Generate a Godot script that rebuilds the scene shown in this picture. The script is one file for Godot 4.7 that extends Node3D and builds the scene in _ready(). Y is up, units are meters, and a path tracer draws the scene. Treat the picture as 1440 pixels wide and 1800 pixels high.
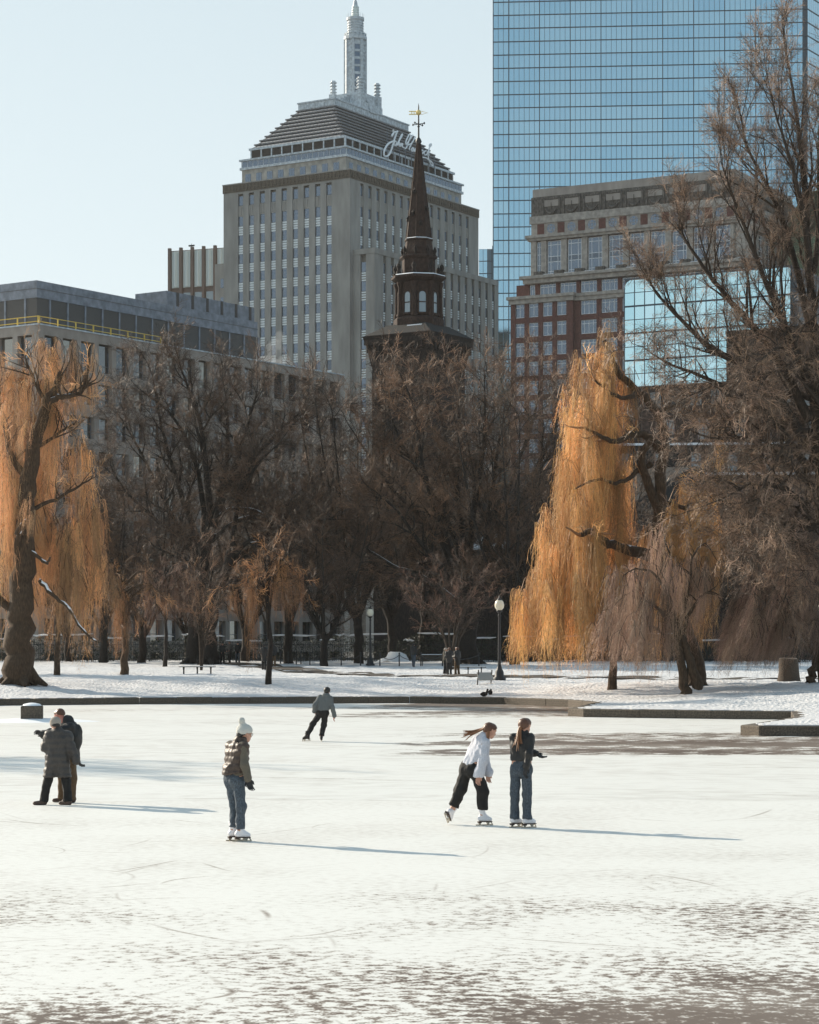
extends Node3D

const FOCAL := 4000.0      # pixels of the 1440 x 1800 photograph per unit of tangent
const EYE := 2.9
const HORIZON := 1132.0

var mats := {}
var noise_grain: Texture2D
var noise_streak: Texture2D
var noise_bump: Texture2D
var noise_bark: Texture2D
var noise_snow: Texture2D

func _ready():
	# camera
	var cam = Camera3D.new()
	cam.name = "camera"
	cam.projection = Camera3D.PROJECTION_FRUSTUM
	cam.keep_aspect = Camera3D.KEEP_HEIGHT
	cam.near = 0.5
	cam.far = 6000.0
	cam.size = 0.5 * 1800.0 / FOCAL
	cam.frustum_offset = Vector2(0, 0.5 * 232.0 / FOCAL)
	cam.position = Vector3(0, EYE, 0)
	add_child(cam)
	# sky, exposure, haze
	var we = WorldEnvironment.new()
	we.name = "world_environment"
	var env = Environment.new()
	env.background_mode = Environment.BG_SKY
	var sky = Sky.new()
	var pan = PanoramaSkyMaterial.new()
	pan.panorama = make_sky()
	sky.sky_material = pan
	env.sky = sky
	env.tonemap_mode = Environment.TONE_MAPPER_LINEAR
	env.tonemap_exposure = 1.42
	env.sdfgi_enabled = true
	env.ssao_enabled = true
	env.ssil_enabled = true
	env.volumetric_fog_enabled = true
	env.volumetric_fog_density = 0.0
	env.fog_enabled = true
	env.fog_density = 0.00008
	env.fog_light_color = Color(0.96, 0.95, 0.92)
	we.environment = env
	add_child(we)
	# sun: low winter sun behind the buildings on the left
	var sun = DirectionalLight3D.new()
	sun.name = "sun"
	sun.light_energy = 1.6
	sun.light_color = Color(1.0, 0.95, 0.87)
	sun.light_angular_distance = 0.5
	sun.shadow_enabled = true
	add_child(sun)
	sun.look_at_from_position(Vector3.ZERO, SUN_TRAVEL, Vector3.UP)
	make_materials()
	build_ground()
	build_city()
	build_park()
	build_trees()
	build_people()

const SUN_TRAVEL := Vector3(3.1, -1.75, 2.3)

func make_sky() -> ImageTexture:
	var w := 1024
	var h := 512
	var im := Image.create(w, h, false, Image.FORMAT_RGBF)
	var s := -SUN_TRAVEL.normalized()
	for y in h:
		var el := PI * 0.5 - PI * (y + 0.5) / h
		for x in w:
			var ph := TAU * (x + 0.5) / w
			var d := Vector3(sin(ph) * cos(el), sin(el), -cos(ph) * cos(el))
			var c: Color
			if el < 0.0:
				c = Color(0.42, 0.42, 0.40)
			else:
				var cs := clampf(d.dot(s), -1.0, 1.0)
				var near_sun := 0.5 + 0.5 * cs
				var k := 1.0 - exp(-sin(el) * 2.1)      # towards the zenith
				var hor := Color(0.42, 0.58, 0.68).lerp(Color(0.88, 0.95, 0.95), near_sun)
				var zen := Color(0.08, 0.165, 0.28).lerp(Color(0.25, 0.38, 0.48), near_sun)
				c = hor.lerp(zen, k) * 0.88
				var g := exp(-acos(cs) * 5.0) * 0.55
				c = Color(c.r + g, c.g + g * 0.96, c.b + g * 0.88)
			im.set_pixel(x, y, c)
	return ImageTexture.create_from_image(im)

# ---------------------------------------------------------------- helpers
func P(px: float, py: float, d: float) -> Vector3:
	return Vector3((px - 720.0) / FOCAL * d, EYE + (HORIZON - py) / FOCAL * d, -d)

var used := {}
func numbered(n: String) -> String:
	if not used.has(n):
		used[n] = 0
		return n
	used[n] += 1
	return "%s_%03d" % [n, used[n]]

func thing(called: String, label: String, category: String, at := Vector3.ZERO, turn := 0.0, group := "") -> Node3D:
	var o := Node3D.new()
	o.name = numbered(called)
	add_child(o, true)
	o.position = at
	o.rotation.y = turn
	tag(o, label, category, group)
	return o

func tag(o: Node, label: String, category: String, group := ""):
	o.set_meta("label", label)
	o.set_meta("category", category)
	if group != "":
		o.set_meta("group", group)

func structure(called: String, mesh: Mesh, m: Material) -> MeshInstance3D:
	var o := part(self, called, mesh, m)
	o.set_meta("kind", "structure")
	return o

func part(parent: Node, called: String, mesh: Mesh, m: Material, xf := Transform3D()) -> MeshInstance3D:
	var o := MeshInstance3D.new()
	o.mesh = mesh
	if m:
		for i in mesh.get_surface_count():
			o.set_surface_override_material(i, m)
	o.transform = xf
	var n := called
	var k := 0
	var key := str(parent.get_instance_id()) + called
	if used.has(key):
		used[key] += 1
		n = "%s_%03d" % [called, used[key]]
	else:
		used[key] = 0
	o.name = n
	parent.add_child(o, true)
	return o

func copy_of(src: Node3D, label: String, at: Vector3, turn := 0.0, sc := Vector3.ONE) -> Node3D:
	var o: Node3D = src.duplicate()
	var base: String = str(src.name)
	var rx := RegEx.create_from_string("_\\d\\d\\d$")
	o.name = numbered(rx.sub(base, ""))
	add_child(o, true)
	o.transform = Transform3D(Basis(Vector3.UP, turn).scaled_local(sc), at)
	o.set_meta("label", label)
	return o

func scatter(parent: Node, called: String, mesh: Mesh, m: Material, xfs: Array, tones := []) -> MultiMeshInstance3D:
	var mm := MultiMesh.new()
	mm.transform_format = MultiMesh.TRANSFORM_3D
	mesh.surface_set_material(0, m)
	mm.use_colors = tones.size() > 0
	mm.mesh = mesh
	mm.instance_count = xfs.size()
	for i in tones.size():
		mm.set_instance_color(i, tones[i])
	for i in xfs.size():
		mm.set_instance_transform(i, xfs[i])
	var o := MultiMeshInstance3D.new()
	o.multimesh = mm
	var key := str(parent.get_instance_id()) + called
	if used.has(key):
		used[key] += 1
		o.name = "%s_%03d" % [called, used[key]]
	else:
		used[key] = 0
		o.name = called
	o.set_meta("kind", "stuff")
	parent.add_child(o, true)
	return o

class Geo:
	var v := PackedVector3Array()
	var n := PackedVector3Array()
	var uv := PackedVector2Array()
	var col := PackedColorArray()
	var idx := PackedInt32Array()
	var T := Transform3D()

	func tri(a: Vector3, b: Vector3, c: Vector3):
		a = T * a; b = T * b; c = T * c
		var nn := (c - a).cross(b - a).normalized()
		var k := v.size()
		v.append(a); v.append(b); v.append(c)
		n.append(nn); n.append(nn); n.append(nn)
		idx.append(k); idx.append(k + 1); idx.append(k + 2)

	func quad(a: Vector3, b: Vector3, c: Vector3, d: Vector3):   # clockwise seen from its front
		a = T * a; b = T * b; c = T * c; d = T * d
		var nn := (c - a).cross(b - d).normalized()
		var k := v.size()
		v.append(a); v.append(b); v.append(c); v.append(d)
		for i in 4:
			n.append(nn)
		idx.append(k); idx.append(k + 1); idx.append(k + 2)
		idx.append(k); idx.append(k + 2); idx.append(k + 3)

	# a box, or a frustum when the top rectangle is given
	func box(x0: float, x1: float, y0: float, y1: float, z0: float, z1: float):
		frustum(x0, x1, z0, z1, y0, x0, x1, z0, z1, y1)

	func frustum(ax0: float, ax1: float, az0: float, az1: float, y0: float, bx0: float, bx1: float, bz0: float, bz1: float, y1: float):
		var a := Vector3(ax0, y0, az0); var b := Vector3(ax1, y0, az0); var c := Vector3(ax1, y0, az1); var d := Vector3(ax0, y0, az1)
		var e := Vector3(bx0, y1, bz0); var f := Vector3(bx1, y1, bz0); var g := Vector3(bx1, y1, bz1); var h := Vector3(bx0, y1, bz1)
		quad(d, h, g, c)   # +z
		quad(b, f, e, a)   # -z
		quad(c, g, f, b)   # +x
		quad(a, e, h, d)   # -x
		quad(h, e, f, g)   # top
		quad(a, d, c, b)   # bottom

	# a plate on the +z face only (five faces)
	func tube(pts: Array, rad: Array, sides: int, closed := true):
		var k := v.size()
		var m := pts.size()
		var up := Vector3.UP
		for i in m:
			var t: Vector3
			if i == 0:
				t = pts[1] - pts[0]
			elif i == m - 1:
				t = pts[i] - pts[i - 1]
			else:
				t = pts[i + 1] - pts[i - 1]
			t = t.normalized()
			var a := t.cross(up)
			if a.length_squared() < 0.05:
				a = t.cross(Vector3.RIGHT)
			a = a.normalized()
			var b := t.cross(a).normalized()
			up = a.cross(t)
			for s in sides:
				var an := TAU * s / sides
				var dir := a * cos(an) + b * sin(an)
				v.append(T * (pts[i] + dir * rad[i]))
				n.append((T.basis * dir).normalized())
		for i in m - 1:
			for s in sides:
				var s2 := (s + 1) % sides
				var p := k + i * sides + s
				var q := k + i * sides + s2
				var r := p + sides
				var w := q + sides
				idx.append(p); idx.append(w); idx.append(q)
				idx.append(p); idx.append(r); idx.append(w)
		if closed:
			for e in [0, m - 1]:
				var cidx := v.size()
				v.append(T * pts[e])
				var dirn: Vector3 = (pts[1] - pts[0]) * -1.0 if e == 0 else pts[m - 1] - pts[m - 2]
				n.append((T.basis * dirn).normalized())
				for s in sides:
					var s2 := (s + 1) % sides
					var p: int = k + e * sides + s
					var q: int = k + e * sides + s2
					if e == 0:
						idx.append(cidx); idx.append(p); idx.append(q)
					else:
						idx.append(cidx); idx.append(q); idx.append(p)

	# profile: array of Vector2(radius, y) from bottom to top
	func lathe(profile: Array, sides: int, flat := false, phase := 0.0):
		if flat:
			for i in profile.size() - 1:
				for s in sides:
					var a0 := TAU * s / sides + phase
					var a1 := TAU * (s + 1) / sides + phase
					var p0: Vector2 = profile[i]
					var p1: Vector2 = profile[i + 1]
					var A := Vector3(sin(a0) * p0.x, p0.y, cos(a0) * p0.x)
					var B := Vector3(sin(a0) * p1.x, p1.y, cos(a0) * p1.x)
					var C := Vector3(sin(a1) * p1.x, p1.y, cos(a1) * p1.x)
					var D := Vector3(sin(a1) * p0.x, p0.y, cos(a1) * p0.x)
					if p1.x < 1e-4:
						tri(A, B, D)
					elif p0.x < 1e-4:
						tri(A, B, C)
					else:
						quad(A, B, C, D)
			return
		var k := v.size()
		var m := profile.size()
		for i in m:
			var t: Vector2 = profile[mini(i + 1, m - 1)] - profile[maxi(i - 1, 0)]
			for s in sides:
				var an := TAU * s / sides + phase
				var o := Vector3(sin(an), 0, cos(an))
				v.append(T * (o * profile[i].x + Vector3(0, profile[i].y, 0)))
				n.append((T.basis * (o * t.y - Vector3(0, t.x, 0))).normalized())
		for i in m - 1:
			for s in sides:
				var s2 := (s + 1) % sides
				var p := k + i * sides + s
				var q := k + i * sides + s2
				idx.append(p); idx.append(p + sides); idx.append(q + sides)
				idx.append(p); idx.append(q + sides); idx.append(q)

	func add(o: Geo, xf: Transform3D):
		var k := v.size()
		for p in o.v:
			v.append(xf * p)
		for p in o.n:
			n.append((xf.basis * p).normalized())
		for i in o.idx:
			idx.append(k + i)

	func mesh(m: Material = null, into: ArrayMesh = null) -> ArrayMesh:
		var am := into if into else ArrayMesh.new()
		if v.is_empty():
			return am
		var a := []
		a.resize(Mesh.ARRAY_MAX)
		a[Mesh.ARRAY_VERTEX] = v
		a[Mesh.ARRAY_NORMAL] = n
		if uv.size() == v.size():
			a[Mesh.ARRAY_TEX_UV] = uv
		if col.size() == v.size():
			a[Mesh.ARRAY_COLOR] = col
		a[Mesh.ARRAY_INDEX] = idx
		am.add_surface_from_arrays(Mesh.PRIMITIVE_TRIANGLES, a)
		if m:
			am.surface_set_material(am.get_surface_count() - 1, m)
		return am

func boxmesh(x0: float, x1: float, y0: float, y1: float, z0: float, z1: float) -> ArrayMesh:
	var g := Geo.new()
	g.box(x0, x1, y0, y1, z0, z1)
	return g.mesh()

# ---------------------------------------------------------------- materials
func noise_tex(freq: float, oct: int, lo: Color, hi: Color, seed_: int, size := 512, kind := FastNoiseLite.TYPE_SIMPLEX_SMOOTH, normal := false, bump := 4.0) -> NoiseTexture2D:
	var nz := FastNoiseLite.new()
	nz.seed = seed_
	nz.noise_type = kind
	nz.frequency = freq
	nz.fractal_octaves = oct
	var t := NoiseTexture2D.new()
	t.width = size
	t.height = size
	t.seamless = true
	t.noise = nz
	if normal:
		t.as_normal_map = true
		t.bump_strength = bump
	else:
		var gr := Gradient.new()
		gr.set_color(0, lo)
		gr.set_color(1, hi)
		t.color_ramp = gr
	return t

func lin(r: float, g: float, b: float) -> Color:
	return Color(r, g, b).linear_to_srgb()

func M(called: String, c: Color, rough := 0.8, tex: Texture2D = null, scale := Vector3.ONE, nrm: Texture2D = null, nscale := 1.0, metal := 0.0, world := false) -> StandardMaterial3D:
	var m := StandardMaterial3D.new()
	m.resource_name = called
	m.albedo_color = c
	m.roughness = rough
	m.metallic = metal
	if tex:
		m.albedo_texture = tex
	if nrm:
		m.normal_enabled = true
		m.normal_texture = nrm
		m.normal_scale = nscale
	if tex or nrm:
		m.uv1_triplanar = true
		m.uv1_world_triplanar = world
		m.uv1_scale = scale
	mats[called] = m
	return m

func make_materials():
	noise_grain = noise_tex(0.02, 5, Color(0.72, 0.72, 0.72), Color(1, 1, 1), 3)
	noise_streak = noise_tex(0.012, 5, Color(0.80, 0.80, 0.80), Color(1, 1, 1), 9)
	noise_bump = noise_tex(0.03, 4, Color.BLACK, Color.WHITE, 21, 512, FastNoiseLite.TYPE_SIMPLEX_SMOOTH, true, 6.0)
	noise_bark = noise_tex(0.03, 5, Color(0.45, 0.45, 0.45), Color(1, 1, 1), 33)
	noise_snow = noise_tex(0.016, 5, Color(0.86, 0.86, 0.86), Color(1, 1, 1), 44)
	# ground
	M("snow", lin(0.74, 0.735, 0.74), 0.75, noise_snow, Vector3(0.25, 0.25, 0.25), noise_bump, 1.3, 0.0, true)
	M("clean_snow", lin(0.84, 0.85, 0.87), 0.7)
	M("coping", lin(0.21, 0.165, 0.12), 0.85, noise_bark, Vector3(0.9, 0.9, 0.9), noise_bump, 0.8, 0.0, true)
	M("path_soil", lin(0.10, 0.075, 0.055), 0.9, noise_bark, Vector3(0.4, 0.4, 0.4), noise_bump, 0.6, 0.0, true)
	M("asphalt", lin(0.06, 0.06, 0.06), 0.9, noise_grain, Vector3(0.3, 0.3, 0.3))
	# buildings
	M("limestone", lin(0.385, 0.365, 0.335), 0.9, noise_streak, Vector3(0.05, 0.012, 0.05))
	M("limestone_dark", lin(0.25, 0.20, 0.15), 0.9, noise_bark, Vector3(0.2, 0.2, 0.2))
	M("limestone_pale", lin(0.48, 0.455, 0.41), 0.9, noise_grain, Vector3(0.05, 0.05, 0.05))
	M("strip_back", lin(0.20, 0.17, 0.14), 0.9, noise_grain, Vector3(0.1, 0.1, 0.1))
	M("white_metal", lin(0.66, 0.72, 0.76), 0.5, noise_grain, Vector3(0.1, 0.1, 0.1))
	M("white_blind", lin(0.80, 0.84, 0.84), 0.6)
	M("blind_gap", lin(0.34, 0.36, 0.37), 0.6)
	M("louvre_dark", lin(0.07, 0.06, 0.055), 0.7)
	M("roof_lead", lin(0.33, 0.32, 0.33), 0.45, noise_bark, Vector3(0.25, 0.12, 0.25))
	M("office_glass", lin(0.15, 0.185, 0.235), 0.12, null, Vector3.ONE, null, 1.0, 0.6)
	M("office_glass_dark", lin(0.10, 0.12, 0.15), 0.1, null, Vector3.ONE, null, 1.0, 0.6)
	M("sunlit_lead", lin(0.52, 0.50, 0.49), 0.6, noise_grain, Vector3(0.3, 0.3, 0.3))  # lighter copy of the roof lead, sunlight painted into its colour
	M("sign_white", lin(0.85, 0.88, 0.90), 0.5)
	M("gilded", lin(0.80, 0.62, 0.25), 0.4, null, Vector3.ONE, null, 1.0, 0.3)
	M("mirror_blue", lin(0.40, 0.59, 0.69), 0.06, null, Vector3.ONE, null, 1.0, 1.0)
	M("mirror_pale", lin(0.56, 0.78, 0.83), 0.05, null, Vector3.ONE, null, 1.0, 1.0)
	M("mullion", lin(0.045, 0.065, 0.085), 0.4, null, Vector3.ONE, null, 1.0, 0.3)
	M("mullion_fine", lin(0.13, 0.20, 0.25), 0.4, null, Vector3.ONE, null, 1.0, 0.3)
	M("cast_stone", lin(0.40, 0.35, 0.31), 0.9, noise_streak, Vector3(0.06, 0.02, 0.06))
	M("cast_stone_pale", lin(0.47, 0.42, 0.37), 0.9, noise_grain, Vector3(0.08, 0.08, 0.08))
	M("stained_stone", lin(0.23, 0.20, 0.175), 0.95, noise_bark, Vector3(0.12, 0.06, 0.12))
	M("red_brick", lin(0.165, 0.065, 0.052), 0.9, noise_grain, Vector3(0.15, 0.15, 0.15))
	M("brown_brick", lin(0.10, 0.06, 0.045), 0.9, noise_bark, Vector3(0.15, 0.15, 0.15))
	M("white_frame", lin(0.70, 0.72, 0.72), 0.5)
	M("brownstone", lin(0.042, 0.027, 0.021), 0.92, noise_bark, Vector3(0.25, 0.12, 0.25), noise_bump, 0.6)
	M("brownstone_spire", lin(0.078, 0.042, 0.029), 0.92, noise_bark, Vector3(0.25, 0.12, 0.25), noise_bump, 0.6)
	M("slate", lin(0.03, 0.028, 0.028), 0.95, noise_bark, Vector3(0.3, 0.3, 0.3))
	M("pale_pane", lin(0.25, 0.29, 0.31), 0.25, null, Vector3.ONE, null, 1.0, 0.4)
	M("travertine", lin(0.42, 0.36, 0.31), 0.9, noise_streak, Vector3(0.1, 0.04, 0.1))
	M("grey_panel", lin(0.27, 0.29, 0.33), 0.55, noise_grain, Vector3(0.08, 0.08, 0.08), null, 1.0, 0.2)
	M("dark_louvre", lin(0.095, 0.088, 0.082), 0.6)
	M("black_glass", lin(0.20, 0.20, 0.20), 0.04, null, Vector3.ONE, null, 1.0, 0.85)
	M("rail_yellow", lin(0.62, 0.42, 0.08), 0.5)
	M("dark_brown_clad", lin(0.15, 0.105, 0.085), 0.7)
	M("pale_fluting", lin(0.62, 0.68, 0.66), 0.4)
	M("copper_green", lin(0.26, 0.36, 0.22), 0.8, noise_bark, Vector3(0.2, 0.2, 0.2))
	M("mauve_stone", lin(0.16, 0.10, 0.095), 0.9, noise_grain, Vector3(0.2, 0.2, 0.2))
	# trees
	M("bark", lin(0.085, 0.058, 0.040), 0.95, noise_bark, Vector3(0.8, 0.25, 0.8), noise_bump, 1.0, 0.0, true)
	M("bark_dark", lin(0.045, 0.032, 0.024), 0.95, noise_bark, Vector3(0.8, 0.25, 0.8), noise_bump, 1.0, 0.0, true)
	M("bark_willow", lin(0.135, 0.084, 0.048), 0.95, noise_bark, Vector3(0.8, 0.2, 0.8), noise_bump, 1.2, 0.0, true)
	M("twig_brown", lin(0.165, 0.088, 0.046), 0.55).vertex_color_use_as_albedo = true
	M("twig_dark", lin(0.088, 0.048, 0.026), 0.55).vertex_color_use_as_albedo = true
	M("twig_red", lin(0.115, 0.056, 0.034), 0.6).vertex_color_use_as_albedo = true
	M("strand_gold", lin(0.68, 0.385, 0.145), 0.55).vertex_color_use_as_albedo = true
	M("strand_amber", lin(0.30, 0.145, 0.055), 0.55).vertex_color_use_as_albedo = true
	M("strand_mauve", lin(0.37, 0.235, 0.165), 0.6).vertex_color_use_as_albedo = true
	M("hedge", lin(0.022, 0.03, 0.014), 0.7)
	# street furniture
	M("iron", lin(0.018, 0.018, 0.02), 0.5, null, Vector3.ONE, null, 1.0, 0.2)
	M("wood_bench", lin(0.06, 0.045, 0.03), 0.7)
	M("globe_glass", lin(0.78, 0.72, 0.56), 0.25)
	M("plaque", lin(0.27, 0.27, 0.25), 0.5)
	M("stump", lin(0.14, 0.10, 0.07), 0.9, noise_bark, Vector3(1, 1, 1))
	# people
	M("skin", lin(0.50, 0.27, 0.19), 0.6)
	M("skin_red", lin(0.50, 0.20, 0.145), 0.6)
	M("knit_white", lin(0.74, 0.72, 0.66), 0.95, noise_grain, Vector3(14, 14, 14), noise_bump, 0.8)
	M("knit_beige", lin(0.46, 0.40, 0.34), 0.95, noise_grain, Vector3(14, 14, 14), noise_bump, 0.8)
	M("vest_brown", lin(0.085, 0.052, 0.036), 0.52, noise_grain, Vector3(3, 3, 3))
	M("sleeve_taupe", lin(0.17, 0.145, 0.11), 0.9, noise_grain, Vector3(6, 6, 6))
	M("denim", lin(0.115, 0.145, 0.18), 0.9, noise_bark, Vector3(3, 1.5, 3))
	M("denim_light", lin(0.14, 0.175, 0.215), 0.9, noise_bark, Vector3(3, 1.5, 3))
	M("black_cloth", lin(0.016, 0.014, 0.013), 0.85, noise_grain, Vector3(4, 4, 4))
	M("black_jacket", lin(0.018, 0.016, 0.015), 0.6, noise_grain, Vector3(4, 4, 4))
	M("coat_taupe", lin(0.066, 0.055, 0.048), 0.55, noise_grain, Vector3(3, 3, 3))
	M("hoodie_white", lin(0.72, 0.73, 0.80), 0.95, noise_grain, Vector3(5, 5, 5))
	M("grey_hoodie", lin(0.17, 0.18, 0.18), 0.95, noise_grain, Vector3(5, 5, 5))
	M("khaki", lin(0.155, 0.095, 0.05), 0.9, noise_grain, Vector3(4, 4, 4))
	M("boot_white", lin(0.74, 0.72, 0.74), 0.4)
	M("boot_brown", lin(0.07, 0.04, 0.028), 0.6)
	M("blade", lin(0.45, 0.40, 0.33), 0.3, null, Vector3.ONE, null, 1.0, 0.8)
	M("sole", lin(0.05, 0.03, 0.022), 0.6)
	M("hair_auburn", lin(0.20, 0.078, 0.035), 0.45, noise_bark, Vector3(25, 5, 25))
	M("hair_copper", lin(0.46, 0.20, 0.08), 0.45, noise_bark, Vector3(25, 5, 25))
	M("hair_dark", lin(0.035, 0.026, 0.022), 0.5, noise_bark, Vector3(25, 5, 25))
	M("glove_black", lin(0.02, 0.019, 0.02), 0.7)

# ---------------------------------------------------------------- ground, ice, kerb
var pond := PackedVector2Array([Vector2(-30, -30), Vector2(-23, -60), Vector2(-22, -80), Vector2(-24, -98), Vector2(-19.3, -107), Vector2(-13, -109.5), Vector2(-6, -110.5), Vector2(0, -111.5), Vector2(4.5, -109.5), Vector2(7.3, -105), Vector2(8.3, -101), Vector2(7.0, -94), Vector2(6.35, -91.4), Vector2(6.9, -90.3), Vector2(9, -89.2), Vector2(11.7, -88.1), Vector2(14.6, -87.2), Vector2(13.5, -80), Vector2(11.2, -74.2), Vector2(10.55, -72.6), Vector2(11.0, -71.7), Vector2(13, -71.4), Vector2(18, -71.6), Vector2(26, -68), Vector2(30, -50), Vector2(32, -20), Vector2(20, 10), Vector2(-20, 10)])
var lump := FastNoiseLite.new()
var lump2 := FastNoiseLite.new()

func shore_distance(x: float, z: float) -> float:   # positive on land
	var p := Vector2(x, z)
	var best := 1e9
	for i in pond.size():
		var a := pond[i]
		var b := pond[(i + 1) % pond.size()]
		var ab := b - a
		var t := clampf((p - a).dot(ab) / ab.length_squared(), 0, 1)
		best = minf(best, (a + ab * t).distance_squared_to(p))
	best = sqrt(best)
	return -best if Geometry2D.is_point_in_polygon(p, pond) else best

func ground_y(x: float, z: float) -> float:
	var sd := shore_distance(x, z)
	if sd < 0.2:
		return -0.6
	var h := 0.34 + 0.62 * smoothstep(0.0, 13.0, sd) + 0.32 * smoothstep(20.0, 90.0, sd)
	var e := smoothstep(0.3, 2.5, sd)
	h += e * (0.10 * lump.get_noise_2d(x, z) + 0.16 * lump2.get_noise_2d(x, z))
	return h

# the place on the ground that the given pixel of the photograph shows
func G(px: float, py: float) -> Vector3:
	var d := 60.0
	while d < 320.0:
		var q := P(px, py, d)
		if q.y <= ground_y(q.x, q.z):
			return q
		d += 0.5
	return P(px, py, d)

func build_ground():
	lump.seed = 5
	lump.frequency = 0.55
	lump.fractal_octaves = 3
	lump2.seed = 8
	lump2.frequency = 0.09
	lump2.fractal_octaves = 3
	var xs := []
	var zs := []
	var x := -64.0
	while x < 64.01:
		xs.append(x)
		x += 0.4 if x > -32.1 and x < 31.9 else 2.0
	var z := 16.0
	while z > -218.0:
		zs.append(z)
		z -= 3.0 if z > -67.0 else (0.4 if z > -126.0 else 1.0)
	var g := Geo.new()
	var nx := xs.size()
	var nz := zs.size()
	var deep := PackedByteArray()
	for j in nz:
		for i in nx:
			var h := ground_y(xs[i], zs[j])
			g.v.append(Vector3(xs[i], h, zs[j]))
			deep.append(1 if h < -0.5 else 0)
	g.n.resize(g.v.size())
	for j in nz:
		for i in nx:
			var k := j * nx + i
			var l := g.v[k - 1] if i > 0 else g.v[k]
			var r := g.v[k + 1] if i < nx - 1 else g.v[k]
			var u := g.v[k - nx] if j > 0 else g.v[k]
			var w := g.v[k + nx] if j < nz - 1 else g.v[k]
			if deep[k] == 0:      # keep the normals of the snow free of the drop at the kerb
				if i > 0 and deep[k - 1]: l = g.v[k]
				if i < nx - 1 and deep[k + 1]: r = g.v[k]
				if j > 0 and deep[k - nx]: u = g.v[k]
				if j < nz - 1 and deep[k + nx]: w = g.v[k]
			var dx := r - l
			var dz := u - w
			if dx.length_squared() < 1e-6: dx = Vector3.RIGHT
			if dz.length_squared() < 1e-6: dz = Vector3.BACK
			g.n[k] = dz.cross(dx).normalized()
	for j in nz - 1:
		for i in nx - 1:
			var k := j * nx + i
			if deep[k] and deep[k + 1] and deep[k + nx] and deep[k + nx + 1]:
				continue
			# rows run away from the camera
			g.idx.append(k); g.idx.append(k + nx); g.idx.append(k + nx + 1)
			g.idx.append(k); g.idx.append(k + nx + 1); g.idx.append(k + 1)
	structure("snowy_ground", g.mesh(), mats.snow)
	# streets and far ground out to the horizon
	var c := Geo.new()
	var yy := 1.2
	c.quad(Vector3(-3000, yy, -217), Vector3(-3000, yy, -4000), Vector3(3000, yy, -4000), Vector3(3000, yy, -217))
	structure("city_ground", c.mesh(), mats.asphalt)
	c = Geo.new()
	yy = 0.3
	c.quad(Vector3(-3000, yy, 16), Vector3(-3000, yy, -217), Vector3(-63.9, yy, -217), Vector3(-63.9, yy, 16))
	c.quad(Vector3(63.9, yy, 16), Vector3(63.9, yy, -217), Vector3(3000, yy, -217), Vector3(3000, yy, 16))
	c.quad(Vector3(-3000, yy, 2000), Vector3(-3000, yy, 16), Vector3(3000, yy, 16), Vector3(3000, yy, 2000))
	structure("park_ground", c.mesh(), mats.snow)
	build_ice()
	build_kerb()
	build_path()

func bytes_noise(seed_: int, freq: float, gw: int, gh: int, w: int, h: int, oct := 3) -> PackedByteArray:
	var nz := FastNoiseLite.new()
	nz.seed = seed_
	nz.frequency = freq
	nz.noise_type = FastNoiseLite.TYPE_SIMPLEX_SMOOTH
	nz.fractal_octaves = oct
	var im := nz.get_image(gw, gh, false, false, true)
	im.convert(Image.FORMAT_L8)
	im.resize(w, h, Image.INTERPOLATE_CUBIC)
	return im.get_data()

func scratch(mask: PackedByteArray, w: int, h: int, x: float, y: float, a: float, curve: float, length: float, sx: float, sy: float, width: float, power: float):
	var steps := int(length / 0.02)
	for i in steps:
		x += cos(a) * 0.02
		y += sin(a) * 0.02
		a += curve * 0.02
		var f := power * sin(PI * i / steps)
		var r := int(ceil(width / sx))
		var cx := int(x / sx)
		var cy := int(y / sy)
		for u in range(-r, r + 1):
			if cx + u >= 0 and cx + u < w and cy >= 0 and cy < h:
				var k := cy * w + cx + u
				mask[k] = maxi(mask[k], int(255.0 * f * (1.0 - absf(u) / (r + 1.0))))

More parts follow.
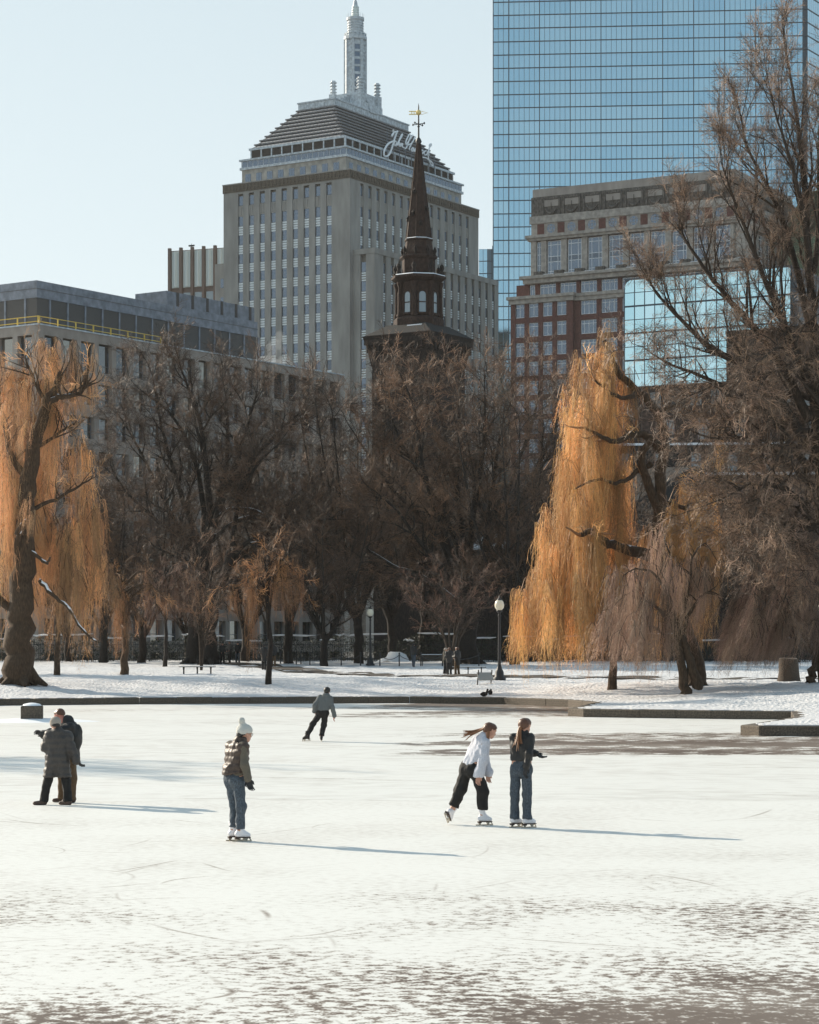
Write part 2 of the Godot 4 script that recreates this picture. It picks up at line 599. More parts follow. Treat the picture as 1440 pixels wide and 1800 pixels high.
func ice_texture(x0: float, x1: float, d0: float, d1: float, w: int, h: int, is_near: bool) -> ImageTexture:
	var mx := (x1 - x0) / w
	var my := (d1 - d0) / h
	var A: PackedByteArray
	var B: PackedByteArray
	var C: PackedByteArray
	if is_near:
		A = bytes_noise(61, 0.12, w / 2, h, w, h, 3)
		B = bytes_noise(62, 0.33, w, h, w, h, 3)
		C = bytes_noise(63, 0.035, 200, 250, w, h, 3)
	else:
		A = bytes_noise(71, 0.10, w / 3, h, w, h, 4)
		B = bytes_noise(72, 0.4, w, h, w, h, 2)
		C = bytes_noise(73, 0.03, 200, 400, w, h, 3)
	var S := PackedByteArray()
	S.resize(w * h)
	var rng := RandomNumberGenerator.new()
	rng.seed = 99
	if is_near:
		for i in 430:
			var dd := 13.0 + pow(rng.randf(), 1.5) * 26.0
			scratch(S, w, h, rng.randf() * (x1 - x0), dd - d0, rng.randfn(0.0, 0.8) + (PI if rng.randf() < 0.5 else 0.0), rng.randfn(0, 0.35), 0.5 + rng.randf() * 2.6, mx, my, 0.010 + 0.02 * rng.randf(), 0.15 + 0.85 * rng.randf() * rng.randf())
		# a few marks that stand out: a long V of cuts and two hooked turns
		scratch(S, w, h, 0.75 - x0, 22.6 - d0, -0.62, 0.12, 2.2, mx, my, 0.02, 0.9)
		scratch(S, w, h, 1.6 - x0, 21.2 - d0, -0.2, 0.2, 1.4, mx, my, 0.025, 1.0)
		scratch(S, w, h, -1.9 - x0, 22.0 - d0, 0.5, -0.1, 2.0, mx, my, 0.022, 0.8)
		scratch(S, w, h, -1.72 - x0, 19.3 - d0, -0.4, -2.6, 1.0, mx, my, 0.035, 1.0)
		scratch(S, w, h, -2.4 - x0, 20.6 - d0, 0.6, -0.15, 1.6, mx, my, 0.02, 0.85)
	else:
		for i in 320:
			scratch(S, w, h, rng.randf() * (x1 - x0), rng.randf() * (d1 - d0), rng.randfn(0.0, 0.25), rng.randfn(0, 0.06), 2.0 + rng.randf() * 8.0, mx, my, 0.03, 0.1 + 0.5 * rng.randf())
	var out := PackedByteArray()
	out.resize(w * h * 3)
	var k := 0
	for j in h:
		var d := d0 + (j + 0.5) * my
		for i in w:
			var X := x0 + (i + 0.5) * mx
			var c := C[k] / 255.0
			var n := 0.46 * A[k] / 255.0 + 0.26 * B[k] / 255.0 + 0.28 * c
			var p: float
			if d < 42.0:
				p = 0.12 + 0.37 * smoothstep(29.5, 24.5, d) + 0.22 * smoothstep(22.5, 17.8, d)
				p += 0.40 * smoothstep(0.2, 2.3, X + 0.4 * (18.8 - d)) * smoothstep(21.0, 18.0, d)
				p += 0.10 * smoothstep(-1.2, -2.4, X) * smoothstep(20.0, 18.0, d)
				p += 0.14 * smoothstep(0.3, 1.2, X / 2.5) * smoothstep(33.0, 27.0, d)
			else:
				p = 0.10
				p += 0.9 * smoothstep(-3.0, 3.0, X + (c - 0.5) * 7.0) * smoothstep(58.0, 60.5, d) * smoothstep(77.0, 72.0, d)
				p += 0.95 * smoothstep(-4.0, 2.0, X + (c - 0.5) * 6.0) * smoothstep(86.0, 92.0, d)
				p += 0.35 * smoothstep(-2.5, -0.5, X) * smoothstep(63.5, 65.0, d) * smoothstep(68.0, 66.0, d)
				p += 0.20 * smoothstep(94.0, 100.0, d)
			var th := 0.80 - 0.40 * p
			var m := clampf((n - th) / 0.13, 0.0, 1.0)
			m = maxf(m * (0.62 + 0.36 * c), S[k] / 255.0 * 0.85 * (0.45 + 0.9 * A[k] / 255.0))
			var g := 0.935 + 0.065 * B[k] / 255.0
			m = maxf(m, clampf((n - 0.47) / 0.22, 0.0, 1.0) * (0.10 + 0.12 * p))
			# snow and ice are not the same colour: white over brown-black ice
			var wv := 1.0 - m
			out[k * 3] = int(255.0 * (0.905 * g * wv + 0.305 * m))
			out[k * 3 + 1] = int(255.0 * (0.90 * g * wv + 0.235 * m))
			out[k * 3 + 2] = int(255.0 * (0.88 * g * wv + 0.18 * m))
			k += 1
	return ImageTexture.create_from_image(Image.create_from_data(w, h, false, Image.FORMAT_RGB8, out))

func ice_sheet(am: ArrayMesh, x0: float, x1: float, d0: float, d1: float, m: Material):
	var g := Geo.new()
	g.quad(Vector3(x0, 0, -d0), Vector3(x0, 0, -d1), Vector3(x1, 0, -d1), Vector3(x1, 0, -d0))
	g.uv = PackedVector2Array([Vector2(0, 0), Vector2(0, 1), Vector2(1, 1), Vector2(1, 0)])
	g.mesh(m, am)

func build_ice():
	var am := ArrayMesh.new()
	var m1 := StandardMaterial3D.new()
	m1.resource_name = "near_ice"
	m1.albedo_texture = ice_texture(-12, 12, 12, 42, 2048, 1536, true)
	m1.roughness = 0.55
	var m2 := StandardMaterial3D.new()
	m2.resource_name = "far_ice"
	m2.albedo_texture = ice_texture(-34, 34, 42, 116, 2048, 1024, false)
	m2.roughness = 0.5
	for m in [m1, m2]:
		m.texture_repeat = false
	ice_sheet(am, -12, 12, 12, 42, m1)
	ice_sheet(am, -34, 34, 42, 116, m2)
	var g := Geo.new()
	for r in [[-34, 34, -15, 12], [-34, -12, 12, 42], [12, 34, 12, 42]]:
		g.quad(Vector3(r[0], 0, -r[2]), Vector3(r[0], 0, -r[3]), Vector3(r[1], 0, -r[3]), Vector3(r[1], 0, -r[2]))
	g.mesh(mats.snow, am)
	var o := part(self, "pond_ice", am, null)
	o.set_meta("kind", "structure")

func build_kerb():
	var t := thing("stone_kerb", "low granite block kerb around the frozen pond, snow lying on top", "kerb")
	var rng := RandomNumberGenerator.new()
	rng.seed = 12
	for i in range(0, 25):
		var a := pond[i]
		var b := pond[i + 1]
		var dir := (b - a).normalized()
		var land := Vector2(dir.y, -dir.x)
		if shore_distance(((a + b) * 0.5 + land * 0.5).x, ((a + b) * 0.5 + land * 0.5).y) < 0:
			land = -land
		var len := a.distance_to(b)
		var n := maxi(1, int(round(len / 1.9)))
		for k in n:
			var s0 := len * k / n + 0.008
			var s1 := len * (k + 1) / n - 0.008
			var g := Geo.new()
			var h := 0.315 + 0.02 * rng.randf()
			var off := 0.015 * rng.randf()
			g.T = Transform3D(Basis(Vector3(dir.x, 0, dir.y), Vector3.UP, Vector3(dir.x, 0, dir.y).cross(Vector3.UP)), Vector3(a.x, 0, a.y))
			var lz := Vector3(land.x, 0, land.y).dot(g.T.basis.z)
			var z0 := off * signf(lz)
			var z1 := 0.45 * signf(lz)
			var bev := 0.03
			g.box(s0, s1, -0.25, h - bev, minf(z0, z1), maxf(z0, z1))
			g.frustum(s0, s1, minf(z0, z1), maxf(z0, z1), h - bev, s0 + bev, s1 - bev, minf(z0, z1) + bev, maxf(z0, z1) - bev, h)
			part(t, "kerb_stone", g.mesh(), mats.coping)

func build_path():
	var pts := []
	for q in [[400, 1164.5], [430, 1168], [479, 1173], [530, 1178.5], [582, 1182.5], [640, 1185.5], [700, 1187], [850, 1188], [1000, 1190], [1200, 1192], [1460, 1193]]:
		pts.append(G(q[0], q[1]))
	var g := Geo.new()
	var dense := []
	for i in pts.size() - 1:
		for k in 8:
			dense.append(pts[i].lerp(pts[i + 1], k / 8.0))
	dense.append(pts[-1])
	for i in dense.size() - 1:
		var t: Vector3 = (dense[i + 1] - dense[i]).normalized()
		var s := Vector3(t.z, 0, -t.x) * 1.7
		var q := [dense[i] - s, dense[i] + s, dense[i + 1] + s, dense[i + 1] - s]
		for k in 4:
			q[k].y = ground_y(q[k].x, q[k].z) + 0.05
		g.quad(q[0], q[3], q[2], q[1]) if (q[2] - q[0]).cross(q[3] - q[1]).y > 0 else g.quad(q[0], q[1], q[2], q[3])
	structure("park_path", g.mesh(), mats.path_soil)

# ---------------------------------------------------------------- the city
const TR := Transform3D(Basis(Vector3(0, 0, -1), Vector3.UP, Vector3(1, 0, 0)), Vector3.ZERO)   # the face that runs back from the near corner

func TL(a: float) -> Transform3D:      # the face left of the near corner, measured from its far end
	return Transform3D(Basis.IDENTITY, Vector3(-a, 0, 0))

func build_city():
	build_stone_tower()
	build_roof_sign()
	build_glass_tower()
	build_brick_block()
	build_mirror_block()
	build_travertine_block()
	build_church()
	build_brownstone_hall()
	build_small_towers()

func catmull(pts: Array, sub: int) -> Array:
	var out := []
	for i in pts.size() - 1:
		var p0 = pts[maxi(i - 1, 0)]
		var p1 = pts[i]
		var p2 = pts[i + 1]
		var p3 = pts[mini(i + 2, pts.size() - 1)]
		for k in sub:
			var t := float(k) / sub
			out.append(0.5 * (2.0 * p1 + (p2 - p0) * t + (2.0 * p0 - 5.0 * p1 + 4.0 * p2 - p3) * t * t + (3.0 * p1 - p0 - 3.0 * p2 + p3) * t * t * t))
	out.append(pts[-1])
	return out

const TOWER_AT := Vector3(-13.1, 0, -500)
const TOWER_TURN := -0.5586

# slabs of wall between strips of window: piers for the whole height, one mesh each
func piers(b: Node3D, T: Transform3D, edges: Array, y0: float, y1: float, depth: float, m: Material, called := "pier"):
	for e in edges:
		var g := Geo.new()
		g.T = T
		g.box(e[0], e[1], y0, y1, -depth, 0)
		part(b, called, g.mesh(), m)

func build_stone_tower():
	var b := thing("stepped_stone_tower", "tall grey limestone office tower with stepped pyramid roof and white spire", "building", TOWER_AT, TOWER_TURN)
	var a := 34.5
	var bb := 56.0
	var top := 106.9
	var g := Geo.new()
	g.box(-a + 0.6, -0.6, 0, top - 1.5, -bb + 0.6, -0.6)
	part(b, "core", g.mesh(), mats.strip_back)
	# window strips: left face 9, right face 15
	var yb := 34.0
	var fl := 4.26
	for face in 2:
		var T := TL(a) if face == 0 else TR
		var W := a if face == 0 else bb
		var first := 4.75 if face == 0 else 4.9
		var pitch := 3.02 if face == 0 else 3.28
		var nc := 9 if face == 0 else 15
		var sw := 1.45 if face == 0 else 1.35
		var edges := []
		var s := 0.0 if face == 0 else 0.002
		for c in nc:
			var cx := first + pitch * c
			edges.append([s, cx - sw / 2])
			s = cx + sw / 2
		edges.append([s, W - 0.002])
		if face == 0:
			edges[-1][1] = W - 0.6
		piers(b, T, edges, 0, top - 2.0, 0.6, mats.limestone)
		g = Geo.new()
		g.T = T
		if face == 0:
			g.box(0.004, W - 0.61, top - 2.0, top - 1.5, -0.6, -0.004)
		else:
			g.box(0.004, W - 0.004, top - 2.0, top - 1.5, -0.6, -0.004)
		part(b, "lintel_course", g.mesh(), mats.limestone)
		var win := boxmesh(-sw / 2 + 0.04, sw / 2 - 0.04, 0, 2.12, -0.42, -0.34)
		var back := Geo.new()
		back.box(-sw / 2 + 0.02, sw / 2 - 0.02, 0, 2.1, -0.46, -0.40)
		var slats := Geo.new()
		for k in 4:
			slats.box(-sw / 2 + 0.03, sw / 2 - 0.03, 0.08 + k * 0.53, 0.42 + k * 0.53, -0.40, -0.33)
		var blind := slats.mesh(mats.white_blind)
		back.mesh(mats.blind_gap, blind)
		var dslats := slats.mesh(mats.louvre_dark)
		back.mesh(mats.blind_gap, dslats)
		var relief := Geo.new()
		relief.box(-sw / 2, sw / 2, 0, 2.4, -0.5, -0.24)
		for k in 3:
			relief.box(-sw / 2 + 0.12 + k * 0.45, -sw / 2 + 0.42 + k * 0.45, 0.3, 2.2, -0.24, -0.14)
		var relief_mesh := relief.mesh()
		var sill := boxmesh(-sw / 2, sw / 2, -0.2, 0, -0.55, -0.25)
		var rest := Geo.new()
		var rest2 := Geo.new()
		var rng := RandomNumberGenerator.new()
		rng.seed = 40 + face
		var wing_lo := 0.0
		for c in nc:
			var cx := first + pitch * c
			var xf := T * Transform3D(Basis.IDENTITY, Vector3(cx, 0, 0))
			# top windows under the cornice, carved panel below, then the strips
			part(b, "window", win, mats.office_glass, xf.translated_local(Vector3(0, top - 4.6, 0)))
			part(b, "carved_panel", relief_mesh, mats.limestone, xf.translated_local(Vector3(0, top - 7.1, 0)))
			var y := top - 7.1 - 2.15
			while y > yb:
				var at := xf.translated_local(Vector3(0, y, 0))
				var dark := y < 66 and rng.randf() < 0.35
				if face == 0 or y > 86.0:
					part(b, "window", win, mats.office_glass_dark if dark else mats.office_glass, at)
					part(b, "striped_blind", dslats if (y < 62 and rng.randf() < 0.3) else blind, null, at.translated_local(Vector3(0, -2.13, 0)))
				elif c > 12 or y > 60.0:
					rest.T = at
					rest.box(-sw / 2 + 0.04, sw / 2 - 0.04, 0, 2.12, -0.42, -0.34)
					rest2.T = at
					for k in 4:
						rest2.box(-sw / 2 + 0.03, sw / 2 - 0.03, 0.08 + k * 0.53 - 2.13, 0.42 + k * 0.53 - 2.13, -0.40, -0.33)
				y -= fl
		if rest.v.size():
			part(b, "lower_windows", rest.mesh(), mats.office_glass).set_meta("kind", "stuff")
			part(b, "lower_blinds", rest2.mesh(), mats.white_blind).set_meta("kind", "stuff")
	# lower wing against the right face
	wing(b, 5.6, 54.5, 89.7, -1.3)
	# lower wing at the far left
	g = Geo.new()
	g.box(-39.2, -34.5, 0, 90.2, -50, -3)
	part(b, "side_wing", g.mesh(), mats.limestone)
	g = Geo.new()
	for k in 11:
		g.box(-37.5, -36.1, 42.0 + k * 4.26, 44.1 + k * 4.26, -3.05, -2.9)
	part(b, "side_wing_windows", g.mesh(), mats.office_glass).set_meta("kind", "stuff")
	# dark carved frieze and coping of the main block
	g = Geo.new()
	g.box(-a - 0.15, 0.15, top - 1.5, top + 0.25, -bb - 0.15, 0.15)
	part(b, "frieze", g.mesh(), mats.limestone_dark)
	g = Geo.new()
	g.box(-a - 0.22, 0.22, top + 0.25, top + 0.5, -bb - 0.22, 0.22)
	part(b, "coping", g.mesh(), mats.limestone)
	g = Geo.new()
	for k in 34:
		g.box(-a + 0.4 + k * 1.0, -a + 0.8 + k * 1.0, top - 1.2, top, 0.15, 0.28)
	for k in 55:
		g.T = TR
		g.box(0.6 + k * 1.0, 1.0 + k * 1.0, top - 1.2, top, 0.15, 0.28)
	part(b, "frieze_carving", g.mesh(), mats.limestone_dark).set_meta("kind", "stuff")
	# attic storey
	var i0 := 3.0
	var y1 := 110.9
	g = Geo.new()
	g.box(-a + i0, -i0, top + 0.5, y1, -bb + i0, -i0)
	part(b, "attic", g.mesh(), mats.limestone_pale)
	var wa := Geo.new()
	wa.box(-0.75, 0.75, 0, 2.0, 0.004, 0.07)
	wa.box(-0.06, 0.06, 0, 2.0, 0.07, 0.10)
	var wam := wa.mesh()
	for c in 9:
		part(b, "attic_window", wam, mats.office_glass, Transform3D(Basis.IDENTITY, Vector3(-a + 4.75 + 3.02 * c, top + 1.0, -i0)))
	for c in 15:
		part(b, "attic_window", wam, mats.office_glass, TR * Transform3D(Basis.IDENTITY, Vector3(4.9 + 3.28 * c, top + 1.0, -i0)))
	# white metal window band
	var i1 := 2.6
	g = Geo.new()
	g.box(-a + i1, -i1, y1, y1 + 0.55, -bb + i1, -i1)
	g.box(-a + i1 + 0.3, -i1 - 0.3, y1 + 0.55, y1 + 2.0, -bb + i1 + 0.3, -i1 - 0.3)
	part(b, "window_band", g.mesh(), mats.white_metal)
	g = Geo.new()
	g.box(-a + i1 - 0.1, -i1 + 0.1, y1 + 2.0, y1 + 2.4, -bb + i1 - 0.1, -i1 + 0.1)
	part(b, "band_cornice", g.mesh(), mats.white_metal)
	var bw := boxmesh(0.12, 1.38, 0, 1.3, -0.2, 0.06)
	for k in 19:
		part(b, "band_window", bw, mats.office_glass, Transform3D(Basis.IDENTITY, Vector3(-a + i1 + 0.5 + k * 1.5, y1 + 0.6, -i1 - 0.3)))
	for k in 33:
		part(b, "band_window", bw, mats.office_glass, TR * Transform3D(Basis.IDENTITY, Vector3(i1 + 0.6 + k * 1.5, y1 + 0.6, -i1 - 0.3)))
	# louvre band
	var i2 := 4.2
	var y2 := y1 + 2.4
	g = Geo.new()
	g.box(-a + i2 + 0.3, -i2 - 0.3, y2, y2 + 2.2, -bb + i2 + 0.3, -i2 - 0.3)
	part(b, "louvre_wall", g.mesh(), mats.louvre_dark)
	var lv := Geo.new()
	for k in 7:
		lv.frustum(0.15, 2.75, -0.05, 0.05, 0.15 + k * 0.28, 0.15, 2.75, -0.05, 0.2, 0.15 + k * 0.28 + 0.1)
	var lvm := lv.mesh()
	var post := boxmesh(-0.14, 0.14, 0, 2.2, -0.1, 0.3)
	for k in 9:
		part(b, "louvre", lvm, mats.louvre_dark, Transform3D(Basis.IDENTITY, Vector3(-a + i2 + 0.4 + k * 2.87, y2, -i2 - 0.3)))
	for k in 10:
		part(b, "louvre_post", post, mats.white_metal, Transform3D(Basis.IDENTITY, Vector3(-a + i2 + 0.42 + k * 2.86, y2, -i2 - 0.3)))
	for k in 16:
		part(b, "louvre", lvm, mats.louvre_dark, TR * Transform3D(Basis.IDENTITY, Vector3(i2 + 0.4 + k * 2.95, y2, -i2 - 0.3)))
		part(b, "louvre_post", post, mats.white_metal, TR * Transform3D(Basis.IDENTITY, Vector3(i2 + 0.42 + k * 2.95, y2, -i2 - 0.3)))
	# stepped pyramid roof
	var y3 := y2 + 2.2
	g = Geo.new()
	g.box(-a + i2 - 0.1, -i2 + 0.1, y3, y3 + 0.5, -bb + i2 - 0.1, -i2 + 0.1)
	part(b, "eaves", g.mesh(), mats.white_metal)
	var steps := 9
	var ya := y3 + 0.5
	var yz := 125.2
	for k in steps:
		var ia := lerpf(i2 + 0.3, 12.2, float(k) / steps)
		var ib := lerpf(i2 + 0.3, 12.2, float(k + 1) / steps)
		var h0 := lerpf(ya, yz, float(k) / steps)
		var h1 := lerpf(ya, yz, float(k + 1) / steps)
		g = Geo.new()
		g.frustum(-a + ia, -ia, -bb + ia, -ia, h0, -a + ib, -ib, -bb + ib, -ib, h1 - 0.28)
		part(b, "roof_step", g.mesh(), mats.roof_lead)
		var lip := Geo.new()
		var e := ib - 0.42
		lip.box(-a + e, -e, h1 - 0.28, h1 + 0.002 * k, -bb + e, -e)
		part(b, "roof_lip", lip.mesh(), mats.roof_lead)
		var seams := Geo.new()
		var n := int((a - 2 * ib) / 1.0)
		var snow := Geo.new()  # not snow: paler strips that paint sunlight onto the left slope only
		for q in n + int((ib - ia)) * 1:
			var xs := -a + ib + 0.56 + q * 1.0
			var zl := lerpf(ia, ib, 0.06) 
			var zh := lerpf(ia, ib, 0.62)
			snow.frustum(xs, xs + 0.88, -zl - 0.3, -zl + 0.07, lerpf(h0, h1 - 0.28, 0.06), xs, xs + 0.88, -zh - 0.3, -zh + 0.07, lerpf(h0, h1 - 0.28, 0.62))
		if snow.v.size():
			part(b, "roof_lit_strips", snow.mesh(), mats.sunlit_lead).set_meta("kind", "stuff")
		for q in n:
			var xx := -a + ib + 0.5 + q * 1.0
			seams.frustum(xx - 0.06, xx + 0.06, -ia - 0.2, -ia + 0.1, h0, xx - 0.06, xx + 0.06, -ib - 0.2, -ib + 0.1, h1 - 0.3)
		seams.T = TR
		n = int((bb - 2 * ib) / 1.0)
		for q in n:
			var xx := ib + 0.5 + q * 1.0
			seams.frustum(xx - 0.06, xx + 0.06, -ia - 0.2, -ia + 0.1, h0, xx - 0.06, xx + 0.06, -ib - 0.2, -ib + 0.1, h1 - 0.3)
		part(b, "roof_seams", seams.mesh(), mats.roof_lead).set_meta("kind", "stuff")
	# parapet round the roof top
	g = Geo.new()
	g.box(-a + 12.2, -12.2, yz, yz + 1.5, -bb + 12.2, -12.2)
	g.box(-a + 12.0, -12.0, yz + 1.5, yz + 1.8, -bb + 12.0, -12.0)
	part(b, "parapet", g.mesh(), mats.white_metal)
	g = Geo.new()
	for k in 4:
		g.box(-a + 12.6 + k * 2.5, -a + 14.5 + k * 2.5, yz + 0.3, yz + 1.2, -12.2, -12.1)
	g.T = TR
	for k in 12:
		g.box(12.7 + k * 2.6, 14.6 + k * 2.6, yz + 0.3, yz + 1.2, -12.2, -12.1)
	part(b, "parapet_panels", g.mesh(), mats.white_metal).set_meta("kind", "stuff")
	build_tower_spire(b, Vector3(-17.0, yz + 1.8, -28.0))

func wing(b: Node3D, w: float, len: float, h: float, z0: float):
	var g := Geo.new()
	g.box(0.0, w - 0.5, 0, h - 1.2, z0 - len, z0 - 0.5)
	part(b, "wing_core", g.mesh(), mats.strip_back)
	g = Geo.new()
	g.box(-0.002, w + 0.1, h - 1.2, h, z0 - len, z0 + 0.1)
	part(b, "wing_coping", g.mesh(), mats.limestone)
	var Tl := Transform3D(Basis.IDENTITY, Vector3(0, 0, z0))
	piers(b, Tl, [[0.0, 1.9], [3.35, w - 0.5]], 0, h - 1.2, 0.5, mats.limestone, "wing_pier")
	var Tr := TR * Transform3D(Basis.IDENTITY, Vector3(-z0, 0, w))
	var edges := []
	var s := 0.0
	for c in 16:
		var cx := 4.2 + c * 3.2
		edges.append([s, cx - 0.62])
		s = cx + 0.62
	edges.append([s, len])
	piers(b, Tr, edges, 0, h - 1.2, 0.5, mats.limestone, "wing_pier")
	var win := boxmesh(-0.6, 0.6, 0, 2.1, -0.42, -0.30)
	var slats := Geo.new()
	for k in 4:
		slats.box(-0.6, 0.6, 0.08 + k * 0.53 - 2.13, 0.42 + k * 0.53 - 2.13, -0.42, -0.30)
	var blind := slats.mesh()
	var rest := Geo.new()
	var rest2 := Geo.new()
	for c in 17:
		var xf := Tl * Transform3D(Basis.IDENTITY, Vector3(2.62, 0, 0)) if c == 16 else Tr * Transform3D(Basis.IDENTITY, Vector3(4.2 + c * 3.2, 0, 0))
		var y := h - 5.0
		while y > 40.0:
			var at := xf.translated_local(Vector3(0, y, 0))
			if c == 16:
				part(b, "wing_window", win, mats.office_glass, at)
				part(b, "wing_blind", blind, mats.white_blind, at)
			else:
				rest.T = at
				rest.box(-0.6, 0.6, 0, 2.1, -0.42, -0.30)
				rest2.T = at
				for k in 4:
					rest2.box(-0.6, 0.6, 0.08 + k * 0.53 - 2.13, 0.42 + k * 0.53 - 2.13, -0.42, -0.30)
			y -= 4.26
	part(b, "wing_strip_windows", rest.mesh(), mats.office_glass_dark).set_meta("kind", "stuff")
	part(b, "wing_strip_blinds", rest2.mesh(), mats.white_blind).set_meta("kind", "stuff")

func build_tower_spire(b: Node3D, at: Vector3):
	var r := Transform3D(Basis.IDENTITY, at)
	var g := Geo.new()
	g.box(-4.6, 4.6, -0.5, 1.6, -4.6, 4.6)
	g.box(-3.9, 3.9, 1.6, 4.0, -3.9, 3.9)
	# stepped buttress walls running out along the roof
	for k in 6:
		g.box(-1.0, 1.0, -0.5, 3.4 - k * 0.6, 3.9 + k * 1.3, 5.2 + k * 1.3)
		g.box(-1.0, 1.0, -0.5, 3.4 - k * 0.6, -5.2 - k * 1.3, -3.9 - k * 1.3)
		g.box(3.9 + k * 0.2, 4.1 + k * 0.2, -0.5, 3.0 - k * 0.5, -1.5, 1.5)
	part(b, "spire_base", g.mesh(), mats.white_metal, r)
	part(b, "base_vent", boxmesh(-1.6, 1.0, 0.4, 3.0, 3.9, 3.96), mats.louvre_dark, r)
	# pinnacles with ringed heads
	for p in [Vector3(-3.7, 0, 3.7), Vector3(3.7, 0, 3.7), Vector3(3.7, 0, -3.7), Vector3(-3.7, 0, -3.7)]:
		var q := Geo.new()
		q.box(-0.75, 0.75, 0, 4.2, -0.75, 0.75)
		q.lathe([Vector2(0.5, 4.2), Vector2(0.5, 7.4), Vector2(0.0, 7.5)], 12)
		for k in 4:
			q.lathe([Vector2(0.5, 4.5 + k * 0.75), Vector2(0.8, 4.6 + k * 0.75), Vector2(0.8, 4.8 + k * 0.75), Vector2(0.5, 4.9 + k * 0.75)], 12)
		part(b, "pinnacle", q.mesh(), mats.white_metal, r.translated_local(p))
	g = Geo.new()
	g.lathe([Vector2(2.35, 3.0), Vector2(2.35, 17.0), Vector2(0, 17.0)], 8, true, PI / 8)
	part(b, "spire_shaft", g.mesh(), mats.white_metal, r)
	g = Geo.new()
	for s in 8:
		var an := TAU * s / 8 + PI / 8
		g.T = Transform3D(Basis(Vector3.UP, an), Vector3(sin(an) * 2.42, 0, cos(an) * 2.42))
		g.box(-0.28, 0.28, 3.6, 17.0, -0.28, 0.28)
	part(b, "spire_ribs", g.mesh(), mats.white_metal, r)
	for k in 8:
		var rg := Geo.new()
		var yy := 3.6 + k * 1.75
		rg.lathe([Vector2(2.3, yy), Vector2(2.5, yy), Vector2(2.5, yy + 0.55), Vector2(2.3, yy + 0.55)], 8, true, PI / 8)
		part(b, "spire_band", rg.mesh(), mats.white_metal, r)
	var wn := boxmesh(-0.62, 0.62, 0, 1.15, 0.004, 0.06)
	for s in [0, 2, 4, 6]:
		for k in 7:
			var an: float = TAU * s / 8 + PI / 4
			part(b, "spire_window", wn, mats.office_glass, r * Transform3D(Basis(Vector3.UP, an), Vector3(sin(an) * 2.175, 4.17 + k * 1.75, cos(an) * 2.175)))
	g = Geo.new()
	g.lathe([Vector2(2.3, 17.0), Vector2(2.75, 17.2), Vector2(2.75, 17.9), Vector2(2.2, 18.1), Vector2(1.9, 18.1)], 16, true)
	for s in 16:
		var an := TAU * s / 16
		g.T = Transform3D(Basis(Vector3.UP, an), Vector3(sin(an) * 2.45, 0, cos(an) * 2.45))
		g.box(-0.17, 0.17, 17.6, 18.7, -0.17, 0.17)
	part(b, "crown_ring", g.mesh(), mats.white_metal, r)
	g = Geo.new()
	g.lathe([Vector2(1.85, 18.0), Vector2(1.85, 21.6), Vector2(2.1, 21.8), Vector2(2.1, 22.4), Vector2(0, 22.5)], 16, true)
	for k in 5:
		g.lathe([Vector2(1.85, 18.6 + k * 0.6), Vector2(1.98, 18.65 + k * 0.6), Vector2(1.98, 18.8 + k * 0.6), Vector2(1.85, 18.85 + k * 0.6)], 16, true)
	part(b, "lantern_drum", g.mesh(), mats.white_metal, r)
	g = Geo.new()
	for s in 16:
		var an := TAU * s / 16
		g.tube([Vector3(sin(an) * 2.0, 22.4, cos(an) * 2.0), Vector3(sin(an) * 2.0, 23.3, cos(an) * 2.0)], [0.05, 0.05], 4)
	part(b, "gallery_rail", g.mesh(), mats.white_metal, r)
	g = Geo.new()
	for k in 5:
		var w := 0.95 - 0.03 * k
		g.lathe([Vector2(w * 0.8, 22.4 + k * 0.55), Vector2(w, 22.5 + k * 0.55), Vector2(w, 22.8 + k * 0.55), Vector2(w * 0.8, 22.95 + k * 0.55)], 12)
	g.lathe([Vector2(0.75, 22.4), Vector2(0.72, 25.2), Vector2(0.0, 25.3)], 12)
	part(b, "beacon", g.mesh(), mats.pale_fluting, r)
	g = Geo.new()
	g.lathe([Vector2(0.6, 25.1), Vector2(0.45, 26.2), Vector2(0.25, 26.6), Vector2(0.2, 28.0), Vector2(0.05, 28.6), Vector2(0.04, 30.0), Vector2(0, 30.1)], 8)
	part(b, "needle", g.mesh(), mats.white_metal, r)

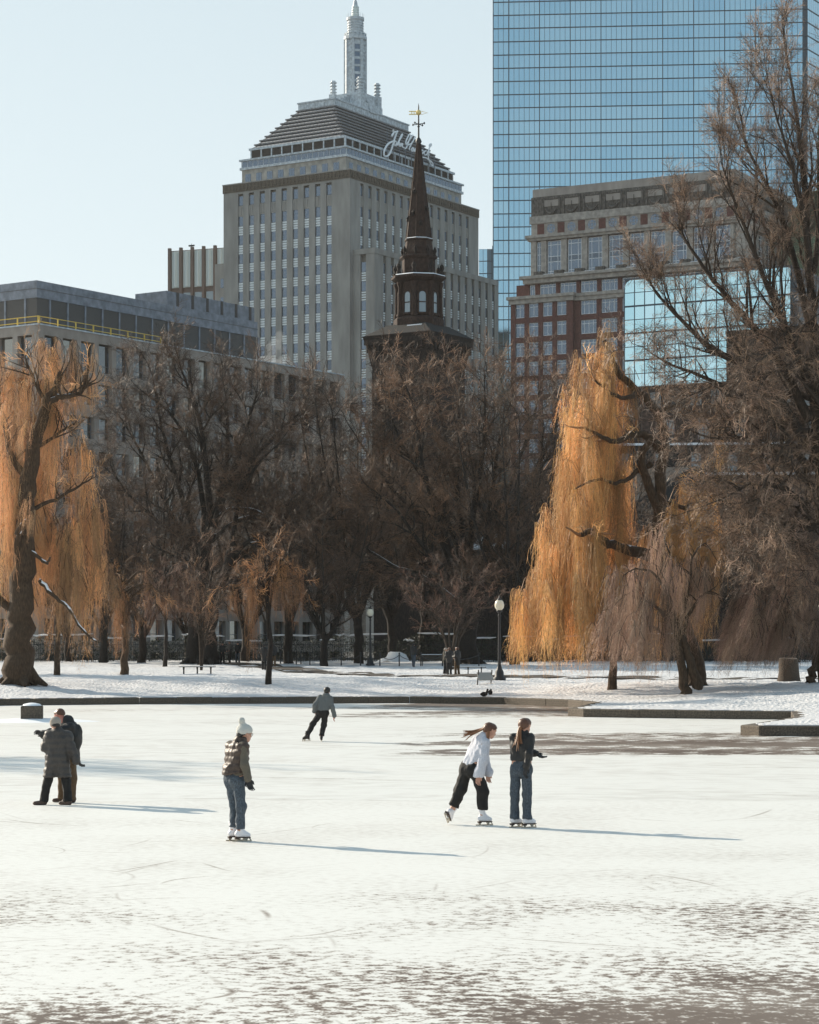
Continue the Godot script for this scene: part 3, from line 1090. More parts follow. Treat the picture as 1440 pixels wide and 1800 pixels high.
func build_roof_sign():
	# the strokes stand on a plane just in front of the roof's right slope
	var t := thing("rooftop_script_sign", "huge white cursive lettering standing on the stepped roof of the stone tower", "sign", TOWER_AT, TOWER_TURN)
	var inv := t.transform.affine_inverse()
	var eye := inv * Vector3(0, EYE, 0)
	var px := -3.4
	var letters := {
		"letter_J": [[[345, 295], [368, 250], [392, 212], [378, 182], [372, 158], [388, 195], [425, 206], [470, 195]], [[455, 200], [430, 270], [405, 350], [380, 430], [350, 530], [320, 620], [280, 690], [225, 722], [185, 700], [180, 640], [202, 560], [250, 480], [310, 430], [380, 402], [412, 394]]],
		"letter_o": [[[412, 394], [395, 440], [402, 485], [422, 488], [440, 450], [438, 412], [415, 396]]],
		"letter_h": [[[438, 500], [480, 420], [530, 310], [558, 258], [572, 252], [556, 300], [510, 380], [462, 490]], [[464, 478], [490, 422], [506, 428], [494, 480], [506, 506]]],
		"letter_n": [[[510, 508], [536, 448], [528, 512], [556, 456], [576, 460], [564, 512], [582, 532]]],
		"letter_H": [[[592, 532], [628, 556], [660, 520], [690, 440], [720, 350], [742, 282], [712, 262], [690, 300], [660, 362], [640, 430], [652, 468], [700, 400], [760, 310], [792, 268]], [[838, 308], [792, 400], [746, 480], [714, 560], [726, 584]], [[690, 482], [725, 462], [765, 452]]],
		"letter_a": [[[798, 540], [770, 556], [762, 598], [780, 612], [802, 572], [806, 546], [796, 600], [812, 616]]],
		"letter_n_second": [[[822, 618], [840, 556], [830, 622], [860, 566], [874, 576], [866, 626], [884, 640]]],
		"letter_c": [[[932, 586], [908, 596], [896, 638], [918, 654], [940, 640]]],
		"letter_o_second": [[[985, 588], [962, 612], [960, 656], [984, 664], [1006, 630], [1000, 594], [986, 588]]],
		"letter_c_second": [[[1072, 604], [1042, 612], [1026, 656], [1048, 690], [1078, 678]]],
		"letter_k": [[[1080, 694], [1118, 600], [1150, 520], [1184, 476], [1176, 458], [1150, 462], [1136, 500]], [[1092, 644], [1130, 610], [1144, 632], [1110, 660], [1138, 690]], [[1108, 690], [1122, 770], [1152, 846], [1180, 900], [1204, 914], [1214, 884], [1182, 832], [1122, 790], [1062, 752], [990, 738]]]}
	for nm in letters:
		var g := Geo.new()
		for stroke in letters[nm]:
			var pts := []
			for q in stroke:
				var w := inv * P(660.0 + q[0] / 12.0, 215.0 + q[1] / 12.0, 300.0)
				var dir := w - eye
				pts.append(eye + dir * ((px - eye.x) / dir.x))
			pts = catmull(pts, 4)
			var rad := []
			for i in pts.size():
				rad.append(0.24 if nm == "letter_J" else 0.17)
			g.tube(pts, rad, 6)
		part(t, nm, g.mesh(), mats.sign_white)
	var g := Geo.new()
	for k in 9:
		var z := -21.0 - k * 2.6
		g.box(px - 0.35, px - 0.2, 112.5, 120.0 - k * 0.2, z - 0.07, z + 0.07)
	for k in 2:
		g.box(px - 0.36, px - 0.21, 113.5 + k * 3.0, 113.6 + k * 3.0, -42.0, -20.5)
	part(t, "support_frame", g.mesh(), mats.grey_panel)

func build_glass_tower():
	var b := thing("mirror_glass_tower", "huge blue mirror glass skyscraper with a fine dark grid", "building", Vector3(112.7, 0, -645.0), -0.0787)
	var a := 89.0
	var H := 241.0
	var core := Geo.new()
	# prism core: front, slanting right flank, back
	var inv := Basis(Vector3.UP, 0.0787)
	var rd := inv * Vector3(0.53, 0, -0.848)
	var A := Vector3(-a, 0, -0.12)
	var B := Vector3(-0.06, 0, -0.12)
	var C := B + rd * 32.0
	var D := A + rd * 32.0
	var up := Vector3(0, H, 0)
	core.quad(A, A + up, B + up, B)
	core.quad(B, B + up, C + up, C)
	core.quad(C, C + up, D + up, D)
	core.quad(D, D + up, A + up, A)
	core.quad(A + up, D + up, C + up, B + up)
	part(b, "core", core.mesh(), mats.mullion)
	var fl := 3.79
	var variants := []
	var rng := RandomNumberGenerator.new()
	rng.seed = 77
	var panes := [M("mirror_blue_b", lin(0.37, 0.57, 0.68), 0.07, null, Vector3.ONE, null, 1.0, 1.0), M("mirror_blue_c", lin(0.43, 0.615, 0.705), 0.06, null, Vector3.ONE, null, 1.0, 1.0), mats.mirror_blue]
	var pw := 1.46
	var pane := func(g: Geo, x: float, y: float):
		var t := rng.randfn(0, 0.004)
		var u := rng.randfn(0, 0.004)
		var m := 0.05
		g.quad(Vector3(x + m, y + 0.16, t), Vector3(x + m, y + fl - 0.16, t + u), Vector3(x + pw - m, y + fl - 0.16, u - t), Vector3(x + pw - m, y + 0.16, -t))
	for k in 12:
		var g := Geo.new()
		for i in 6:
			pane.call(g, i * pw, 0.0)
		variants.append(g.mesh())
	var first := Geo.new()
	for i in 3:
		pane.call(first, i * pw, 0.0)
	var first_mesh := first.mesh()
	var low := Geo.new()
	var off := a - 4.5 - 9 * 6 * pw      # narrower last bay at the corner
	for f in 63:
		var y := f * fl + 1.0
		for c in 11:
			var x := -a if c == 0 else -a + 4.5 + (c - 1) * 6 * pw
			if c == 10:
				var gg := Geo.new() if f > 24 and f < 50 else low
				gg.T = Transform3D.IDENTITY
				for i in int(off / pw):
					pane.call(gg, x + i * pw, y)
				if gg != low:
					part(b, "glass_panel", gg.mesh(), panes[rng.randi() % 3])
			elif f > 24 and f < 50:
				part(b, "glass_panel", first_mesh if c == 0 else variants[rng.randi() % 12], panes[rng.randi() % 3], Transform3D(Basis.IDENTITY, Vector3(x, y, 0)))
			else:
				for i in (3 if c == 0 else 6):
					pane.call(low, x + i * pw, y)
	# slanting right flank
	low.T = Transform3D(Basis(rd, Vector3.UP, rd.cross(Vector3.UP)), Vector3(0.06, 0, 0.02))
	for f in 63:
		for i in 21:
			pane.call(low, 0.2 + i * pw, f * fl + 1.0)
	part(b, "other_glass_panels", low.mesh(), mats.mirror_blue).set_meta("kind", "stuff")
	for f in 63:
		var g := Geo.new()
		var y := f * fl + 1.0
		g.box(-a - 0.1, 0.05, y - 0.14, y + 0.14, -0.1, 0.14)
		g.T = Transform3D(Basis(rd, Vector3.UP, rd.cross(Vector3.UP)), Vector3(0.06, 0, 0.02))
		g.box(0.15, 32, y - 0.14, y + 0.14, -0.1, 0.14)
		part(b, "floor_mullion", g.mesh(), mats.mullion)
	for c in 12:
		var x := -a if c == 0 else (0.0 if c == 11 else -a + 4.5 + (c - 1) * 6 * pw)
		part(b, "vertical_mullion", boxmesh(x - 0.12, x + 0.12, 0, H, -0.1, 0.16), mats.mullion)
	var fine := Geo.new()
	for c in 11:
		var x := -a if c == 0 else -a + 4.5 + (c - 1) * 6 * pw
		for i in range(1, 3 if c == 0 else 6):
			if x + i * pw < -0.2:
				fine.box(x + i * pw - 0.07, x + i * pw + 0.07, 0, H, -0.08, 0.1)
	part(b, "fine_mullions", fine.mesh(), mats.mullion_fine).set_meta("kind", "stuff")

# a window in a unit frame: bars given as fractions, its pane a sub-part
var window_cache := {}
func framed_window(parent: Node3D, called: String, xf: Transform3D, w: float, h: float, vbars: Array, hbars: Array, bar: float, glass: Material, frame: Material, round_top := false):
	var key := [called, w, h, vbars, hbars]
	if not window_cache.has(key):
		var f := Geo.new()
		f.box(-w / 2, -w / 2 + bar, 0, h, -0.08, 0.05)
		f.box(w / 2 - bar, w / 2, 0, h, -0.08, 0.05)
		f.box(-w / 2 + bar, w / 2 - bar, 0, bar, -0.08, 0.048)
		f.box(-w / 2 + bar, w / 2 - bar, h - bar, h, -0.08, 0.048)
		for v in vbars:
			f.box(-w / 2 + v * w - bar / 2, -w / 2 + v * w + bar / 2, bar, h - bar, -0.06, 0.04)
		for q in hbars:
			f.box(-w / 2 + bar, w / 2 - bar, q * h - bar / 2, q * h + bar / 2, -0.06, 0.034)
		window_cache[key] = [f.mesh(), boxmesh(-w / 2 + 0.02, w / 2 - 0.02, 0.02, h - 0.02, -0.1, -0.02)]
	var o := part(parent, called, window_cache[key][0], frame, xf)
	part(o, "pane", window_cache[key][1], glass)

func build_brick_block():
	var b := thing("red_brick_office_block", "red brick and grey stone office block with round windows below its blank parapet", "building", Vector3(63.25, 0, -440), -0.496)
	var a := 44.0
	var bb := 34.0
	var T := TL(a)
	var g := Geo.new()
	# blank parapet with panels and swags
	g.box(-a + 0.3, -0.3, 93.3, 94.9, -bb + 0.3, -0.3)
	part(b, "parapet_cap", g.mesh(), mats.cast_stone)
	g = Geo.new()
	g.box(-a, 0, 89.4, 93.3, -bb, -0.25)
	part(b, "parapet", g.mesh(), mats.stained_stone)
	var sw := Geo.new()
	var arc := []
	for k in 9:
		var u := -1.0 + 2.0 * k / 8.0
		arc.append(Vector3(u * 1.25, 0.95 * u * u, 0.05 + 0.12 * (1.0 - u * u)))
	sw.tube(arc, [0.08, 0.16, 0.24, 0.3, 0.34, 0.3, 0.24, 0.16, 0.08], 7)
	sw.tube([Vector3(0, 0.2, 0.1), Vector3(0, 2.2, 0.05)], [0.1, 0.06], 5)
	var swm := sw.mesh()
	for face in 2:
		for k in (9 if face == 0 else 7):
			var xf := (T if face == 0 else TR) * Transform3D(Basis.IDENTITY, Vector3(4.5 + 4.5 * k, 0, 0))
			var fr := Geo.new()
			fr.box(-1.95, -1.6, 89.5, 93.0, -0.26, 0.02)
			fr.box(1.6, 1.95, 89.5, 93.0, -0.26, 0.02)
			fr.box(-1.6, 1.6, 92.6, 93.0, -0.26, 0.0)
			part(b, "panel_frame", fr.mesh(), mats.stained_stone, xf)
			part(b, "panel", boxmesh(-1.55, 1.55, 91.2, 92.5, -0.26, -0.12), mats.cast_stone, xf)
			part(b, "swag", swm, mats.stained_stone, xf.translated_local(Vector3(0, 89.75, -0.12)))
	g = Geo.new()
	g.box(-a - 0.15, 0.15, 87.9, 89.4, -bb - 0.15, 0.15)
	part(b, "stone_band", g.mesh(), mats.cast_stone_pale)
	# round window storey
	g = Geo.new()
	g.box(-a + 0.1, -0.1, 85.5, 87.9, -bb + 0.1, -0.1)
	part(b, "round_window_storey", g.mesh(), mats.cast_stone_pale)
	for face in 2:
		for k in (10 if face == 0 else 7):
			var s := 2.2 + 4.5 * k
			var xf := (T if face == 0 else TR) * Transform3D(Basis.IDENTITY, Vector3(s, 85.62, -0.1))
			part(b, "brick_panel", boxmesh(-0.75, 0.75, 0, 2.15, 0.002, 0.08), mats.red_brick, xf)
			if k < 9:
				var x2 := xf.translated_local(Vector3(2.3, 0.1, 0.0))
				var q := Geo.new()
				for e in 20:
					var a0 := TAU * e / 20.0
					var a1 := TAU * (e + 1) / 20.0
					var c := Vector3(0, 1.0, 0.0)
					var i0 := c + Vector3(sin(a0) * 0.92, cos(a0) * 0.92, 0.05)
					var i1 := c + Vector3(sin(a1) * 0.92, cos(a1) * 0.92, 0.05)
					var o0 := c + Vector3(sin(a0) * 1.1, cos(a0) * 1.1, 0.05)
					var o1 := c + Vector3(sin(a1) * 1.1, cos(a1) * 1.1, 0.05)
					q.quad(i0, o0, o1, i1)
					q.quad(i1 + Vector3(0, 0, -0.05), i0 + Vector3(0, 0, -0.05), i0, i1)
				q.box(-0.42, -0.34, 0.15, 1.85, 0.03, 0.06)
				q.box(0.34, 0.42, 0.15, 1.85, 0.03, 0.06)
				q.box(-0.9, 0.9, 0.6, 0.68, 0.03, 0.058)
				q.box(-0.9, 0.9, 1.32, 1.4, 0.03, 0.058)
				var w := part(b, "round_window", q.mesh(), mats.cast_stone, x2)
				var pd := Geo.new()
				for e in 20:
					var a0 := TAU * e / 20.0
					var a1 := TAU * (e + 1) / 20.0
					pd.tri(Vector3(0, 1, 0.025), Vector3(sin(a0) * 0.95, 1 + cos(a0) * 0.95, 0.025), Vector3(sin(a1) * 0.95, 1 + cos(a1) * 0.95, 0.025))
				part(w, "pane", pd.mesh(), mats.office_glass)
	g = Geo.new()
	g.box(-a - 0.9, 0.9, 84.9, 85.5, -bb - 0.9, 0.9)
	g.box(-a - 0.5, 0.5, 84.4, 84.9, -bb - 0.5, 0.5)
	part(b, "cornice", g.mesh(), mats.cast_stone_pale)
	# tall windows between pilasters
	g = Geo.new()
	g.box(-a + 0.6, -0.6, 77.2, 84.4, -bb + 0.6, -0.6)
	part(b, "window_wall", g.mesh(), mats.red_brick)
	for face in 2:
		var TT := T if face == 0 else TR
		for k in (11 if face == 0 else 8):
			var s := 2.25 + 4.5 * (k - 0)
			if k == 0:
				part(b, "pilaster", boxmesh(0.0, 1.2, 77.2, 84.4, -0.6, 0), mats.cast_stone_pale, TT)
				framed_window(b, "narrow_window", TT * Transform3D(Basis.IDENTITY, Vector3(1.75, 77.4, -0.45)), 0.95, 6.8, [0.5], [0.12, 0.3, 0.62, 0.85], 0.09, mats.office_glass, mats.white_frame)
			part(b, "pilaster", boxmesh(s + 0.0, minf(s + 1.2, (a if face == 0 else bb) - 0.01), 77.2, 84.4, -0.6, 0.0), mats.cast_stone_pale, TT)
			if k < (9 if face == 0 else 7):
				var xf := TT * Transform3D(Basis.IDENTITY, Vector3(s + 2.85, 77.4, -0.45))
				framed_window(b, "tall_window", xf, 2.95, 6.8, [0.24, 0.76], [0.1, 0.38, 0.54, 0.88], 0.11, mats.office_glass, mats.white_frame)
				part(b, "window_spandrel", boxmesh(-1.4, 1.4, 2.7, 3.6, -0.02, 0.02), mats.office_glass_dark, xf)
	g = Geo.new()
	g.box(-a - 1.8, 1.8, 76.6, 77.2, -bb - 1.8, 1.8)
	g.box(-a - 1.2, 1.2, 75.7, 76.6, -bb - 1.2, 1.2)
	part(b, "ledge", g.mesh(), mats.cast_stone_pale)
	for k in 10:
		var xf := T * Transform3D(Basis.IDENTITY, Vector3(2.3 + 4.5 * k, 77.2, 0))
		part(b, "planter", boxmesh(-0.95, 0.95, 0, 0.75, 0.35, 1.5), mats.stained_stone, xf)
		part(b, "ledge_snow", boxmesh(1.2, 3.2, 0, 0.14, 0.5, 1.4), mats.clean_snow, xf)
	# storey under the ledge
	var base_l := 4.0
	g = Geo.new()
	g.box(-a - base_l + 0.8, 0, 73.2, 75.7, -bb, -0.3)
	part(b, "upper_brick_storey", g.mesh(), mats.office_glass_dark)
	var row_top := func(s0: float, s1: float, z: float, y0: float, y1: float):
		part(b, "brick_pier", boxmesh(s0, s1, y0, y1, -0.6, z), mats.red_brick, T)
	row_top.call(-3.2, -0.3, 0.0, 73.2, 75.7)
	framed_window(b, "small_window", T * Transform3D(Basis.IDENTITY, Vector3(0.35, 73.3, -0.2)), 1.1, 2.2, [0.5], [], 0.09, mats.office_glass, mats.white_frame)
	row_top.call(1.0, 2.0, 0.0, 73.2, 75.7)
	for k in 10:
		var s := 2.1 + 4.5 * k
		framed_window(b, "wide_window", T * Transform3D(Basis.IDENTITY, Vector3(s + 1.75, 73.3, -0.2)), 3.5, 2.2, [0.22, 0.5, 0.78], [0.75], 0.1, mats.office_glass, mats.white_frame)
		row_top.call(s + 3.5, s + 4.4, 0.0, 73.2, 75.7)
	# main cornice, stepping forward over the left wing
	var jog := 9.8
	g = Geo.new()
	g.T = T
	g.box(-base_l - 0.6, jog + 0.5, 72.6, 73.2, -bb, 1.9)
	g.box(-base_l - 0.2, jog + 0.2, 71.7, 72.6, -bb + 0.1, 1.5)
	g.box(jog + 0.51, a + 0.6, 72.5, 73.1, -bb - 0.1, 0.7)
	g.box(jog + 0.21, a + 0.3, 71.7, 72.5, -bb + 0.1, 0.4)
	part(b, "main_cornice", g.mesh(), mats.cast_stone_pale)
	g = Geo.new()
	g.T = T
	g.box(-base_l + 0.3, jog - 0.3, 0, 71.7, -bb, 0.6)
	g.box(jog - 0.3, a - 0.3, 0, 71.7, -bb, -0.5)
	part(b, "lower_core", g.mesh(), mats.office_glass_dark)
	for k in 5:
		var s0 := -base_l + 3.1 * k
		var s1 := s0 + 0.95 if k > 0 else s0 + 1.05
		if k == 4:
			s1 = jog
		part(b, "brick_pier", boxmesh(s0, s1, 0, 71.7, 0.4, 1.1), mats.red_brick, T)
	part(b, "brick_return", boxmesh(jog - 0.3, jog, 0, 71.7, -0.6, 0.4), mats.red_brick, T)
	for k in 9:
		var s0 := jog + 0.0 if k == 0 else jog + 1.2 + 4.5 * k - 1.0
		part(b, "brick_pier", boxmesh(s0 + (0.004 if k == 0 else 0.0), minf(jog + 1.2 + 4.5 * k, a), 0, 71.7, -0.6, 0), mats.red_brick, T)
	for f in 13:
		var y := 68.9 - 3.92 * f
		part(b, "brick_spandrel", boxmesh(-base_l + 1.05, jog - 0.6, y - 1.1, y, 0.4, 1.04), mats.red_brick, T)
		part(b, "brick_spandrel", boxmesh(jog + 1.2, a - 0.01, y - 1.1, y, -0.6, -0.06), mats.red_brick, T)
		for k in 4:
			framed_window(b, "window", T * Transform3D(Basis.IDENTITY, Vector3(-base_l + 3.1 * k + 2.02, y + 0.02, 0.75)), 2.1, 2.76, [0.5], [0.74], 0.11, mats.office_glass, mats.white_frame)
		for k in 8:
			framed_window(b, "wide_window", T * Transform3D(Basis.IDENTITY, Vector3(jog + 1.2 + 4.5 * k + 1.75, y + 0.02, -0.36)), 3.45, 2.76, [0.22, 0.5, 0.78], [0.74], 0.11, mats.office_glass, mats.white_frame)
	g = Geo.new()
	g.box(-0.3, 0.0, 0, 71.7, -bb, -0.6)
	part(b, "side_wall", g.mesh(), mats.red_brick)
	# green copper vault behind the right end
	g = Geo.new()
	var arcs := []
	for k in 13:
		arcs.append(Vector3(8.0 - 8.0 * cos(PI * k / 12.0), 84.0 + 9.0 * sin(PI * k / 12.0), 0))
	for k in 12:
		g.quad(arcs[k], arcs[k] + Vector3(0, 0, -30), arcs[k + 1] + Vector3(0, 0, -30), arcs[k + 1])
	for q in 14:
		for k in 12:
			g.T = Transform3D(Basis.IDENTITY, Vector3(0, 0, -q * 2.2))
			g.tube([arcs[k], arcs[k + 1]], [0.16, 0.16], 4, false)
	g.T = Transform3D.IDENTITY
	g.box(0.2, 15.8, 0, 84.0, -30, -0.4)
	part(b, "copper_vault", g.mesh(), mats.copper_green, Transform3D(Basis.IDENTITY, Vector3(4.0, 0, -18.0)))

func build_mirror_block():
	var at := P(1098, 492, 330)
	var b := thing("pale_mirror_block", "mid-rise office block of pale sky-blue mirror panes in a dark grid", "building", Vector3(at.x, 0, at.z), -0.496)
	var H: float = at.y
	var W := 26.0
	part(b, "core", boxmesh(0.0, W, 0, H - 0.1, -20, -0.1), mats.mullion)
	var pw := 1.57
	var ph := 1.96
	var rng := RandomNumberGenerator.new()
	rng.seed = 5
	var tints := [mats.mirror_pale, M("mirror_pale_b", lin(0.51, 0.75, 0.81), 0.05, null, Vector3.ONE, null, 1.0, 1.0), M("mirror_pale_c", lin(0.60, 0.80, 0.85), 0.05, null, Vector3.ONE, null, 1.0, 1.0)]
	var meshes := []
	for k in 8:
		var g := Geo.new()
		var t := rng.randfn(0, 0.006)
		var u := rng.randfn(0, 0.006)
		g.quad(Vector3(0.05, 0.05, t), Vector3(0.05, ph - 0.05, u), Vector3(pw - 0.05, ph - 0.05, -t), Vector3(pw - 0.05, 0.05, -u))
		meshes.append(g.mesh())
	for r in 8:
		for c in 16:
			if r == 0 and c == 0:
				var g := Geo.new()          # the rounded corner pane
				var pts := [Vector3(0.05, 0.05, 0)]
				for e in 7:
					pts.append(Vector3(1.25 - 1.2 * cos(PI / 2 * e / 6.0), 0.7 + 1.2 * sin(PI / 2 * e / 6.0), 0))
				pts.append(Vector3(pw - 0.05, ph - 0.06, 0))
				pts.append(Vector3(pw - 0.05, 0.05, 0))
				for e in range(1, pts.size() - 1):
					g.tri(pts[0], pts[e], pts[e + 1])
				part(b, "mirror_pane", g.mesh(), mats.mirror_pale, Transform3D(Basis.IDENTITY, Vector3(0, H - ph, 0.01)))
				continue
			part(b, "mirror_pane", meshes[rng.randi() % 8], tints[rng.randi() % 3], Transform3D(Basis.IDENTITY, Vector3(c * pw, H - ph * (r + 1), 0.01)))
	for r in 9:
		part(b, "floor_bar", boxmesh(0.03, W, H - ph * r - (0.12 if r % 2 == 0 else 0.05), H - ph * r + (0.12 if r % 2 == 0 else 0.05), -0.1, 0.08), mats.mullion)
	for c in 17:
		part(b, "upright_bar", boxmesh(c * pw - 0.05, c * pw + 0.05, H - ph * 8, H - 0.15 if c else H - 1.2, -0.1, 0.076), mats.mullion)
	part(b, "lower_wall", boxmesh(0.0, W, 0, H - ph * 8, -0.1, 0.2), mats.brown_brick)
	for k in 8:
		framed_window(b, "window", Transform3D(Basis.IDENTITY, Vector3(1.8 + k * 3.1, H - ph * 8 - 3.2, 0.22)), 1.9, 2.4, [0.5], [0.5], 0.1, mats.black_glass, mats.brown_brick)
	# brown brick block next to it
	var c0 := P(1277, 582, 316)
	var w := thing("brown_brick_block", "dark brown brick block behind the big bare tree, beside the mirror panes", "building", Vector3(c0.x, 0, c0.z), -0.496)
	part(w, "wall", boxmesh(0, 30, 0, c0.y - 0.5, -24, 0), mats.brown_brick)
	part(w, "coping", boxmesh(-0.1, 30.1, c0.y - 0.5, c0.y, -24.1, 0.15), mats.brown_brick)
	for f in 6:
		for k in 7:
			framed_window(w, "window", Transform3D(Basis.IDENTITY, Vector3(8.6 + k * 3.3, c0.y - 12.0 - f * 3.6, 0.06)), 1.4, 2.2, [], [0.5], 0.1, mats.pale_pane, mats.cast_stone)

func build_travertine_block():
	var at := P(68, 570, 240)
	var b := thing("travertine_office_block", "long beige stone office block with deep square windows and grey rooftop plant storey", "building", Vector3(at.x, 0, at.z), -0.594)
	var H := 36.6
	var a := 40.0
	var bb := 55.2
	part(b, "core", boxmesh(-a + 0.7, -0.7, 0, H - 1.0, -bb + 0.7, -0.7), mats.louvre_dark)
	part(b, "roof_slab", boxmesh(-a, 0, H - 1.0, H, -bb, 0), mats.travertine)
	part(b, "roof_edge", boxmesh(-a - 0.08, 0.08, H, H + 0.14, -bb - 0.08, 0.08), mats.white_metal)
	part(b, "roof_snow", boxmesh(-a + 0.3, -0.4, H + 0.14, H + 0.22, -bb + 0.4, -0.4), mats.clean_snow)
	var pitch := 2.85
	var glass_top := boxmesh(-1.02, 1.02, 0, 3.0, -0.62, -0.52)
	var glass := boxmesh(-1.02, 1.02, 0, 2.35, -0.62, -0.52)
	var fr := Geo.new()
	fr.box(-1.02, -0.96, 0, 2.35, -0.6, -0.46)
	fr.box(0.96, 1.02, 0, 2.35, -0.6, -0.46)
	fr.box(-0.96, 0.96, 0.75, 0.81, -0.6, -0.47)
	var frm := fr.mesh()
	var rng := RandomNumberGenerator.new()
	rng.seed = 31
	var tones := [mats.black_glass, M("black_glass_b", lin(0.13, 0.14, 0.15), 0.05, null, Vector3.ONE, null, 1.0, 0.85), M("black_glass_c", lin(0.30, 0.28, 0.25), 0.04, null, Vector3.ONE, null, 1.0, 0.85)]
	for face in 2:
		var T := TR if face == 0 else TL(a)
		var W := bb if face == 0 else a - 0.7
		var n := 19 if face == 0 else 13
		var s0 := 0.55 if face == 0 else W + 0.7 - 0.55 - 13 * pitch
		# piers
		for k in n + 1:
			var x0 := s0 + k * pitch - 0.36
			var x1 := s0 + k * pitch + 0.36
			if face == 0 and k == 0:
				x0 = 0.002
			if k == n:
				x1 = W - 0.003 if face == 0 else W
			part(b, "stone_pier", boxmesh(x0, x1, 0, H - 1.0, -0.7, 0), mats.travertine, T)
		var y := H - 1.15
		for f in 9:
			var wh := 3.0 if f == 0 else 2.35
			var yb := y - wh
			part(b, "stone_beam", boxmesh(0.36 + s0 - pitch * 0.0, s0 + n * pitch - 0.36, yb - 1.3, yb, -0.68, -0.03), mats.travertine, T)
			for k in n:
				var xf := T * Transform3D(Basis.IDENTITY, Vector3(s0 + (k + 0.5) * pitch, yb, 0))
				var w := part(b, "window", glass_top if f == 0 else glass, tones[rng.randi() % 3], xf)
				part(w, "frame", frm, mats.grey_panel)
			y = yb - 1.3
	# rooftop plant storey
	var p := part(b, "plant_storey", boxmesh(-a + 5, -5, H, H + 5.6, -bb + 11.5, -5), mats.dark_louvre)
	part(p, "fascia", boxmesh(-a + 4.85, -4.85, H + 3.9, H + 5.75, -bb + 11.4, -4.85), mats.grey_panel)
	part(p, "fascia_joint", boxmesh(-a + 4.82, -4.82, H + 4.85, H + 4.9, -bb + 11.38, -4.82), mats.dark_louvre)
	for k in 14:
		part(p, "panel_post", boxmesh(-0.12, 0.12, H, H + 3.9, -0.05, 0.14), mats.grey_panel, TR * Transform3D(Basis.IDENTITY, Vector3(7.0 + k * 2.85, 0, -5)))
	for k in 10:
		part(p, "panel_post", boxmesh(-0.12, 0.12, H, H + 3.9, -0.05, 0.14), mats.grey_panel, Transform3D(Basis.IDENTITY, Vector3(-6.6 - k * 3.0, 0, -5)))
	var ribs := Geo.new()
	for k in 26:
		ribs.box(-a + 4.96, -4.96, H + 0.1 + k * 0.145, H + 0.17 + k * 0.145, -bb + 11.46, -4.96)
	part(p, "louvre_ribs", ribs.mesh(), mats.dark_louvre).set_meta("kind", "stuff")
	part(p, "raised_screen", boxmesh(-10, -5.2, H + 5.75, H + 7.5, -bb + 11.6, -27.0), mats.grey_panel)
	for k in 6:
		part(p, "dark_slot", boxmesh(-0.22, 0.22, H + 5.9, H + 7.52, -0.05, 0.05), mats.louvre_dark, TR * Transform3D(Basis.IDENTITY, Vector3(29.0 + k * 2.75, 0, -5.2)))
	# yellow guard rail on the roof edge
	var rail := Geo.new()
	for yy in [0.55, 1.1]:
		rail.tube([Vector3(-a, H + yy, -1.0), Vector3(-1.0, H + yy, -1.0), Vector3(-1.0, H + yy, -21.0)], [0.05, 0.05, 0.05], 5)
	var rl := part(b, "guard_rail", rail.mesh(), mats.rail_yellow)
	var pm := boxmesh(-0.06, 0.06, 0.14, 1.15, -0.06, 0.06)
	for k in 12:
		part(rl, "rail_post", pm, mats.rail_yellow, Transform3D(Basis.IDENTITY, Vector3(-1.0 - k * 3.0, H, -1.0)))
	for k in 8:
		part(rl, "rail_post", pm, mats.rail_yellow, Transform3D(Basis.IDENTITY, Vector3(-1.0, H, -1.2 - k * 2.83)))

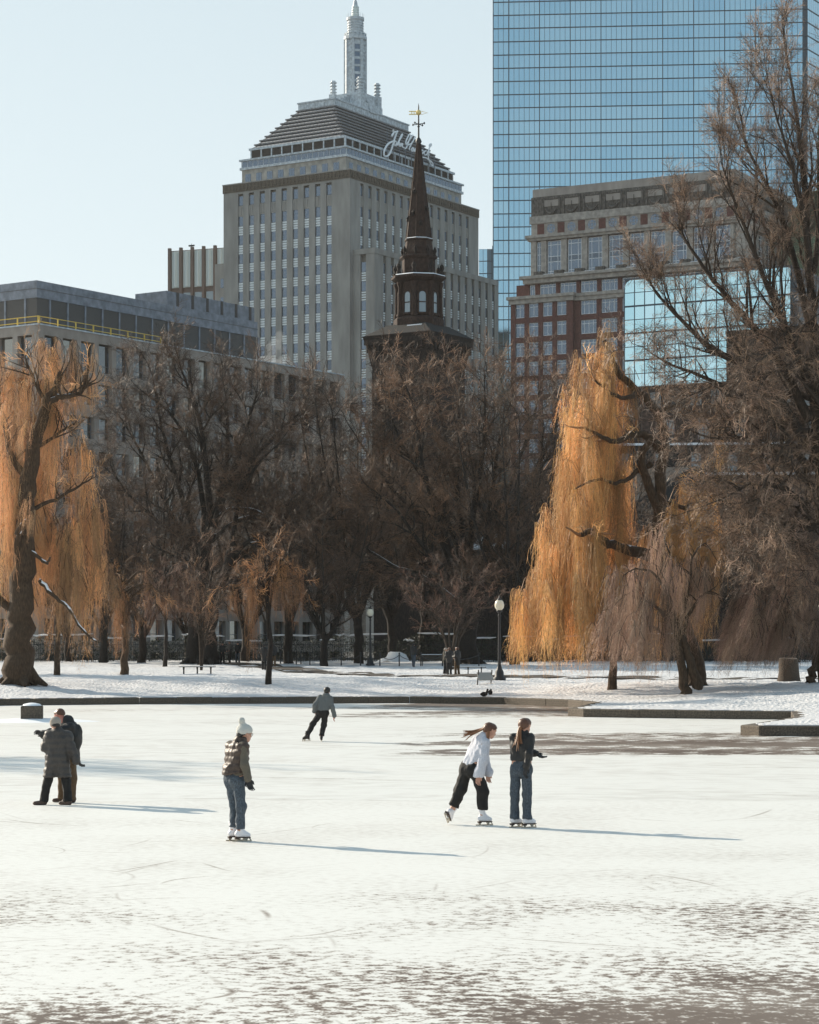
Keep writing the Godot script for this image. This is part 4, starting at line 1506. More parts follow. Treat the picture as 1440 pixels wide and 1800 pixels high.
func build_church():
	var b := thing("brownstone_church", "dark brownstone church with octagonal belfry, tall tapering spire and snowy side roof", "church", Vector3(0.94, 0, -235), -0.593)
	var g := Geo.new()
	g.box(-3.33, 3.33, 0, 31.4, -3.33, 3.33)
	part(b, "tower", g.mesh(), mats.brownstone)
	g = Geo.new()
	for s in [-1, 1]:
		g.box(s * 3.0 - 0.42, s * 3.0 + 0.42, 10, 31.4, 3.33, 3.5)
		g.T = TR
		g.box(s * 3.0 - 0.42, s * 3.0 + 0.42, 10, 31.4, 3.33, 3.5)
		g.T = Transform3D.IDENTITY
	part(b, "corner_pilasters", g.mesh(), mats.brownstone)
	g = Geo.new()
	g.frustum(-3.5, 3.5, -3.5, 3.5, 31.4, -3.9, 3.9, -3.9, 3.9, 33.6)
	g.box(-4.05, 4.05, 33.6, 34.1, -4.05, 4.05)
	g.frustum(-4.05, 4.05, -4.05, 4.05, 34.1, -4.2, 4.2, -4.2, 4.2, 34.5)
	part(b, "tower_cornice", g.mesh(), mats.brownstone)
	g = Geo.new()
	for k in 12:
		for T in [Transform3D.IDENTITY, TR]:
			g.T = T
			g.box(-3.7 + k * 0.66, -3.45 + k * 0.66, 32.8, 33.5, 3.8, 4.05)
	part(b, "cornice_brackets", g.mesh(), mats.brownstone)
	g = Geo.new()
	g.frustum(-4.1, 4.1, -4.1, 4.1, 34.5, -2.3, 2.3, -2.3, 2.3, 35.7)
	part(b, "tower_roof", g.mesh(), mats.slate)
	part(b, "tower_roof_snow", boxmesh(0.4, 2.2, 35.3, 35.5, 2.3, 2.75), mats.clean_snow)
	var ph := PI / 8
	g = Geo.new()
	g.lathe([Vector2(2.65, 34.9), Vector2(2.65, 36.3), Vector2(2.5, 36.5), Vector2(2.2, 36.6), Vector2(2.2, 40.1), Vector2(2.6, 40.3), Vector2(2.9, 40.5), Vector2(2.9, 40.75), Vector2(2.0, 41.0)], 8, true, ph)
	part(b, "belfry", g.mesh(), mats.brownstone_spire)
	var snow := Geo.new()
	snow.lathe([Vector2(2.86, 40.76), Vector2(2.75, 40.86), Vector2(2.1, 40.95)], 8, true, ph)
	part(b, "ledge_snow", snow.mesh(), mats.clean_snow).set_meta("label", "broken line of snow on the belfry ledge")
	for s in 8:
		var an := TAU * s / 8
		var side := Transform3D(Basis(Vector3.UP, an), Vector3(sin(an), 0, cos(an)) * 2.2 * cos(PI / 8))
		# arched opening: a surround, then the pane
		var f := Geo.new()
		var outer := []
		var inner := []
		for e in 9:
			var t := PI * e / 8.0
			outer.append(Vector3(-0.62 * cos(t), 38.7 + 0.62 * sin(t), 0.1))
			inner.append(Vector3(-0.36 * cos(t), 38.7 + 0.36 * sin(t), 0.1))
		outer.insert(0, Vector3(-0.62, 36.9, 0.1)); inner.insert(0, Vector3(-0.36, 36.9, 0.1))
		outer.append(Vector3(0.62, 36.9, 0.1)); inner.append(Vector3(0.36, 36.9, 0.1))
		for e in outer.size() - 1:
			f.quad(inner[e], outer[e], outer[e + 1], inner[e + 1])
			f.quad(inner[e + 1] + Vector3(0, 0, -0.12), inner[e] + Vector3(0, 0, -0.12), inner[e], inner[e + 1])
			f.quad(outer[e] + Vector3(0, 0, -0.12), outer[e + 1] + Vector3(0, 0, -0.12), outer[e + 1], outer[e])
		f.box(-0.62, 0.62, 36.7, 36.9, -0.05, 0.2)
		var w := part(b, "arched_window", f.mesh(), mats.brownstone_spire, side)
		var pd := Geo.new()
		for e in inner.size() - 1:
			pd.tri(Vector3(0, 37.5, 0.02), inner[e] + Vector3(0, 0, -0.08), inner[e + 1] + Vector3(0, 0, -0.08))
		pd.tri(Vector3(0, 37.5, 0.02), inner[-1] + Vector3(0, 0, -0.08), inner[0] + Vector3(0, 0, -0.08))
		part(w, "pane", pd.mesh(), mats.pale_pane)
		part(w, "bar", boxmesh(-0.4, 0.4, 37.9, 38.0, 0.0, 0.07), mats.brownstone_spire)
		var ac := an + PI / 8
		var col := Geo.new()
		col.lathe([Vector2(0.34, 36.5), Vector2(0.34, 36.8), Vector2(0.24, 36.95), Vector2(0.21, 39.5), Vector2(0.32, 39.8), Vector2(0.36, 40.1)], 10)
		part(b, "column", col.mesh(), mats.brownstone_spire, Transform3D(Basis.IDENTITY, Vector3(sin(ac), 0, cos(ac)) * 2.28))
		var fin := Geo.new()
		fin.lathe([Vector2(0.28, 40.8), Vector2(0.28, 41.1), Vector2(0.12, 41.25), Vector2(0.26, 41.6), Vector2(0.2, 41.85), Vector2(0.05, 42.0), Vector2(0, 42.3)], 8)
		part(b, "finial", fin.mesh(), mats.brownstone, Transform3D(Basis.IDENTITY, Vector3(sin(ac), 0, cos(ac)) * 2.45))
		var fin2 := Geo.new()
		fin2.lathe([Vector2(0.2, 42.85), Vector2(0.08, 43.1), Vector2(0.2, 43.4), Vector2(0.14, 43.6), Vector2(0, 43.9)], 8)
		part(b, "finial", fin2.mesh(), mats.brownstone, Transform3D(Basis.IDENTITY, Vector3(sin(ac), 0, cos(ac)) * 1.72))
	g = Geo.new()
	g.lathe([Vector2(1.75, 40.9), Vector2(1.75, 42.5), Vector2(2.0, 42.7), Vector2(2.0, 42.85), Vector2(1.6, 42.95)], 8, true, ph)
	part(b, "upper_drum", g.mesh(), mats.brownstone_spire)
	g = Geo.new()
	g.lathe([Vector2(1.62, 42.9), Vector2(1.38, 44.4), Vector2(1.5, 44.5), Vector2(1.5, 44.65), Vector2(1.34, 44.7), Vector2(0.2, 54.6), Vector2(0.0, 54.8)], 8, true, ph)
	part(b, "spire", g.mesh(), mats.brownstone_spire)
	g = Geo.new()
	for s in 8:
		var an := TAU * s / 8 + ph
		var o := Vector3(sin(an), 0, cos(an))
		g.tube([o * 1.34 + Vector3(0, 44.7, 0), o * 0.2 + Vector3(0, 54.6, 0)], [0.07, 0.04], 5)
	part(b, "spire_ribs", g.mesh(), mats.brownstone_spire)
	g = Geo.new()
	g.lathe([Vector2(1.51, 44.65), Vector2(1.44, 44.72), Vector2(1.36, 44.74)], 8, true, ph)
	part(b, "ring_snow", g.mesh(), mats.clean_snow)
	for q in [[0, 47.0], [1, 45.9], [0, 49.3], [7, 46.5], [2, 47.5]]:
		var an: float = TAU * q[0] / 8
		var rr: float = lerpf(1.34, 0.2, (q[1] - 44.7) / 9.9) * cos(ph)
		var l := Geo.new()
		l.box(-0.16, 0.16, 0, 0.3, -0.2, 0.22)
		l.frustum(-0.2, 0.2, -0.2, 0.25, 0.3, -0.02, 0.02, -0.2, 0.0, 0.6)
		part(b, "spire_light", l.mesh(), mats.brownstone, Transform3D(Basis(Vector3.UP, an), Vector3(sin(an) * rr, q[1], cos(an) * rr)))
	g = Geo.new()
	g.lathe([Vector2(0.2, 54.5), Vector2(0.34, 54.8), Vector2(0.2, 55.1), Vector2(0.1, 55.2), Vector2(0.06, 58.4), Vector2(0, 58.8)], 8)
	g.lathe([Vector2(0.06, 56.2), Vector2(0.15, 56.35), Vector2(0.06, 56.5)], 8)
	g.box(-0.7, 0.7, 56.55, 56.62, -0.03, 0.03)
	g.box(-0.03, 0.03, 56.55, 56.62, -0.7, 0.7)
	for q in [Vector3(-0.7, 56.6, 0), Vector3(0.7, 56.6, 0), Vector3(0, 56.6, 0.7), Vector3(0, 56.6, -0.7)]:
		g.T = Transform3D(Basis.IDENTITY, q)
		g.lathe([Vector2(0, -0.15), Vector2(0.12, 0), Vector2(0, 0.15)], 6)
	var rod := part(b, "finial_rod", g.mesh(), mats.iron)
	g = Geo.new()
	g.T = Transform3D(Basis(Vector3.UP, 0.593), Vector3.ZERO)
	g.box(-1.0, -0.12, 57.85, 57.95, -0.03, 0.03)
	g.box(-1.0, -0.12, 57.55, 57.65, -0.03, 0.03)
	g.box(-0.75, -0.67, 57.65, 57.85, -0.03, 0.03)
	g.box(-0.5, -0.42, 57.65, 57.85, -0.03, 0.03)
	g.T = g.T * Transform3D(Basis.IDENTITY, Vector3(0, 57.75, 0))
	g.lathe([Vector2(0, -0.32), Vector2(0.26, -0.1), Vector2(0.3, 0.05), Vector2(0.2, 0.25), Vector2(0, 0.32)], 10)
	g.frustum(0.2, 0.35, -0.03, 0.03, -0.18, 0.9, 0.95, -0.03, 0.03, 0.0)
	g.frustum(0.9, 0.95, -0.03, 0.03, 0.0, 0.2, 0.35, -0.03, 0.03, 0.18)
	part(rod, "weathervane", g.mesh(), mats.gilded)
	# nave and snowy side roof
	g = Geo.new()
	g.box(2.0, 22.0, 0, 16.5, -34, -4.0)
	part(b, "nave_wall", g.mesh(), mats.brownstone)
	g = Geo.new()
	g.frustum(1.6, 22.4, -34.4, -3.6, 16.5, 1.8, 22.2, -19.5, -18.5, 21.5)
	part(b, "nave_roof", g.mesh(), mats.slate)
	g = Geo.new()
	g.box(3.4, 14, 0, 11.6, -4, 3.0)
	part(b, "aisle_wall", g.mesh(), mats.brownstone)
	g = Geo.new()
	g.frustum(3.3, 14.2, -4, 3.3, 11.6, 3.3, 14.2, -4.0, -3.6, 14.8)
	part(b, "aisle_roof", g.mesh(), mats.slate)
	for q in [[6.6, 9.0, 0.25, 0.8], [9.1, 13.6, 0.1, 0.62]]:
		g = Geo.new()
		var z0: float = lerpf(3.3, -3.6, q[2])
		var z1: float = lerpf(3.3, -3.6, q[3])
		var y0: float = lerpf(11.6, 14.8, q[2])
		var y1: float = lerpf(11.6, 14.8, q[3])
		g.quad(Vector3(q[0], y0 + 0.12, z0), Vector3(q[0] + 0.5, y1 + 0.12, z1), Vector3(q[1] - 0.3, y1 + 0.12, z1), Vector3(q[1], y0 + 0.12, z0))
		g.quad(Vector3(q[0], y0 - 0.02, z0), Vector3(q[0], y0 + 0.12, z0), Vector3(q[1], y0 + 0.12, z0), Vector3(q[1], y0 - 0.02, z0))
		part(b, "roof_snow", g.mesh(), mats.clean_snow)

func build_brownstone_hall():
	var c := P(985, 838, 252)
	var b := thing("brownstone_hall", "low reddish brownstone building with a snowy cornice behind the golden willow", "building", Vector3(c.x, 0, c.z), -0.10)
	var W := 34.0
	var H := c.y
	part(b, "wall", boxmesh(0, W, 0, H - 0.7, -16, -0.3), mats.mauve_stone)
	part(b, "cornice", boxmesh(-0.6, W + 0.6, H - 0.7, H, -16.5, 0.7), mats.brownstone)
	part(b, "cornice_snow", boxmesh(-0.5, W + 0.5, H, H + 0.3, -2.0, 0.6), mats.clean_snow)
	for k in 7:
		part(b, "pilaster", boxmesh(-0.5, 0.5, 0, H - 0.7, -0.3, 0.1), mats.brownstone, Transform3D(Basis.IDENTITY, Vector3(0.6 + k * 5.4, 0, 0)))
	for k in 6:
		var xf := Transform3D(Basis.IDENTITY, Vector3(3.3 + k * 5.4, 0, -0.3))
		var o := part(b, "recessed_window", boxmesh(-1.35, 1.35, 9.0, 15.6, 0.004, 0.12), mats.brownstone, xf)
		part(o, "blind", boxmesh(-1.1, 1.1, 10.6, 15.2, 0.12, 0.16), mats.mauve_stone)
		part(o, "dark_pane", boxmesh(-1.1, 1.1, 9.2, 10.5, 0.12, 0.16), mats.black_glass)
		part(b, "lower_window", boxmesh(-1.0, 1.0, 2.4, 6.4, 0.004, 0.1), mats.black_glass, xf)
	part(b, "attic", boxmesh(1.0, W - 1, H, H + 3.6, -15, -2.6), mats.slate)
	for k in 8:
		framed_window(b, "attic_window", Transform3D(Basis.IDENTITY, Vector3(3.0 + k * 4.0, H + 0.6, -2.5)), 1.3, 2.2, [], [0.5], 0.12, mats.pale_pane, mats.mauve_stone)
	part(b, "attic_snow", boxmesh(6.0, W - 4, H + 3.6, H + 3.85, -8, -2.4), mats.clean_snow)
	part(b, "upper_block", boxmesh(9.0, W - 2, H + 3.85, H + 8.2, -15, -6.5), mats.brown_brick)
	for k in 5:
		framed_window(b, "upper_window", Transform3D(Basis.IDENTITY, Vector3(12.0 + k * 4.0, H + 4.5, -6.4)), 1.5, 2.4, [0.5], [0.5], 0.12, mats.black_glass, mats.mauve_stone)

func build_small_towers():
	# brown tower with pale fluted top, far left
	var c := P(388, 437, 560)
	var b := thing("brown_fluted_tower", "brown tower with pale fluted top storey, beside the stone tower", "building", Vector3(c.x + 2.0, 0, c.z), -0.35)
	var W := 16.5
	var H: float = c.y + 1.0
	part(b, "core", boxmesh(-W, 0, 0, H - 0.6, -14, -0.4), mats.dark_brown_clad)
	for k in 6:
		part(b, "fin", boxmesh(-0.35, 0.35, 0, H, -0.4, 0.35), mats.dark_brown_clad, Transform3D(Basis.IDENTITY, Vector3(-W + 0.4 + k * 3.1, 0, 0)))
	for k in 5:
		var xf := Transform3D(Basis.IDENTITY, Vector3(-W + 1.95 + k * 3.1, 0, 0))
		var f := Geo.new()
		for q in 4:
			f.lathe([Vector2(0.26, H - 9.8), Vector2(0.26, H - 0.9)], 8)
			f.T = Transform3D(Basis.IDENTITY, Vector3(-0.78 + 0.52 * (q + 1), 0, -0.2))
		part(b, "fluted_panel", f.mesh(), mats.pale_fluting, xf)
		part(b, "fluted_back", boxmesh(-1.1, 1.1, H - 9.9, H - 0.8, -0.42, -0.3), mats.pale_fluting, xf)
		for r in 7:
			part(b, "window", boxmesh(-1.0, 1.0, H - 14.6 - r * 4.6, H - 11.2 - r * 4.6, -0.42, -0.2), mats.pale_pane, xf)
			part(b, "floor_band", boxmesh(-1.2, 1.2, H - 15.8 - r * 4.6, H - 14.7 - r * 4.6, -0.42, 0.1), mats.dark_brown_clad, xf)
	var g := Geo.new()
	g.tube([Vector3(-12, H - 0.6, -4), Vector3(-12, H + 1.6, -4)], [0.08, 0.05], 5)
	g.box(-12.8, -11.2, H + 0.9, H + 1.3, -4.1, -3.9)
	part(b, "aerial", g.mesh(), mats.iron)
	# sliver of another glass tower
	c = P(842, 438, 720)
	var t := thing("narrow_glass_tower", "sliver of a far blue glass tower between stone tower and skyscraper", "building", Vector3(c.x, 0, c.z), -0.1)
	part(t, "core", boxmesh(0, 7, 0, c.y, -12, -0.1), mats.mullion)
	for k in 3:
		for r in 8:
			part(t, "glass_panel", boxmesh(0.06 + k * 1.35, 1.28 + k * 1.35, c.y - 3.7 - r * 3.9, c.y - 0.1 - r * 3.9, -0.1, 0.05), mats.mirror_blue if k < 2 else mats.mullion_fine)
	part(t, "corner_slab", boxmesh(4.2, 7.0, 0, c.y + 1.0, -12, 0.1), mats.mullion_fine)

# ---------------------------------------------------------------- park furniture
func build_park():
	# stone pedestal standing on the ice
	var at = P(56.5, 1268, 85.0)
	var t := thing("stone_block", "squat dark stone block standing in the ice at the pond's left edge", "block", Vector3(at.x, 0, at.z), 0.12)
	var g := Geo.new()
	g.box(-0.4, 0.4, 0, 0.56, -0.4, 0.4)
	g.frustum(-0.4, 0.4, -0.4, 0.4, 0.56, -0.36, 0.36, -0.36, 0.36, 0.6)
	part(t, "block", g.mesh(), mats.coping)
	g = Geo.new()
	g.lathe([Vector2(0.36, 0.6), Vector2(0.3, 0.66), Vector2(0.12, 0.7), Vector2(0, 0.71)], 12)
	part(t, "snow_cap", g.mesh(), mats.clean_snow)
	g = Geo.new()
	g.lathe([Vector2(1.7, 0.0), Vector2(1.2, 0.07), Vector2(0.5, 0.12), Vector2(0, 0.12)], 20)
	g = stretch(g, Vector3(1.5, 1, 0.8))
	part(t, "snow_drift", g.mesh(), mats.clean_snow)
	# lamp posts
	var lamp := make_lamp()
	place(lamp, 651, 1170.5)
	tag(lamp, "black park lamp post with a pale globe beside the low chain fence", "lamp post", "park lamp posts")
	var h = lamp.position
	var l2 = copy_of(lamp, "black park lamp post with a warm cream globe next to the tilted plaque", Vector3.ZERO)
	place(l2, 878, 1195)
	l2.scale = Vector3.ONE * 0.98
	var l3 = copy_of(lamp, "lamp post half outside the picture behind the big bare tree", Vector3.ZERO)
	l3.position = Vector3(27.2, ground_y(27.2, -150), -150)
	# tilted plaque by the second lamp
	var q = G(848, 1203)
	t = thing("tilted_plaque", "pale slanted information plaque on two black legs in front of the lamp post", "plaque", q, 0.15)
	g = Geo.new()
	g.T = Transform3D(Basis(Vector3.RIGHT, -1.0), Vector3(0.15, 0.42, 0))
	g.box(-0.4, 0.4, -0.36, 0.36, -0.02, 0.02)
	part(t, "panel", g.mesh(), mats.plaque)
	for s in [-1, 1]:
		g = Geo.new()
		g.tube([Vector3(s * 0.36 + 0.05, -0.1, 0.2), Vector3(s * 0.36 + 0.2, 0.75, -0.25)], [0.035, 0.035], 6)
		part(t, "leg", g.mesh(), mats.iron)
	# benches
	var bench := make_backless_bench()
	place(bench, 347, 1185)
	tag(bench, "long backless black bench alone on the snow at the left", "bench")
	var b2 = copy_of(bench, "backless black bench beside the group of three standing people", Vector3.ZERO)
	place(b2, 823, 1186)
	var b3 := make_back_bench()
	place(b3, 762, 1171)
	tag(b3, "dark slatted bench with a back and snow along its top rail", "bench")
	var b4 = copy_of(b3, "slatted bench seen end on beside the pair of thick trunks", Vector3.ZERO)
	place(b4, 372, 1166)
	b4.rotation.y = 1.2
	# chain fence: posts are things, chains hang between them
	var posts = [478, 493, 507, 521, 529, 545, 563, 600, 634, 668, 702, 740, 778, 842]
	var prev := Vector3.ZERO
	for i in posts.size():
		var o := thing("chain_post", "short black iron post, %s from the left in the low chain fence" % ["first", "second", "third", "fourth", "fifth", "sixth", "seventh", "eighth", "ninth", "tenth", "eleventh", "twelfth", "thirteenth", "last"][i], "post", Vector3.ZERO, 0.0, "posts of the chain fence")
		g = Geo.new()
		g.lathe([Vector2(0.06, -0.1), Vector2(0.05, 0.1), Vector2(0.045, 0.9), Vector2(0.07, 0.95), Vector2(0.05, 1.05), Vector2(0, 1.08)], 8)
		part(o, "post", g.mesh(), mats.iron)
		var yy := 1167.0 + 4.0 * smoothstep(478, 640, posts[i])
		place(o, posts[i], yy)
		if i > 5:
			var pts = []
			var rad = []
			for k in 9:
				var u = k / 8.0
				var p: Vector3 = prev.lerp(o.position, u) + Vector3(0, 0.86 - 0.34 * (1.0 - pow(2 * u - 1, 2)), 0)
				pts.append(p - o.position)
				rad.append(0.028)
			g = Geo.new()
			g.tube(pts, rad, 5)
			part(o, "chain", g.mesh(), mats.iron)
		prev = o.position
	# iron railing and clipped hedge behind it along the street
	t = thing("iron_railing", "black iron picket railing along the far side of the park in front of the hedge", "railing", Vector3(-42, 1.25, -206))
	g = Geo.new()
	for k in 5:
		for yy in [0.25, 1.55]:
			g.box(k * 17.0, k * 17.0 + 16.9, yy, yy + 0.06, -0.03, 0.03)
	part(t, "rails", g.mesh(), mats.iron)
	g = Geo.new()
	for k in 425:
		g.frustum(k * 0.2 - 0.02, k * 0.2 + 0.02, -0.02, 0.02, 0.0, k * 0.2 - 0.015, k * 0.2 + 0.015, -0.015, 0.015, 1.85)
	part(t, "pickets", g.mesh(), mats.iron).set_meta("kind", "stuff")
	var hedge_geo := Geo.new()
	var rng := RandomNumberGenerator.new()
	rng.seed = 17
	for k in 26000:
		var x = rng.randf() * 85.0
		var hh := 2.3 + 0.25 * sin(x * 0.9) + 0.2 * sin(x * 2.7)
		var p = Vector3(x, rng.randf() * hh, -0.9 - rng.randf() * 1.6)
		var a = Vector3(rng.randfn(), rng.randfn(), rng.randfn()).normalized() * 0.14
		var b = Vector3(rng.randfn(), rng.randfn(), rng.randfn()).normalized() * 0.09
		hedge_geo.tri(p - a, p + b, p + a)
	t = thing("clipped_hedge", "dark evergreen hedge behind the iron railing, snow along its top", "hedge", Vector3(-42, 1.2, -206))
	part(t, "leaves", hedge_geo.mesh(), mats.hedge).set_meta("kind", "stuff")
	g = Geo.new()
	var x := 0.0
	while x < 85.0:
		var len := 0.8 + rng.randf() * 3.5
		var hh := 2.3 + 0.25 * sin(x * 0.9) + 0.2 * sin(x * 2.7)
		var pts = []
		var rad = []
		for k in 6:
			pts.append(Vector3(x + len * k / 5.0, hh + 0.02 + rng.randfn() * 0.03, -1.0 + rng.randfn() * 0.15))
			rad.append(0.09 if k > 0 and k < 5 else 0.03)
		g.tube(pts, rad, 6)
		x += len + rng.randf() * 1.4
	part(t, "snow", g.mesh(), mats.clean_snow)
	# a heap of cleared snow and the stump
	t = thing("snow_heap", "white heap of cleared snow in front of the hedge", "snow heap", Vector3(-1.3, 1.2, -200))
	g = Geo.new()
	g.lathe([Vector2(1.7, 0.0), Vector2(1.3, 0.3), Vector2(0.9, 0.55), Vector2(0.5, 0.72), Vector2(0, 0.78)], 18)
	g = roughen(g, 0.35, 2.2)
	part(t, "heap", g.mesh(), mats.clean_snow)
	t = thing("tree_stump", "short grey tree stump on the snow under the weeping branches at the right", "stump", Vector3.ZERO)
	g = Geo.new()
	g.lathe([Vector2(0.72, -0.2), Vector2(0.58, 0.15), Vector2(0.52, 0.5), Vector2(0.5, 1.15), Vector2(0.46, 1.18), Vector2(0, 1.2)], 14)
	g = roughen(g, 0.05, 3.0)
	part(t, "wood", g.mesh(), mats.stump)
	place(t, 1386, 1197)
	# two ducks on the bank
	for q2 in [[851, 1225.5, "dark duck sitting on the snowy bank above the kerb, head up", 0.6], [862, 1222, "dark duck crouched on the snowy bank, head tucked in", 1.4]]:
		var d := thing("duck", q2[2], "duck", Vector3.ZERO, q2[3], "ducks on the bank")
		g = Geo.new()
		g.T = Transform3D(Basis(Vector3.FORWARD, PI / 2), Vector3(0, 0.14, 0))
		g.lathe([Vector2(0.0, -0.24), Vector2(0.06, -0.18), Vector2(0.12, -0.05), Vector2(0.11, 0.08), Vector2(0.05, 0.18), Vector2(0, 0.24)], 10)
		g.T = Transform3D.IDENTITY
		var hy := 0.36 if q2[3] < 1.0 else 0.26
		g.tube([Vector3(0.15, 0.18, 0), Vector3(0.19, hy - 0.06, 0), Vector3(0.2, hy, 0)], [0.06, 0.05, 0.045], 7)
		g.T = Transform3D(Basis.IDENTITY, Vector3(0.21, hy, 0))
		g.lathe([Vector2(0, -0.05), Vector2(0.05, -0.01), Vector2(0.045, 0.03), Vector2(0, 0.055)], 8)
		g.box(0.04, 0.1, -0.015, 0.005, -0.02, 0.02)
		part(d, "body", g.mesh(), mats.bark_dark)
		place(d, q2[0], q2[1])
		d.rotation.y = q2[3]
	build_steam()

func stretch(g: Geo, s: Vector3) -> Geo:
	for i in g.v.size():
		g.v[i] *= s
	return g

func roughen(g: Geo, amount: float, freq: float) -> Geo:
	var nz = FastNoiseLite.new()
	nz.seed = 4
	nz.frequency = freq * 0.3
	for i in g.v.size():
		var p = g.v[i]
		g.v[i] = p + g.n[i] * nz.get_noise_3d(p.x, p.y, p.z) * amount * 2.0
	return g

func place(o: Node3D, px: float, py: float):
	o.position = G(px, py)
	o.position.y = ground_y(o.position.x, o.position.z) - 0.02

func make_lamp() -> Node3D:
	var t := thing("park_lamp", "", "lamp post")
	var g := Geo.new()
	g.lathe([Vector2(0.36, -0.1), Vector2(0.36, 0.12), Vector2(0.26, 0.2), Vector2(0.24, 0.45), Vector2(0.16, 0.6), Vector2(0.12, 0.75)], 12)
	part(t, "base", g.mesh(), mats.iron)
	g = Geo.new()
	g.lathe([Vector2(0.12, 0.7), Vector2(0.09, 0.9), Vector2(0.075, 2.4), Vector2(0.06, 3.5), Vector2(0.1, 3.55), Vector2(0.06, 3.62), Vector2(0.06, 3.7), Vector2(0.16, 3.8), Vector2(0.18, 3.86), Vector2(0, 3.87)], 12)
	part(t, "post", g.mesh(), mats.iron)
	g = Geo.new()
	g.lathe([Vector2(0.13, 3.86), Vector2(0.24, 4.0), Vector2(0.27, 4.16), Vector2(0.22, 4.34), Vector2(0.14, 4.42)], 16)
	part(t, "globe", g.mesh(), mats.globe_glass)
	g = Geo.new()
	g.lathe([Vector2(0.15, 4.41), Vector2(0.1, 4.5), Vector2(0.04, 4.56), Vector2(0.03, 4.66), Vector2(0, 4.7)], 12)
	part(t, "cap", g.mesh(), mats.iron)
	return t

func make_backless_bench() -> Node3D:
	var t := thing("backless_bench", "", "bench")
	for k in 4:
		part(t, "slat", boxmesh(-1.15, 1.15, 0.43, 0.47, -0.24 + k * 0.125, -0.14 + k * 0.125), mats.wood_bench)
	for s in [-0.85, 0.0, 0.85]:
		var g := Geo.new()
		g.tube([Vector3(s, -0.05, 0.17), Vector3(s, 0.25, 0.14), Vector3(s, 0.42, 0.2)], [0.04, 0.035, 0.05], 6)
		g.tube([Vector3(s, -0.05, -0.17), Vector3(s, 0.25, -0.14), Vector3(s, 0.42, -0.2)], [0.04, 0.035, 0.05], 6)
		g.box(s - 0.03, s + 0.03, 0.38, 0.43, -0.24, 0.24)
		part(t, "leg_frame", g.mesh(), mats.iron)
	part(t, "snow", boxmesh(-1.1, 1.1, 0.47, 0.49, -0.2, 0.2), mats.clean_snow)
	return t

func make_back_bench() -> Node3D:
	var t := thing("park_bench", "", "bench")
	for k in 4:
		part(t, "seat_slat", boxmesh(-0.9, 0.9, 0.43, 0.47, -0.2 + k * 0.115, -0.1 + k * 0.115), mats.wood_bench)
	for k in 3:
		var g := Geo.new()
		g.T = Transform3D(Basis(Vector3.RIGHT, -0.2), Vector3(0, 0.52 + k * 0.14, -0.24 - k * 0.03))
		g.box(-0.9, 0.9, 0, 0.1, -0.02, 0.02)
		part(t, "back_slat", g.mesh(), mats.wood_bench)
	for s in [-0.85, 0.85]:
		var g := Geo.new()
		g.tube([Vector3(s, -0.05, 0.24), Vector3(s, 0.45, 0.22), Vector3(s, 0.62, 0.2), Vector3(s, 0.62, -0.22)], [0.035, 0.035, 0.03, 0.03], 6)
		g.tube([Vector3(s, -0.05, -0.26), Vector3(s, 0.42, -0.2), Vector3(s, 0.92, -0.33)], [0.035, 0.035, 0.03], 6)
		part(t, "leg_frame", g.mesh(), mats.iron)
	part(t, "snow", boxmesh(-0.9, 0.9, 0.9, 0.94, -0.36, -0.28), mats.clean_snow)
	return t

func build_steam():
	var rng := RandomNumberGenerator.new()
	rng.seed = 23
	for q in [[470, 634, 1.5, 0.7], [478, 622, 0.8, 0.8], [484, 606, 0.9, 0.9], [492, 592, 0.7, 0.9], [474, 610, 0.6, 0.6], [500, 632, 0.9, 0.7], [509, 640, 0.7, 0.5], [460, 638, 0.8, 0.5], [488, 638, 1.0, 0.5], [497, 614, 0.5, 0.6]]:
		var f = FogVolume.new()
		f.shape = RenderingServer.FOG_VOLUME_SHAPE_ELLIPSOID
		f.size = Vector3(q[2] * 1.9, q[3] * 1.8, q[2] * 1.9)
		var m = FogMaterial.new()
		m.density = 0.16
		m.albedo = Color(0.95, 0.95, 0.95)
		f.material = m
		f.position = P(q[0], q[1], 293)
		f.name = numbered("steam_cloud")
		f.set_meta("kind", "stuff")
		add_child(f, true)

# ---------------------------------------------------------------- trees
# A tree: hand-laid trunk and limbs, grown branches, and instanced sprays of twigs or hanging strands.
var trng := RandomNumberGenerator.new()
var spray_cache = {}

func jitter(s: float) -> Vector3:
	return Vector3(trng.randfn(), trng.randfn(), trng.randfn()) * s

